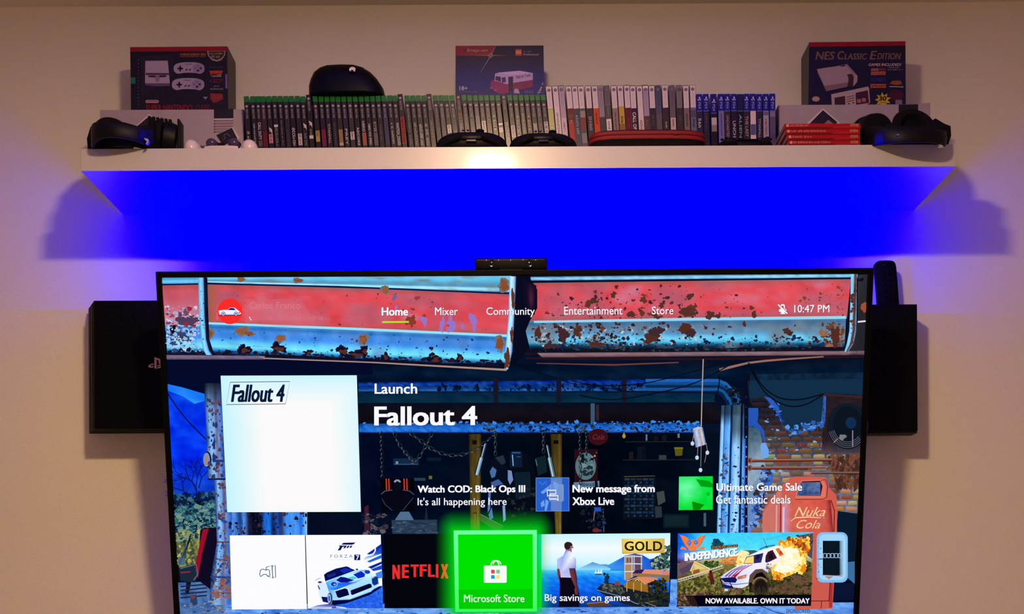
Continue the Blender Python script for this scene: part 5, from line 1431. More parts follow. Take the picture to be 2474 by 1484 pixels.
wp.rect(1436, 1226, 1452, 1236, (40, 80, 180), 9); wp.line([(1437, 1236), (1434, 1258)], 2, (130, 100, 110), 9); wp.ell(1440, 1282, 9, 5, (120, 30, 40), 9)
wp.line([(1457, 1230), (1459, 1286)], 2.5, (60, 80, 110), 8); wp.rect(1700, 1240, 1706, 1272, (70, 90, 100), 8)
# workbench things at left
wp.rect(950, 1108, 1012, 1124, (14, 40, 70), 7); wp.rect(956, 1115, 962, 1122, (120, 140, 150), 8); wp.line([(952, 1122), (1010, 1122)], 1.6, (60, 90, 120), 8)
wp.rect(1032, 1106, 1066, 1114, (10, 26, 46), 7); wp.rect(1000, 1155, 1028, 1162, (40, 60, 80), 7); wp.rect(1036, 1150, 1044, 1158, (110, 100, 40), 8)
wp.poly([(946, 1257), (1056, 1256), (1056, 1290), (948, 1290)], (40, 58, 80), 7)
wp.chips(L_((948, 1262), (1054, 1260), (1054, 1290), (950, 1290)), 60, 7, [(70, 96, 126), (30, 46, 70), (54, 76, 100)], 8, 30, asp=.3)
wp.poly([(954, 1257), (968, 1236), (988, 1236), (1000, 1257)], (80, 110, 140), 8); wp.poly([(1026, 1255), (1030, 1222), (1034, 1255)], (26, 36, 54), 8)
wp.chips(L_((874, 1240), (930, 1240), (930, 1292), (876, 1292)), 50, 6, [(20, 30, 60), (60, 50, 60), (14, 24, 50), (96, 90, 96)], 7, 31)
wp.poly([(880, 1226), (890, 1220), (894, 1290), (880, 1290)], (60, 26, 44), 7)
# ---------------- open country at left
def hills(u, v, x, y):
    n = fbm(x / 34, y / 20, 44)
    c = ramp(v, [(0, (6, 70, 226)), (.3, (4, 52, 230)), (.7, (4, 56, 246)), (1, (16, 60, 190))])
    return c + ((n - .5) * 90)[..., None] * np.array([.5, .9, .7])
wp.patch([(402, 905), (500, 905), (530, 1200), (414, 1200)], 24, 50, hills, 2)
wp.poly([(404, 928), (440, 936), (494, 950), (498, 968), (470, 976), (442, 958), (405, 944)], [(20, 120, 250), (30, 130, 250), (20, 120, 250), (10, 110, 240), (50, 160, 255), (40, 140, 255), (20, 110, 250)], 4)
wp.poly([(400, 895), (540, 895), (540, 958), (494, 952), (440, 936), (404, 928)], (4, 10, 44), 5)
wp.line(curve([(406, 952), (430, 988), (460, 1024), (498, 1062)]), 2.8, (10, 10, 60), 6)
r2 = random.Random(5)
def twig(x, y, an, l, d_):
    if d_ == 0 or l < 4: return
    x2, y2 = x + l * math.cos(an), y + l * math.sin(an)
    wp.line([(x, y), (x2, y2)], .8 + d_ * .35, (8, 20, 110), 6)
    for s in (-1, 1): twig(x2, y2, an + s * r2.uniform(.25, .8), l * r2.uniform(.62, .85), d_ - 1)
for x, y, a0, l in ((478, 1210, -1.7, 34), (476, 1190, -2.0, 30), (480, 1180, -1.3, 26), (460, 1205, -2.3, 26)): twig(x, y, R(math.degrees(a0)), l, 5)
wp.chips(L_((418, 1195), (530, 1190), (530, 1260), (424, 1290)), 220, 7, [(14, 30, 60), (20, 50, 90), (40, 90, 110), (60, 110, 130), (10, 24, 70)], 6, 32)
wp.chips(L_((422, 1225), (520, 1220), (520, 1300), (428, 1310)), 320, 5, [(40, 100, 110), (90, 140, 140), (20, 50, 70), (120, 150, 130)], 7, 33)
wp.patch([(424, 1290), (505, 1280), (500, 1362), (432, 1372)], 16, 14, lambda u, v, x, y: mixc((120, 120, 70), (60, 80, 60), fbm(x / 6, y / 10, 45)), 6)
wp.chips(L_((424, 1285), (500, 1280), (500, 1370), (432, 1370)), 200, 4.5, [(150, 146, 80), (110, 120, 60), (60, 76, 60), (180, 170, 90)], 7, 34, asp=1.5)
wp.poly([(484, 1282), (492, 1276), (522, 1275), (524, 1400), (510, 1426), (476, 1400)], (14, 10, 34), 9)
wp.poly([(490, 1280), (504, 1277), (488, 1340), (478, 1398), (470, 1370)], (150, 14, 44), 10)
wp.line([(462, 1290), (452, 1320), (440, 1350)], [2, 5, 3], (8, 10, 24), 9); wp.line([(452, 1316), (434, 1362)], [3, 7], (60, 90, 130), 9); wp.rect(430, 1346, 446, 1366, (70, 110, 120), 8)
wp.poly([(432, 1372), (474, 1362), (480, 1384), (472, 1408), (436, 1404)], (26, 40, 60), 10); wp.line([(436, 1374), (474, 1364), (478, 1388), (468, 1402)], 2.5, (90, 110, 130), 11); wp.line([(436, 1384), (460, 1382)], 3, (150, 40, 60), 11)
wp.poly([(450, 1406), (462, 1406), (456, 1436), (448, 1436)], (14, 20, 40), 9)
# ground
def ground(u, v, x, y):
    n = fbm(x / 30, y / 9, 46); m = fbm(x / 7, y / 5, 47)
    c = ramp(n, [(.25, (56, 110, 206)), (.5, (96, 152, 236)), (.75, (120, 176, 246))])
    return c + ((m - .5) * 50)[..., None]
wp.patch([(430, 1408), (560, 1404), (560, 1492), (436, 1492)], 24, 14, lambda u, v, x, y: ground(u, v, x, y) * .72, 8)
for k in range(4): wp.line([(436, 1418 + 9 * k), (500, 1412 + 9 * k)], 3.5, (30, 40, 70), 9)
wp.ell(466, 1442, 5, 6, (110, 60, 70), 11); wp.poly([(460, 1440), (474, 1436), (478, 1462), (460, 1464)], (40, 60, 100), 10)
wp.chips(L_((440, 1455), (555, 1452), (555, 1482), (442, 1482)), 50, 4, [(120, 130, 150), (40, 60, 110), (150, 150, 140)], 10, 35, asp=.5)
wp.patch([(540, 1460), (2064, 1456), (2061, 1494), (540, 1494)], 150, 8, ground, 8)
wp.patch([(438, 1492), (2061, 1492), (2054, 1606), (443, 1606)], 120, 16, ground, 8)
wp.chips(L_((560, 1472), (1900, 1468), (1900, 1484), (560, 1484)), 120, 5, [(50, 90, 180), (140, 186, 246), (30, 60, 150)], 9, 36, asp=.4)
wp.line([(1836, 1464), (1870, 1478), (1900, 1486)], 1.6, (20, 50, 120), 10)
wp.patch([(1620, 1400), (1640, 1400), (1640, 1470), (1618, 1470)], 4, 12, ground, 8)
# rusty standpipe
SP_ = [(0, (40, 60, 130)), (.2, (130, 190, 240)), (.42, (110, 160, 226)), (.55, (110, 90, 110)), (.66, (90, 140, 220)), (1, (30, 70, 170))]
def pillar(y0, y1, l0, r0, l1, r1, dark=0):
    wp.patch([(l0, y0), (r0, y0), (r1, y1), (l1, y1)], 14, 20, lambda u, v, x, y: (ramp(u, SP_) + ((fbm(x / 6, y / 26, 48) - .5) * 80)[..., None]) * (1 - dark * (1 - v))[..., None], 9)
pillar(926, 990, 493, 540, 496, 542, .75); pillar(990, 1160, 496, 542, 502, 550); pillar(1160, 1310, 517, 560, 524, 560); pillar(1310, 1390, 524, 562, 510, 562); pillar(1390, 1462, 510, 562, 506, 566)
wp.ell(501, 1111, 10, 20, (20, 26, 50), 10); wp.ell(499, 1111, 8, 17, (130, 150, 180), 11); wp.ell(498, 1112, 5.5, 12, (150, 136, 150), 12)
wp.line([(502, 1158), (545, 1158)], 4, (8, 20, 70), 11); wp.line([(514, 1114), (545, 1114)], 6, (30, 60, 120), 10); wp.line([(524, 1310), (560, 1310)], 3, (90, 60, 70), 11); wp.line([(520, 1350), (556, 1356)], 2, (60, 50, 80), 11)
wp.line([(508, 1394), (560, 1396)], 4, (30, 60, 140), 11); wp.line([(508, 1432), (562, 1434)], 3, (110, 80, 80), 11)
wp.chips(L_((500, 960), (544, 960), (550, 1155), (504, 1155)), 60, 4, [(60, 50, 90), (90, 70, 90), (30, 50, 120)], 11, 37, asp=1.6)
wp.chips(L_((522, 1170), (556, 1170), (558, 1450), (514, 1450)), 100, 3.6, [(120, 80, 80), (80, 60, 80), (40, 70, 150)], 11, 38, asp=1.4)
wp.chips(L_((520, 1400), (560, 1402), (562, 1446), (516, 1446)), 40, 6, [(150, 90, 70), (130, 100, 100)], 12, 39, asp=.5)
# steel uprights below the big tile
wp.patch([(549, 1236), (742, 1236), (742, 1294), (552, 1296)], 70, 6, lambda u, v, x, y: ramp(u, [(0, (90, 150, 230)), (.1, (70, 130, 220)), (.16, (30, 60, 130)), (.2, (80, 150, 240)), (.27, (20, 20, 50)), (.32, (14, 14, 34)), (.42, (8, 16, 40)), (.45, (30, 90, 190)), (.53, (20, 110, 220)), (.57, (10, 24, 70)), (.62, (20, 80, 180)), (.68, (30, 40, 90)), (.73, (60, 140, 240)), (.88, (70, 150, 246)), (.92, (40, 110, 230)), (1, (120, 200, 255))]) + ((fbm(x / 4, y / 20, 49) - .5) * 60)[..., None], 8)
wp.chips(L_((552, 1240), (740, 1240), (740, 1292), (554, 1292)), 60, 3, [(20, 20, 50), (60, 40, 60)], 9, 40, asp=1.5)
for x in (661, 661): wp.ell(x, 1254, 2.5, 2.5, (10, 14, 40), 10); wp.ell(x, 1280, 2.5, 2.5, (10, 14, 40), 10)
# ---------------- brick wall at right
wp.patch([(1806, 905), (2090, 900), (2084, 960), (1808, 960)], 40, 10, lambda u, v, x, y: mixc((6, 24, 44), (24, 54, 84), fbm(x / 10, y / 8, 50) * 1.4 - .3), 6)
wp.patch([(1808, 945), (2088, 940), (2078, 1292), (1806, 1292)], 40, 40, lambda u, v, x, y: mixc((10, 26, 46), (104, 104, 126), np.clip(v * 2.0 - .25, 0, 1)) + ((fbm(x / 5, y / 4, 51) - .5) * 60)[..., None], 6)
rb = random.Random(9)
for j in range(24):
    y = 958 + 14.0 * j
    lit = min(1, max(0, (y - 1000) / 110))
    x = 1808 - (18 if j % 2 else 0)
    while x < 2078:
        wd = rb.uniform(25, 36)
        if x > 1800:
            k = rb.random()
            c0 = (44, 30, 34); c1 = [(186, 142, 84), (160, 106, 66), (190, 152, 116), (146, 98, 68), (204, 172, 130)][int(k * 5)]
            c = tuple(int(lerp(c0[i], c1[i], lit * (.55 + .45 * rb.random()))) for i in range(3))
            x0, x1 = max(x, 1808), min(x + wd - 3, 2078)
            if x1 - x0 > 4:
                ps = [(x0 + rb.uniform(0, 2), y + rb.uniform(0, 2)), ((x0 + x1) / 2, y + rb.uniform(-.6, 1.2)), (x1 - rb.uniform(0, 2), y + rb.uniform(0, 2)), (x1, y + 11 - rb.uniform(0, 2)), ((x0 + x1) / 2, y + 11.4), (x0, y + 11 - rb.uniform(0, 2))]
                cc = [tuple(min(255, max(0, int(v * f))) for v in c) for f in (1.12, 1.15, 1.05, .82, .8, .86)]
                wp.poly(ps, cc, 7)
        x += wd
wp.chips(L_((1850, 1010), (2000, 1010), (2000, 1170), (1870, 1200)), 70, 5, [(120, 150, 200), (150, 170, 210), (80, 110, 160)], 8, 41, lambda u, v: .6, asp=.5)
# plaster left on the bricks
PL = (16, 46, 72)
wp.poly([(1806, 920), (2090, 915), (2086, 954), (1990, 950), (1984, 1022), (1958, 1032), (1942, 1030), (1924, 1046), (1900, 1034), (1892, 1022), (1886, 990), (1868, 962), (1842, 958), (1830, 964), (1810, 962)], PL, 9)
for pts, c in ((((1846, 958), (1862, 962), (1882, 984), (1890, 1024), (1896, 1034), (1886, 1018), (1872, 990)), (40, 90, 190)), (((1896, 1034), (1924, 1048), (1950, 1036), (1984, 1022), (1986, 1000), (1990, 956), (1996, 958), (1994, 1024), (1950, 1040), (1926, 1050), (1898, 1038)), (50, 104, 196)), (((1808, 986), (1832, 986), (1832, 1004), (1830, 1020), (1846, 1040), (1850, 1066), (1846, 1070), (1838, 1044), (1820, 1030), (1808, 1030)), (36, 84, 180)), (((1838, 1072), (1850, 1070), (1858, 1090), (1856, 1106), (1844, 1108), (1838, 1096)), (110, 166, 236)), (((1856, 1136), (1870, 1134), (1866, 1168), (1856, 1186), (1846, 1176)), (60, 100, 180))):
    wp.poly(pts, c, 10)
wp.chips(L_((1850, 960), (1880, 970), (1894, 1026), (1880, 1020)), 20, 4, [(60, 120, 220), (24, 60, 140)], 11, 42)
wp.chips(L_((1898, 1030), (1990, 1014), (1992, 1030), (1920, 1050)), 40, 5, [(90, 150, 226), (40, 90, 180)], 11, 43)
wp.patch([(1808, 1030), (1836, 1036), (1850, 1130), (1806, 1190)], 12, 30, lambda u, v, x, y: mixc((56, 84, 104), (140, 166, 190), np.clip(v * 1.4, 0, 1)) + ((fbm(x / 8, y / 8, 52) - .5) * 44)[..., None], 9)
wp.poly([(1806, 1186), (1850, 1128), (1870, 1128), (1850, 1180), (1830, 1240), (1812, 1290), (1806, 1290)], [(110, 140, 170), (130, 160, 190), (80, 120, 190), (60, 100, 180), (40, 70, 140), (90, 130, 220), (90, 130, 200)], 9)
wp.chips(L_((1840, 1130), (1870, 1130), (1836, 1260), (1808, 1280)), 80, 6, [(60, 110, 210), (30, 60, 130), (120, 160, 220), (50, 44, 50)], 10, 44)
# extractor fan
wp.patch([(1988, 953), (2088, 956), (2082, 1096), (1986, 1094)], 20, 24, lambda u, v, x, y: mixc((20, 22, 32), (56, 34, 36), fbm(x / 14, y / 10, 53)) + (np.clip(v - .78, 0, 1) * 300)[..., None] * np.array([.6, .55, .6]), 10)
wp.ell(2048, 1030, 50, 56, (16, 26, 40), 11); wp.ell(2048, 1026, 36, 44, (12, 20, 32), 12); wp.ell(2056, 1022, 13, 14, (16, 44, 80), 13)
for r_x in (46, 42, 38, 34): wp.ring(2048, 1030, r_x, r_x * 1.12, 1.4, (96, 92, 100), 13, 30, 40, 165)
wp.line([(2060, 1040), (2060, 1080)], 2.5, (150, 130, 140), 14); wp.line([(2024, 1060), (2014, 1070)], 2, (150, 130, 130), 14); wp.blob(2036, 1056, 9, 6, (120, 120, 120), 14, 300)
wp.line([(1987, 953), (2086, 960)], 5, (60, 34, 34), 13)
wp.chips(L_((2000, 1100), (2080, 1098), (2078, 1180), (2020, 1180)), 160, 5, [(84, 48, 34), (110, 70, 50), (64, 40, 36)], 9, 45, asp=2.2)
# copper pipes and cables
for (x0, y0, x1, y1) in ((1812, 1113, 2010, 1111), (1812, 1131, 2000, 1130)):
    wp.line([(x0, y0), (x1, y1)], 6, (110, 58, 46), 12); wp.line([(x0, y0 - 1.5), (x1, y1 - 1.5)], 1.6, (190, 126, 110), 13); wp.line([(x0, y0 + 3.4), (x1, y1 + 3.4)], 2, (30, 18, 30), 11)
    wp.ell(1812, y0, 6, 7, (140, 76, 64), 13); wp.ell(1811, y0, 3, 4, (90, 44, 40), 14)
wp.line(curve([(2010, 1111), (2018, 1113), (2019, 1124), (2012, 1130), (1996, 1130)]), 5, (120, 66, 54), 12)
wp.line([(1958, 1128), (1954, 1136), (1962, 1142), (2076, 1142)], 4, (120, 90, 84), 12); wp.line([(1958, 1145), (2076, 1145)], 2, (30, 20, 30), 11); wp.line([(1960, 1134), (1994, 1134), (2000, 1128)], 3.5, (130, 110, 110), 12)
wp.line(curve([(1400, 955), (1470, 966), (1560, 955), (1680, 925), (1780, 872)]), 2.6, (6, 10, 26), 11); wp.line(curve([(1400, 928), (1480, 932), (1580, 922), (1740, 880)]), 2.2, (6, 10, 26), 11)
wp.line(curve([(1808, 876), (1840, 930), (1880, 960), (1930, 966), (1990, 952)]), 3, (8, 10, 24), 14); wp.line(curve([(1812, 890), (1850, 950), (1900, 980), (1945, 978), (1988, 954)]), 3, (8, 10, 24), 14)
wp.line([(1390, 930), (1300, 900), (1240, 880)], 1.6, (4, 8, 22), 11); wp.line([(1730, 950), (1500, 945), (1380, 920)], 1.8, (4, 8, 26), 11)
# hanging tin can
wp.line([(1699, 868), (1696, 960), (1694, 1036)], 2.6, (176, 160, 150), 14)
wp.patch([(1673, 1037), (1698, 1033), (1706, 1074), (1681, 1082)], 10, 10, lambda u, v, x, y: ramp(u, [(0, (100, 130, 180)), (.35, (206, 214, 236)), (.6, (170, 150, 160)), (.8, (200, 210, 230)), (1, (90, 110, 150))]) + ((fbm(x / 3, y / 4, 54) - .5) * 60)[..., None], 14)
wp.poly([(1673, 1037), (1686, 1031), (1698, 1034), (1686, 1038)], (190, 196, 216), 15)
for xs, d_ in ((((1686, 1080), (1685, 1100)), (1684, 1106)), (((1694, 1078), (1693, 1128)), (1692.5, 1136)), (((1706, 1070), (1709, 1090)), (1709, 1094)), (((1676, 1050), (1673, 1068)), (1673, 1072))):
    wp.line(list(xs), 1.2, (160, 150, 150), 14); wp.ell(d_[0], d_[1], 4.4, 5.2, (200, 214, 236), 15, n=14)
wp.line([(1706, 1096), (1704, 1110), (1702, 1118)], 1.2, (170, 130, 130), 14)
# ---------------- red vending machine
V = 4.193; VO = (1830, 1130)
def vz(*p): return [(x / V + VO[0], y / V + VO[1]) for x, y in p]
wp.poly(vz((50, 660), (52, 520), (58, 460), (72, 415), (95, 372), (130, 325), (180, 270), (215, 222), (250, 180), (290, 138), (325, 110), (360, 97), (400, 92), (660, 94), (688, 102), (702, 130), (720, 190), (732, 212), (750, 232), (780, 256), (796, 280), (804, 320), (806, 660), (760, 1430), (380, 1440), (380, 660)), (208, 92, 78), 15)
wp.patch(vz((52, 470), (250, 180), (230, 660), (50, 660)), 10, 12, lambda u, v, x, y: mixc((214, 122, 98), (196, 104, 106), fbm(x / 6, y / 14, 55)), 16)
wp.patch(vz((250, 340), (740, 330), (770, 660), (250, 660)), 24, 14, lambda u, v, x, y: ramp(u, [(0, (226, 130, 130)), (.1, (206, 130, 150)), (.2, (214, 98, 82)), (.6, (220, 92, 74)), (.9, (206, 82, 72)), (1, (130, 36, 42))]) + ((fbm(x / 8, y / 8, 56) - .5) * 26)[..., None], 17)
wp.line(vz((195, 380), (190, 660)), 3.5, (226, 160, 160), 17); wp.line(vz((236, 360), (232, 660)), 2.4, (120, 34, 44), 17); wp.line(vz((265, 400), (262, 660)), 5, (214, 190, 226), 18)
wp.poly(vz((390, 265), (440, 130), (660, 122), (695, 180), (690, 300), (655, 318), (385, 318)), (222, 116, 98), 18)
wp.poly(vz((400, 285), (452, 140), (636, 134), (660, 190), (640, 285)), (70, 10, 24), 19)
wp.patch(vz((440, 150), (636, 148), (636, 278), (398, 284)), 14, 8, lambda u, v, x, y: mixc((40, 60, 110), (110, 140, 190), fbm(x / 5, y / 4, 57) * 1.2 - .2 - v * .2 + .3 * u), 20)
wp.line(vz((640, 135), (690, 120), (712, 190), (700, 300), (660, 320), (385, 322)), 1.6, (110, 20, 26), 19); wp.line(vz((745, 330), (780, 440), (775, 650)), 2, (90, 14, 24), 18)
wp.text('Nuka', (vz((375, 400))[0][0], vz((0, 400))[0][1], vz((690, 0))[0][0], vz((0, 495))[0][1]), (236, 206, 160), 20, bold=.0, shear=.45)
wp.text('Cola', (vz((395, 0))[0][0], vz((0, 530))[0][1], vz((640, 0))[0][0], vz((0, 618))[0][1]), (236, 206, 160), 20, bold=.0, shear=.45)
wp.line(vz((335, 545), (385, 508), (520, 502), (680, 512)), [1, 3, 2.4, 2], (236, 206, 160), 20)
wp.ell(*vz((655, 550))[0], 8, 11, (196, 96, 90), 20)
wp.poly(vz((545, 1160), (735, 1160), (725, 1352), (545, 1352)), (204, 90, 78), 17); wp.poly(vz((735, 1170), (766, 1170), (756, 1420), (725, 1420)), (170, 50, 50), 17)
wp.line(vz((380, 1352), (730, 1352)), 1.6, (60, 10, 20), 18); wp.line(vz((650, 1352), (645, 1430)), 1.6, (80, 14, 24), 18); wp.line(vz((735, 1165), (725, 1350)), 1.6, (70, 10, 20), 18)
wp.poly(vz((815, 440), (1030, 470), (985, 960), (900, 940), (912, 720), (800, 660)), (10, 26, 46), 14)
wp.poly(vz((770, 1170), (985, 1170), (975, 1340), (765, 1345)), (10, 20, 50), 14); wp.poly(vz((905, 960), (985, 950), (985, 1180), (890, 1100)), (60, 110, 160), 15)
a_ = wp
pv = vz((600, 655), (915, 1165))
a_.rrect(pv[0][0], pv[0][1], pv[1][0], pv[1][1], 15, (130, 190, 240), 18)
pv2 = vz((625, 675), (895, 1140)); a_.rrect(pv2[0][0], pv2[0][1], pv2[1][0], pv2[1][1], 13, (160, 214, 250), 19)
pv = vz((662, 742), (832, 1092)); wp.rect(pv[0][0], pv[0][1], pv[1][0], pv[1][1], (10, 22, 34), 20); wp.poly(vz((832, 742), (885, 742), (880, 1085), (832, 1092)), [(60, 130, 170), (190, 226, 250), (180, 220, 246), (40, 80, 110)], 20)
for k in range(5):
    pv = vz((668 + 38 * k, 872), (698 + 38 * k, 914)); a_.rrect(pv[0][0], pv[0][1], pv[1][0], pv[1][1], 1, (170, 196, 226), 21, line=1.4)
wp.chips(L_(*vz((600, 700), (650, 700), (640, 1130), (600, 1130))), 14, 2.5, [(190, 150, 150), (70, 90, 120)], 20, 46)
wp.poly(vz((680, 1100), (770, 1100), (725, 1135)), (190, 130, 126), 20); wp.line(vz((655, 1088), (860, 1098)), 1.4, (150, 70, 60), 21)
wp.build('wallpaper_picture', panel, M['screen'])
# ------------------------------------------------------------------ menu tiles and captions on the display
WH = (250, 250, 255)
def sub(name, fn, T=None, mat='screen', label=None):
    a = Art(scr, T); fn(a); return a.build(name, panel, M[mat], label)

def tile_main(a):
    a.patch([(533, 908), (862, 907), (872, 1237), (549, 1238)], 20, 20, lambda u, v, x, y: mixc((252, 250, 250), (190, 244, 255), np.clip(.9 - 2.6 * np.minimum(np.minimum(u * 1.2, 1.15 - u), np.minimum(v * 1.4 + .05, 1.3 - v)), 0, .85)), 25)
    a.line([(556, 924), (700, 922), (690, 976), (547, 978), (556, 924)], 1.5, (20, 40, 60), 26)
    a.text('Fallout 4', (558, 929, 688, 972), (6, 26, 60), 27, bold=.035, shear=.22)
sub('game_tile', tile_main, label='pale square tile with a dark slanted title')

def tile_pads(a):
    a.poly([(555, 1294), (736.5, 1293), (741.5, 1472), (560, 1473)], (252, 252, 255), 25)
    L = 1.8; c = (30, 84, 110)
    a.line([(643, 1371), (657, 1367), (659, 1398), (644, 1390)], L, c, 26)
    a.line([(643, 1371), (643.5, 1378)], L, c, 26); a.line([(657, 1367), (657.5, 1366), (659, 1398)], L, c, 26)
    a.line([(658, 1369), (665, 1366), (666, 1396), (659, 1395)], L, c, 26)
    a.line([(629, 1393), (627.5, 1388), (629, 1379), (633, 1375.5), (637, 1376), (643, 1378), (648, 1376), (651, 1379), (652, 1390), (650, 1394), (646, 1392), (643, 1388), (636, 1388.5), (631, 1393), (629, 1393)], L, c, 26)
sub('game_tile', tile_pads, label='plain white tile with a gamepad outline')

def tile_car(a):
    a.T = (7.277, 735, 1280)
    a.patch([(25, 95), (1345, 92), (1385, 1385), (65, 1390)], 30, 30, lambda u, v, x, y: (252, 252, 255) + 0 * u[..., None], 25)
    # streaks at right
    a.poly([(1355, 250), (1100, 430), (1130, 450), (1360, 330)], (10, 40, 170), 26)
    a.poly([(1360, 300), (1190, 420), (1060, 500), (1040, 545), (1360, 420)], [(20, 60, 190), (30, 90, 220), (150, 220, 255), (210, 244, 255), (20, 80, 210)], 26)
    a.poly([(1362, 440), (1100, 560), (1150, 580), (1362, 500)], (30, 100, 220), 27)
    a.poly([(1365, 560), (1120, 660), (1180, 690), (1368, 600)], (10, 40, 160), 27); a.poly([(1368, 620), (1170, 700), (1220, 730), (1370, 700)], (20, 70, 210), 27)
    a.poly([(1370, 720), (1250, 770), (1290, 860), (1378, 850)], (60, 140, 240), 26)
    a.patch([(1300, 1000), (1380, 980), (1385, 1385), (560, 1385)], 20, 14, lambda u, v, x, y: mixc((10, 60, 220), (70, 150, 255), fbm(x / 20, y / 3, 60) * 1.4 - .2), 26)
    a.patch([(500, 1300), (1330, 1120), (1385, 1385), (480, 1385)], 24, 12, lambda u, v, x, y: mixc((10, 50, 210), (60, 130, 250), fbm(x / 24, y / 3, 61) * 1.5 - .3), 26)
    a.poly([(75, 1385), (230, 1330), (480, 1300), (600, 1340), (460, 1370), (240, 1388)], [(190, 226, 255), (130, 110, 200), (30, 20, 110), (60, 70, 170), (120, 150, 230), (190, 220, 255)], 27)
    a.line([(560, 1360), (700, 1375), (740, 1385)], 22, (200, 236, 255), 28)
    a.ring(1150, 340, 100, 110, 22, (240, 252, 255), 28, 20, -20, 115)
    # car
    a.poly([(245, 905), (300, 900), (380, 960), (480, 1080), (510, 1290), (460, 1310), (300, 1260), (260, 1130), (235, 990)], (214, 236, 255), 28)
    a.poly([(300, 1180), (440, 1190), (480, 1300), (330, 1270)], (10, 20, 100), 29)
    a.ell(275, 925, 36, 16, (70, 30, 100), 29); a.poly([(235, 980), (255, 985), (285, 1060), (260, 1050)], (60, 30, 90), 29)
    a.line([(190, 892), (292, 848)], 8, (120, 110, 150), 28)
    a.poly([(348, 800), (400, 760), (560, 690), (740, 652), (790, 670), (900, 715), (700, 790), (560, 840), (370, 910)], (6, 12, 90), 30)
    a.poly([(620, 715), (730, 670), (850, 715), (700, 770)], (14, 40, 190), 31); a.poly([(400, 800), (540, 760), (560, 800), (420, 850)], (20, 40, 120), 31)
    a.line([(348, 800), (400, 760), (560, 690), (740, 652), (800, 670)], 12, (20, 30, 60), 31)
    a.poly([(900, 690), (940, 685), (950, 710), (920, 715)], (20, 30, 60), 30)
    a.poly([(370, 920), (560, 840), (720, 785), (900, 718), (1090, 705), (1200, 770), (1300, 880), (1320, 960), (1180, 1080), (800, 1210), (560, 1260), (500, 1210), (430, 1080), (400, 980)], [(120, 220, 255), (150, 230, 255), (190, 246, 255), (206, 244, 255), (90, 160, 250), (220, 246, 255), (206, 240, 255), (160, 220, 255), (190, 236, 255), (206, 244, 255), (190, 230, 255), (150, 210, 250), (60, 150, 250), (40, 120, 250)], 30)
    a.poly([(560, 890), (640, 830), (720, 840), (880, 890), (760, 930), (640, 935)], (6, 20, 140), 31)
    a.poly([(860, 790), (1000, 730), (1070, 780), (1060, 830), (950, 860)], (10, 40, 190), 31); a.poly([(760, 850), (860, 820), (940, 850), (850, 885)], (90, 200, 226), 32)
    a.poly([(380, 950), (460, 900), (640, 940), (860, 920), (1100, 840), (900, 940), (680, 1010), (560, 1060), (460, 1060)], [(60, 180, 255), (90, 200, 255), (20, 80, 240), (30, 90, 240), (190, 230, 255), (60, 120, 250), (20, 70, 240), (20, 60, 240), (40, 150, 255)], 31)
    a.ell(520, 960, 66, 50, (150, 206, 250), 33); a.ell(520, 960, 52, 40, (14, 50, 190), 34); a.ell(535, 965, 22, 18, (110, 170, 240), 35)
    a.ell(1110, 745, 50, 34, (20, 60, 180), 33)
    a.poly([(545, 1085), (720, 1030), (760, 1050), (790, 1150), (760, 1165), (610, 1205), (580, 1180)], (4, 8, 60), 33)
    a.poly([(815, 1070), (1140, 950), (1180, 960), (1190, 1015), (850, 1150), (825, 1140)], (4, 8, 50), 33)
    a.poly([(1185, 870), (1260, 820), (1295, 840), (1305, 950), (1230, 985), (1195, 950)], (14, 50, 140), 33)
    a.line([(540, 1075), (720, 1025), (780, 1050), (810, 1150), (600, 1215)], 12, (220, 246, 255), 34); a.line([(1175, 860), (1260, 812), (1300, 830)], 8, (40, 90, 170), 34)
    a.poly([(500, 1230), (800, 1225), (1180, 1080), (1340, 990), (1350, 1020), (1150, 1150), (760, 1290), (520, 1330), (480, 1300)], (4, 8, 60), 32); a.line([(510, 1235), (800, 1222), (1180, 1080)], 20, (150, 210, 255), 33)
    a.ell(450, 1210, 46, 100, (30, 60, 120), 32); a.ell(440, 1210, 30, 80, (150, 190, 226), 33); a.ell(440, 1210, 16, 50, (60, 90, 160), 34)
    # logo and title
    a.poly([(650, 265), (690, 232), (905, 226), (870, 256), (840, 266)], (6, 20, 90), 35)
    a.poly([(585, 370), (625, 305), (610, 280), (745, 280), (700, 300), (672, 305), (640, 362)], (6, 20, 90), 35)
    for k in range(3): a.poly([(682 + 55 * k, 332 - 4 * k), (720 + 48 * k, 282), (752 + 48 * k, 282), (722 + 52 * k, 326 - 4 * k)], (6, 20, 90), 35)
    a.text('FORZA', (460, 440, 850, 495), (70, 120, 140), 35, space=1.5)
    a.scribble((460, 520, 820, 534), (190, 226, 236), 35, 5, n=12)
    a.rect(880, 440, 985, 538, (6, 20, 100), 35); a.text('7', (910, 452, 965, 530), (250, 250, 255), 36, bold=.03)
sub('game_tile', tile_car, label='white tile with a blue racing car')

def tile_red(a):
    a.poly([(927.5, 1292), (1098, 1291), (1101, 1470), (929, 1470)], (4, 4, 12), 25)
    x = [948, 971, 992, 1014, 1034, 1053, 1065]; x2 = [966, 988, 1012, 1031, 1051, 1059, 1083]
    for k, ch in enumerate('NETFLIX'):
        m = abs(k - 3) / 3
        a.text(ch, (x[k], 1365 - .3 * k, x2[k], 1394.5 + 5.5 * m ** 1.5 - .3 * k), (240, 44, 44), 26, bold=.05)
sub('game_tile', tile_red, label='black tile with red capitals')

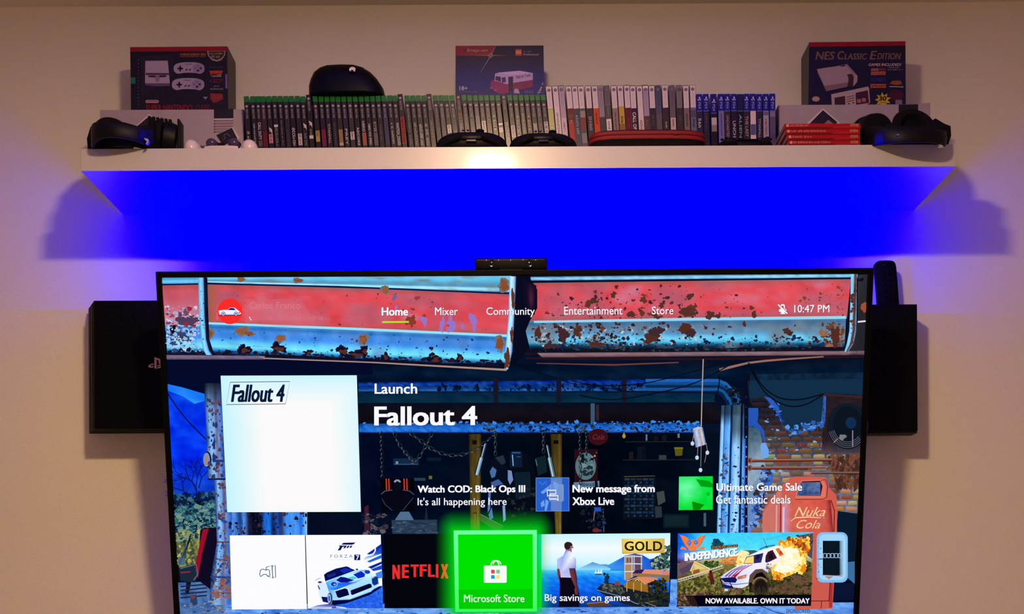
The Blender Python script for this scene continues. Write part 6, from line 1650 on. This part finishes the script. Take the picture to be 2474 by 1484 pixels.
def glow(a):
    def fn(u, v, x, y):
        dx = np.maximum(np.maximum(1096 - x, x - 1297), 0); dy = np.maximum(np.maximum(1282 - y, 0), 0)
        d_ = np.hypot(dx * 1.15, dy)
        al = np.clip(1 - d_ / 52, 0, 1) ** 2.0 * .95
        return np.stack([0 * x, 0 * x + 205, 0 * x + 20, al], -1)
    a.patch([(1044, 1228), (1350, 1228), (1352, 1482), (1046, 1482)], 60, 50, fn, 42)
sub('tile_glow', glow, mat='overlay', label='green glow around the selected tile')
def tile_store(a):
    a.poly([(1096, 1282), (1297, 1281), (1297.5, 1478), (1100, 1479)], [(110, 255, 160), (110, 255, 160), (60, 250, 90), (60, 250, 90)], 43)
    a.poly([(1106.5, 1292), (1287, 1291), (1287.5, 1471), (1109, 1472)], (0, 226, 0), 44)
    a.poly([(1108, 1425), (1287.3, 1423.5), (1287.5, 1471), (1109, 1472)], (0, 206, 0), 45)
    a.text('Microsoft Store', (1121, 1437, 1267, 1455.5), (226, 250, 226), 46, bold=.012)
    a.rrect(1169, 1367, 1224, 1408.5, 3, (246, 250, 250), 46)
    a.ring(1196, 1366, 9.5, 11, 3, (246, 250, 250), 46, 16, 180, 360); a.ring(1201, 1366, 9.5, 11, 2, (226, 246, 226), 46, 16, 190, 350)
    for x, y, c in ((1186.5, 1377, (226, 70, 60)), (1199, 1377, (130, 200, 130)), (1186.5, 1390, (20, 160, 200)), (1199, 1390, (246, 230, 120))): a.rect(x, y, x + 8.5, y + 9, c, 47)
sub('game_tile', tile_store, label='bright green selected tile with a shopping bag')

def tile_gold(a):
    a.T = (7.276, 1300, 1280)
    a.patch([(-22, 82), (2325, 62), (2300, 1355), (-20, 1372)], 40, 40, lambda u, v, x, y: ramp(v, [(0, (200, 246, 255)), (.2, (246, 252, 255)), (.4, (206, 246, 255)), (.49, (150, 230, 255)), (.5, (80, 200, 250)), (.6, (20, 130, 246)), (.8, (10, 90, 230)), (1, (8, 50, 130))]) + (np.where(v > .5, (fbm(x / 5, y / 1.2, 62) - .5) * 60, 0))[..., None], 25)
    a.poly([(680, 700), (960, 570), (1090, 612), (1200, 608), (1280, 640), (1280, 690)], [(150, 220, 250), (80, 140, 210), (90, 150, 220), (90, 160, 230), (60, 140, 230), (140, 210, 250)], 26)
    a.poly([(1200, 640), (1330, 570), (1440, 510), (1560, 450), (1700, 420), (1840, 450), (1960, 520), (2100, 490), (2200, 520), (2250, 740), (1260, 720), (1280, 690)], [(60, 150, 236), (60, 150, 240), (30, 100, 226), (14, 70, 220), (14, 60, 210), (14, 60, 210), (30, 90, 220), (20, 70, 210), (14, 60, 200), (6, 50, 190), (30, 120, 240), (60, 150, 240)], 27)
    for (x, h_) in ((1010, 60), (1060, 80), (1105, 90)): a.poly([(x - 25, 772), (x + 8, 772 - h_), (x + 25, 772)], (226, 246, 250), 28)
    a.poly([(990, 780), (1130, 780), (1110, 796), (1010, 796)], (30, 60, 110), 29)
    # tower and villa
    a.poly([(1515, 450), (1840, 440), (1830, 700), (1660, 860), (1515, 890)], (150, 130, 130), 28)
    a.poly([(1515, 460), (1660, 450), (1660, 860), (1520, 890)], (176, 136, 90), 29); a.poly([(1670, 450), (1830, 445), (1820, 700), (1680, 700)], (96, 72, 90), 29)
    for y in (470, 600, 735): a.line([(1515, y + 5), (1665, y), (1830, y + 5)], 20, (206, 210, 236), 30)
    for x in (1525, 1650, 1690, 1815): a.line([(x, 450), (x, 880 if x < 1660 else 700)], 16, (190, 196, 226), 30)
    for x in (1560, 1610, 1720, 1770): a.rect(x, 500, x + 28, 580, (90, 80, 110), 30)
    a.rect(1660, 760, 2150, 830, (150, 116, 64), 30)
    a.poly([(1660, 770), (1720, 705), (1870, 700), (1820, 770)], (50, 26, 90), 31); a.poly([(1820, 770), (1870, 700), (2230, 706), (2150, 790)], (226, 140, 110), 31); a.poly([(2160, 790), (2240, 716), (2306, 720), (2306, 800)], (220, 130, 100), 31)
    a.poly([(1500, 1000), (1560, 900), (1740, 830), (1900, 960), (1980, 960), (1970, 1110), (1550, 1030)], (150, 106, 34), 32)
    a.poly([(2150, 800), (2306, 800), (2306, 920), (2150, 900)], (140, 106, 60), 30)
    a.poly([(1560, 900), (1700, 815), (1760, 815), (1640, 905)], (46, 26, 96), 33); a.poly([(1745, 830), (1850, 830), (2110, 850), (2040, 950), (1880, 950)], (226, 134, 96), 33)
    a.ell(1742, 905, 34, 34, (226, 206, 170), 34, a0=180, a1=360); a.ell(1742, 906, 20, 20, (40, 40, 60), 35, a0=180, a1=360)
    for x in (1560, 1680, 1815, 1965): a.line([(x, 930), (x, 1090)], 16, (200, 160, 90), 34)
    a.line([(1560, 905), (1745, 840), (1890, 965)], 14, (206, 180, 130), 34)
    # shore, plants
    a.poly([(1020, 1060), (1110, 960), (1260, 940), (1500, 980), (1980, 1120), (2300, 1100), (2300, 1360), (1700, 1360), (1500, 1300), (1200, 1170)], (26, 30, 40), 31)
    a.poly([(840, 1300), (1160, 1260), (1300, 1330), (1100, 1350), (880, 1345)], (90, 60, 40), 32); a.line([(860, 1300), (1150, 1275)], 14, (176, 120, 80), 33)
    a.line([(1030, 1060), (1160, 1100), (1480, 1180), (1700, 1290), (1900, 1350)], 14, (110, 140, 190), 33)
    ch = lambda p, q, r, s: L_(p, q, r, s)
    a.chips(ch((1100, 960), (1500, 980), (1500, 1130), (1150, 1080)), 130, 26, [(70, 76, 70), (30, 40, 46), (110, 104, 90), (46, 60, 56)], 33, 50)
    a.chips(ch((1980, 560), (2310, 330), (2310, 720), (2020, 690)), 160, 26, [(30, 60, 60), (90, 120, 96), (14, 34, 50), (150, 170, 140)], 29, 51)
    a.chips(ch((2180, 290), (2310, 270), (2310, 600), (2200, 600)), 70, 24, [(20, 50, 60), (60, 100, 90)], 30, 52)
    a.chips(ch((1920, 960), (2240, 850), (2280, 1200), (1960, 1200)), 220, 26, [(14, 20, 20), (26, 36, 26), (50, 50, 26)], 35, 53)
    a.chips(ch((1160, 780), (1240, 770), (1230, 940), (1180, 940)), 60, 20, [(10, 40, 90), (14, 50, 60)], 33, 54)
    a.chips(ch((1700, 1130), (2290, 1130), (2290, 1350), (1800, 1350)), 170, 24, [(20, 34, 30), (34, 44, 36), (60, 66, 40), (10, 16, 30)], 34, 55)
    a.poly([(1340, 940), (1390, 900), (1450, 940), (1450, 985), (1345, 985)], (130, 70, 56), 34)
    a.line([(1880, 1280), (2080, 1350)], 10, (150, 130, 110), 35); a.line([(1900, 1285), (2060, 1262)], 8, (130, 116, 100), 35)
    # a man seen from behind, dark haired, white shirt and dark trousers
    a.poly([(375, 800), (590, 820), (690, 960), (720, 1100), (725, 1358), (360, 1358), (380, 1100)], (10, 8, 24), 34)
    a.poly([(335, 680), (380, 690), (392, 800), (376, 890), (352, 860), (338, 760)], (120, 56, 60), 34)
    a.poly([(545, 680), (655, 680), (690, 860), (690, 1000), (712, 1090), (700, 1150), (650, 1140), (640, 1060), (652, 1010), (600, 900), (560, 780)], [(110, 50, 60), (70, 30, 60), (60, 24, 60), (90, 40, 60), (70, 30, 50), (90, 40, 50), (110, 60, 60), (120, 64, 60), (110, 56, 60), (140, 76, 70), (120, 60, 60)], 36)
    a.poly([(335, 690), (333, 520), (440, 460), (490, 360), (570, 380), (600, 450), (665, 510), (668, 680), (560, 680), (575, 790), (580, 845), (395, 840), (395, 780), (370, 680)], [(170, 180, 230), (190, 200, 246), (150, 170, 246), (60, 90, 226), (226, 236, 255), (250, 252, 255), (160, 180, 246), (120, 130, 226), (170, 180, 240), (150, 160, 230), (190, 190, 240), (206, 206, 246), (190, 196, 246), (180, 190, 240)], 35)
    a.poly([(480, 300), (590, 310), (590, 400), (520, 385), (485, 360)], (150, 84, 100), 34)
    a.ell(532, 290, 72, 74, (170, 100, 110), 36, n=24)
    a.poly([(461, 300), (462, 250), (495, 219), (540, 214), (585, 232), (608, 268), (600, 290), (570, 285), (560, 330), (530, 352), (485, 345)], (44, 28, 34), 37)
    a.poly([(596, 285), (624, 312), (612, 330), (585, 325)], (160, 90, 110), 37)
    # gold plate
    a.poly([(1470, 160), (2225, 156), (2222, 412), (1478, 426)], (200, 160, 50), 38)
    a.patch([(1478, 160), (2222, 156), (2216, 404), (1486, 412)], 20, 10, lambda u, v, x, y: mixc((246, 226, 120), (206, 170, 70), np.clip(abs(u - .35) * 1.2 + .3 * (v > .85), 0, 1)), 39)
    for ch_, x0, x1 in (('G', 1518, 1682), ('O', 1702, 1872), ('L', 1895, 2000), ('D', 2022, 2182)): a.text(ch_, (x0, 206, x1, 374), (40, 26, 10), 41, bold=.035)
    a.text('Big savings on games', (115, 1135, 1615, 1295), WH, 41, bold=.012)
    a.patch([(-22, 82), (60, 81), (60, 1371), (-20, 1372)], 4, 6, lambda u, v, x, y: np.stack([0 * u + 20, 0 * u + 235, 120 - 60 * v + 100 * (v < .4), np.clip(.8 - u * .8, 0, 1)], -1), 40)
sub('game_tile', tile_gold, label='seaside tile with a man and a gold plate')

def tile_fire(a):
    a.T = (7.274, 1630, 1280)
    ch = L_
    a.patch([(55, 66), (2442, 44), (2396, 1342), (40, 1352)], 50, 40, lambda u, v, x, y: ramp(v, [(0, (60, 210, 255)), (.2, (80, 220, 246)), (.32, (170, 240, 250)), (.4, (150, 150, 90)), (.5, (96, 96, 40)), (.75, (84, 80, 34)), (1, (60, 40, 34))]) + (np.where(v > .38, (fbm(x / 6, y / 4, 63) - .5) * 90, (fbm(x / 18, y / 10, 64) - .5) * 40))[..., None] - (np.where((v < .42), np.clip(.18 - u, 0, 1) * 900, 0))[..., None] * np.array([.5, .8, .1]), 25)
    a.poly([(2130, 110), (2440, 60), (2420, 520), (2280, 420), (2330, 250), (2200, 150)], (96, 70, 80), 26)
    a.chips(ch((2150, 100), (2430, 80), (2420, 300), (2330, 260)), 60, 24, [(70, 50, 70), (120, 90, 90)], 27, 70)
    a.chips(ch((60, 900), (1300, 640), (1400, 1140), (60, 1150)), 420, 26, [(110, 110, 50), (70, 70, 24), (150, 140, 80), (50, 56, 24), (130, 120, 60)], 27, 71, asp=1.5)
    a.chips(ch((1600, 880), (2380, 560), (2390, 1140), (1620, 1140)), 420, 28, [(60, 66, 24), (40, 46, 20), (90, 84, 40), (110, 84, 60), (50, 40, 26)], 27, 72, asp=1.2)
    a.chips(ch((45, 1130), (700, 1080), (520, 1345), (45, 1345)), 160, 24, [(96, 66, 50), (130, 96, 80), (60, 40, 34), (150, 116, 96)], 28, 73)
    a.chips(ch((1700, 1060), (2390, 700), (2390, 1100), (1900, 1120)), 90, 40, [(110, 76, 60), (90, 64, 50)], 28, 74, asp=.5)
    a.poly([(1320, 450), (1150, 370), (1400, 360), (1500, 400), (1480, 450)], (60, 90, 100), 26)
    a.chips(ch((650, 230), (840, 230), (860, 340), (640, 340)), 80, 24, [(14, 60, 90), (20, 80, 70)], 27, 75); a.chips(ch((690, 170), (770, 170), (800, 260), (670, 260)), 40, 22, [(14, 60, 96)], 27, 76)
    a.chips(ch((510, 560), (780, 560), (740, 660), (560, 660)), 60, 22, [(40, 84, 30), (70, 110, 40), (30, 60, 26)], 27, 77)
    # house and fence
    a.poly([(50, 610), (330, 560), (280, 700), (180, 790), (60, 830)], (110, 84, 96), 28); a.poly([(80, 700), (330, 570), (270, 720), (120, 800)], (84, 66, 90), 29)
    a.poly([(345, 560), (620, 690), (640, 740), (330, 820), (280, 720)], (206, 176, 96), 29); a.poly([(330, 720), (430, 690), (450, 770), (320, 800)], (150, 84, 40), 30); a.poly([(340, 590), (560, 690), (350, 700)], (226, 206, 130), 30)
    a.line([(275, 730), (350, 562), (620, 690)], 16, (246, 226, 190), 31)
    a.line([(60, 880), (330, 800), (850, 630)], 18, (226, 206, 190), 31); a.line([(50, 920), (340, 840), (860, 670)], 14, (206, 186, 170), 31)
    for k in range(18): a.line([(70 + 44 * k, 880 - 15 * k), (74 + 44 * k, 918 - 15 * k)], 10, (210, 190, 180), 31)
    a.poly([(600, 780), (620, 740), (660, 750), (680, 860), (690, 950), (660, 960), (620, 900)], (110, 20, 30), 32); a.ell(632, 738, 24, 26, (40, 24, 24), 33); a.poly([(610, 860), (690, 860), (700, 960), (640, 960)], (40, 34, 34), 32)
    # flames, back to front
    FL = [(250, 170, 30), (255, 206, 60), (240, 140, 20), (255, 226, 110)]
    a.poly([(1820, 260), (1960, 180), (2040, 160), (2110, 230), (2230, 130), (2280, 200), (2360, 210), (2340, 330), (2330, 470), (2270, 600), (2200, 720), (2040, 800), (1900, 850), (1830, 880), (1720, 820), (1690, 700), (1800, 500)], (255, 206, 70), 34)
    a.chips(ch((1850, 200), (2350, 170), (2280, 700), (1750, 850)), 330, 42, FL + [(255, 250, 190)], 35, 78, asp=1.4)
    a.chips(ch((1960, 150), (2360, 160), (2350, 420), (2200, 300)), 130, 26, [(220, 110, 20), (150, 70, 30), (255, 200, 60)], 36, 79, asp=1.6)
    a.poly([(1900, 330), (2040, 300), (2120, 400), (2200, 430), (2180, 560), (2060, 700), (1900, 770), (1760, 720), (1840, 560)], (255, 252, 220), 37)
    a.chips(ch((1850, 380), (2200, 400), (2100, 700), (1760, 740)), 90, 50, [(255, 255, 240), (255, 244, 180)], 38, 80)
    a.chips(ch((1740, 800), (1930, 800), (1900, 890), (1780, 890)), 50, 22, [(240, 150, 20), (200, 90, 10), (255, 200, 80)], 38, 81)
    a.chips(ch((1110, 400), (1320, 380), (1220, 640), (1090, 640)), 90, 36, [(255, 226, 130), (255, 244, 190), (240, 180, 60)], 33, 82)
    # off-road car
    a.poly([(810, 830), (880, 770), (1060, 660), (1210, 600), (1330, 440), (1500, 370), (1800, 280), (1890, 290), (1960, 420), (1900, 560), (1740, 620), (1640, 760), (1540, 690), (1400, 720), (1310, 860), (1290, 980), (1180, 1030), (1060, 1020), (880, 960), (830, 900)], [(210, 206, 226), (220, 216, 236), (230, 226, 246), (236, 236, 250), (226, 236, 250), (240, 244, 255), (250, 252, 255), (255, 244, 220), (255, 236, 180), (255, 240, 200), (246, 240, 240), (220, 206, 226), (226, 220, 240), (240, 236, 250), (250, 246, 255), (236, 236, 250), (226, 230, 250), (210, 220, 246), (190, 206, 240), (190, 190, 230)], 39)
    a.poly([(1210, 600), (1260, 480), (1560, 410), (1520, 580), (1330, 600)], (40, 40, 110), 40); a.poly([(1220, 590), (1270, 490), (1390, 460), (1390, 590)], (255, 220, 120), 41); a.poly([(1430, 450), (1500, 440), (1480, 520), (1430, 530)], (16, 20, 70), 41)
    a.poly([(1590, 560), (1600, 460), (1640, 390), (1720, 355), (1800, 500), (1680, 560), (1610, 585)], (60, 24, 40), 40); a.poly([(1650, 440), (1710, 400), (1740, 500), (1660, 540)], (26, 16, 40), 41); a.poly([(1590, 540), (1640, 520), (1640, 570), (1610, 585)], (20, 30, 110), 41)
    a.poly([(1770, 340), (1830, 320), (1920, 440), (1850, 470)], (220, 120, 50), 40); a.ell(1865, 405, 26, 30, (196, 70, 20), 41)
    for k, c in enumerate(((90, 50, 160), (110, 40, 150), (170, 40, 130), (176, 20, 60))):
        a.line([(890 + 55 * k, 826 + 3 * k), (1010 + 60 * k, 720 - 6 * k), (1200 + 55 * k, 630 - 6 * k)], [22 + 5 * (k == 3), 15, 9], c, 41)
    a.line([(1040, 830), (1150, 740)], [40, 12], (176, 16, 40), 42)
    a.poly([(800, 855), (1060, 830), (1100, 880), (1070, 935), (880, 925)], (20, 20, 96), 41)
    a.poly([(1100, 830), (1270, 785), (1250, 850), (1110, 880)], (190, 110, 100), 41); a.poly([(1180, 830), (1250, 805), (1240, 840), (1190, 850)], (230, 160, 110), 42)
    a.line([(800, 860), (850, 1020)], 16, (12, 12, 60), 42); a.line([(930, 860), (1030, 1040)], 16, (16, 16, 70), 42)
    a.line([(840, 940), (1070, 965), (1290, 940)], 14, (90, 110, 180), 42); a.poly([(830, 960), (1010, 990), (1030, 1040), (880, 1030)], (20, 26, 110), 41)
    a.line([(830, 1050), (960, 1075)], 20, (190, 60, 70), 42); a.rect(875, 1040, 935, 1082, (190, 230, 230), 43); a.chips(ch((1000, 1030), (1180, 1040), (1160, 1110), (1010, 1110)), 20, 18, [(90, 50, 60), (140, 80, 80)], 41, 83)
    a.poly([(1300, 930), (1320, 800), (1420, 700), (1520, 690), (1620, 770), (1630, 850), (1560, 740), (1440, 760), (1370, 870), (1360, 920)], (96, 70, 70), 43)
    a.poly([(1370, 880), (1440, 770), (1540, 745), (1610, 830), (1600, 860), (1440, 860)], (14, 8, 20), 42)
    a.ell(1505, 1010, 150, 175, (60, 44, 34), 42); a.ell(1515, 1020, 112, 140, (28, 20, 22), 43); a.ring(1505, 1000, 135, 158, 26, (140, 116, 66), 44, 24, 195, 330)
    a.rect(1310, 930, 1400, 1110, (24, 20, 18), 41)
    for k in range(24):
        x = 1320 + 17 * k; a.line([(x, 1140), (x + 20 * math.sin(k * 2.1), 1060 - 70 * abs(math.sin(k * 1.3)))], [9, 3], (90, 80, 50) if k % 2 else (50, 50, 26), 45)
    a.line([(1560, 150), (1610, 270), (1640, 320)], 7, (60, 70, 80), 40); a.line([(1580, 180), (2160, 50)], 5, (90, 150, 160), 27); a.line([(1490, 350), (1600, 300), (1760, 275)], 26, (70, 120, 170), 40); a.poly([(1590, 320), (1610, 270), (1640, 320)], (30, 90, 140), 41)
    a.chips(ch((1590, 620), (1700, 590), (1700, 720), (1620, 760)), 18, 20, [(230, 150, 60), (90, 90, 110), (110, 120, 150)], 41, 84)
    # eagle emblem and lettering
    E = (246, 126, 62)
    for s in (0, 1):
        f = (lambda x: x) if s == 0 else (lambda x: 630 - x)
        a.poly([(f(92), 95), (f(170), 110), (f(235), 150), (f(250), 200), (f(222), 235), (f(250), 290), (f(300), 330), (f(270), 350), (f(200), 300), (f(140), 200)], E, 30)
        a.poly([(f(95), 335), (f(130), 295), (f(200), 330), (f(205), 372), (f(170), 350), (f(120), 350)], E, 30)
    a.poly([(270, 210), (290, 178), (340, 176), (362, 210), (352, 260), (400, 340), (360, 368), (260, 368), (235, 340), (280, 280)], E, 31)
    a.ell(255, 232, 34, 34, (60, 90, 200), 32); a.ell(374, 226, 34, 34, (60, 90, 200), 32); a.ell(252, 230, 18, 18, (120, 170, 240), 33); a.ell(372, 224, 18, 18, (120, 170, 240), 33)
    a.line([(90, 95), (140, 205), (200, 305), (240, 350)], 7, (70, 40, 130), 29); a.line([(540, 95), (480, 220), (420, 310)], 10, (70, 40, 130), 29); a.line([(180, 385), (540, 360)], 8, (110, 70, 160), 29)
    a.poly([(640, 292), (1112, 258), (1112, 300), (640, 345)], (70, 44, 60), 31); a.text('STATE OF DECAY', (655, 298, 1100, 334), (206, 140, 70), 32, bold=.02, slope=-.075)
    a.line([(640, 348), (1110, 305)], 6, (190, 110, 60), 32)
    a.text('INDEPENDENCE', (184, 420, 1112, 566), (20, 40, 120), 33, bold=.07, slope=-.098)
    a.text('INDEPENDENCE', (174, 414, 1102, 556), WH, 34, bold=.06, slope=-.098)
    a.line([(200, 572), (760, 525), (900, 512)], 8, (240, 160, 90), 34); a.poly([(780, 520), (920, 490), (1060, 460), (1110, 470), (1100, 500), (940, 520)], (240, 140, 50), 34)
    a.chips(ch((720, 520), (1110, 460), (1110, 520), (740, 600)), 30, 16, [(246, 170, 70), (220, 110, 40)], 35, 85)
    a.text('PACK', (858, 530, 1096, 632), (110, 40, 10), 35, bold=.05, slope=-.08); a.text('PACK', (862, 522, 1096, 622), (250, 130, 50), 36, bold=.04, slope=-.08)
    a.poly([(330, 1158), (2402, 1142), (2396, 1342), (420, 1350)], (6, 4, 20), 46); a.poly([(180, 1160), (330, 1158), (420, 1350), (300, 1350)], (40, 26, 24), 45)
    a.text('NOW AVAILABLE. OWN IT TODAY', (545, 1205, 2372, 1300), WH, 47, bold=.04)
sub('game_tile', tile_fire, label='wide tile with a burning off-road car')
sub('caption', lambda a: a.text('SPONSORED', (1899, 1472.5, 1957, 1481.5), (14, 26, 70), 24, bold=.0))

# ---- row of small notices
def notice_soldier(a):
    a.T = (3.533, 860, 880)
    a.poly([(211, 976), (497, 974), (501, 1260), (215, 1262)], (4, 4, 12), 25)
    for x in (258, 280, 410, 434): a.line([(x, 978), (x + 3, 1075)], 9, (230, 60, 26), 26); 
    a.line([(264, 1140), (270, 1190)], 10, (200, 50, 30), 26); a.line([(440, 1150), (438, 1180)], 8, (170, 40, 40), 26)
    a.poly([(212, 1120), (240, 1080), (310, 1070), (330, 1040), (390, 1040), (405, 1070), (470, 1080), (498, 1115), (480, 1170), (440, 1200), (440, 1260), (290, 1260), (285, 1210), (225, 1180)], (6, 8, 22), 27)
    a.ell(353, 1032, 40, 46, (8, 10, 26), 28); a.poly([(322, 1000), (340, 986), (366, 986), (384, 1002), (376, 1012), (352, 998), (332, 1014)], (140, 150, 170), 29)
    a.line([(215, 1110), (245, 1085), (310, 1075)], 6, (90, 100, 130), 28); a.line([(400, 1075), (460, 1085), (496, 1115)], 6, (80, 90, 130), 28)
    a.line([(222, 1150), (250, 1200), (310, 1250)], 5, (60, 70, 110), 28); a.line([(490, 1140), (440, 1200), (400, 1250)], 5, (60, 70, 110), 28)
sub('notice_picture', notice_soldier, label='dark notice picture with a seated figure')
def notice_msg(a):
    a.poly([(1295, 1155), (1374.5, 1154.5), (1375, 1235), (1295, 1235.5)], (36, 92, 200), 25)
    a.poly([(1331, 1156), (1358, 1156), (1357, 1235), (1331, 1235)], (96, 130, 200), 26); a.rrect(1327, 1170, 1362, 1212, 4, (120, 150, 210), 26)
    for k, p in enumerate((((1306, 1190), (1326, 1174), (1326, 1184), (1312, 1194)), ((1306, 1216), (1314, 1208), (1316, 1222), (1308, 1226)), ((1318, 1206), (1326, 1212), (1320, 1236), (1316, 1234)), ((1336, 1162), (1350, 1170), (1342, 1196)))): a.poly(p, (110, 160, 236), 27)
    a.line([(1302, 1164), (1310, 1172), (1318, 1164), (1320, 1172)], 1.4, (90, 140, 220), 27)
    a.line([(1295, 1155), (1374.5, 1154.5), (1375, 1235), (1295, 1235.5), (1295, 1155)], 1.2, (120, 170, 240), 27)
    a.line([(1322, 1185), (1343, 1185), (1343, 1194), (1330, 1194), (1323, 1200), (1322, 1185)], 2.6, WH, 29)
    a.line([(1327, 1198), (1348, 1198), (1348, 1210), (1344, 1206), (1327, 1206), (1327, 1198)], 2.6, WH, 29)
sub('notice_picture', notice_msg, label='blue notice picture with two speech bubbles')
def notice_green(a):
    a.patch([(1640.5, 1152), (1722, 1151), (1722, 1232), (1639.5, 1233)], 16, 16, lambda u, v, x, y: mixc((10, 226, 60), (110, 250, 170), np.clip(1.1 - np.hypot(u - .2, v - .35) * 1.9, 0, 1)) + ((fbm(x / 12, y / 12, 65) - .5) * 30)[..., None], 25)
    a.poly([(1681, 1158), (1712, 1162), (1722, 1170), (1722, 1178), (1694, 1176)], (0, 160, 20), 26); a.poly([(1672, 1212), (1702, 1220), (1690, 1232), (1674, 1232)], (0, 140, 0), 26); a.rect(1707, 1190, 1715, 1198, (10, 190, 40), 26)
sub('notice_picture', notice_green, label='bright green notice picture')

def captions(name, items):
    def f(a):
        for st, box, bold in items:
            x0, y0, x1, y1 = box
            a.text(st, (x0 + .6, y0 + .7, x1 + .8, y1 + .8), (14, 22, 60), 28, bold=bold, slope=-.004)
            a.text(st, box, WH, 30, bold=bold, slope=-.004)
    sub(name, f)
captions('caption', [('Launch', (905, 927, 1008, 952), .03)])
captions('caption', [('Fallout 4', (904, 982, 1153, 1029), .045)])
captions('caption', [('Watch COD: Black Ops III', (1009, 1173.5, 1269, 1196), .035), ("It's all happening here", (1009, 1203, 1224, 1227), .008)])
captions('caption', [('New message from', (1383, 1172, 1582, 1196), .035), ('Xbox Live', (1383, 1202, 1484, 1221), .035)])
captions('caption', [('Ultimate Game Sale', (1731, 1168, 1938, 1187), .03), ('Get fantastic deals', (1730, 1197, 1910, 1218), .008)])
captions('menu_caption', [('Home', (922, 743, 986, 763), .04)])
captions('menu_caption', [('Mixer', (1051, 743, 1106, 762), .006)])
captions('menu_caption', [('Community', (1175, 743, 1292, 767), .006)])
captions('menu_caption', [('Entertainment', (1363, 741, 1504, 761), .006)])
captions('menu_caption', [('Store', (1575, 741, 1627, 760), .006)])
captions('clock_caption', [('10:47 PM', (1919, 737, 2004, 755.5), .006)])
sub('menu_underline', lambda a: a.line([(923, 778.5), (988, 778)], 4.2, (176, 226, 50), 30))
def mute(a):
    a.rrect(1886, 735, 1896, 756, 4, WH, 30); a.rrect(1882, 747, 1900, 754, 3, WH, 30); a.rect(1886, 756, 1897, 759, WH, 30); a.ell(1891, 743, 2.6, 5, (206, 60, 60), 31)
    a.line([(1880, 736), (1902, 758)], 3, WH, 32); a.line([(1882, 735), (1904, 757)], 1.6, (200, 50, 60), 31)
sub('mute_icon', mute)
def avatar(a):
    a.ell(555.5, 752.5, 30, 31, (250, 44, 40), 27, n=40)
    T = lambda *p: [(380 + x / 6.747, 660 + y / 6.747) for x, y in p]
    a.line(T((1000, 690), (1360, 690)), 2, (160, 10, 20), 28)
    a.poly(T((1000, 612), (1090, 598), (1140, 600), (1190, 560), (1260, 565), (1330, 618), (1352, 640), (1350, 672), (1010, 672)), (236, 242, 255), 29)
    a.poly(T((1142, 602), (1190, 568), (1250, 572), (1280, 605)), (20, 24, 130), 30); a.poly(T((1010, 650), (1350, 655), (1340, 684), (1015, 684)), (150, 160, 220), 28)
    for x in (1075, 1283):
        p = T((x, 665))[0]; a.ell(p[0], p[1], 5.2, 5.2, (30, 34, 130), 31); a.ell(p[0], p[1], 3.8, 3.8, (220, 226, 250), 32); a.ell(p[0], p[1], 1.8, 1.8, (30, 34, 120), 33)
    p = T((1320, 640), (1358, 640), (1340, 668)); a.poly(p, (30, 20, 80), 30); p = T((1352, 656))[0]; a.ell(p[0], p[1], 1.6, 1.6, WH, 31)
sub('profile_picture', avatar, label='round red profile picture with a white car')
def profile(a):
    C = (206, 110, 130)
    a.raw([(590, 724), (728, 722), (750, 760), (800, 770), (796, 786), (740, 788), (680, 790), (592, 780), (660, 752)], [(*lin(C), al) for al in (.35, .35, .4, .3, .1, .4, .3, .3, .9)], [(8, i, (i + 1) % 8) for i in range(8)], 22)
    a.text('Carlos Franco', (602, 730, 726, 746), (226, 128, 138), 24, alpha=.7)
    a.scribble((604, 765, 786, 774), (*(204, 120, 136), .55), 24, 5, n=26)
    a.line([(602, 766), (607, 774)], 2, (246, 226, 232), 25)
sub('profile_caption', profile, mat='overlay', label='faded profile lines beside the round picture')

bpy.context.view_layer.update()
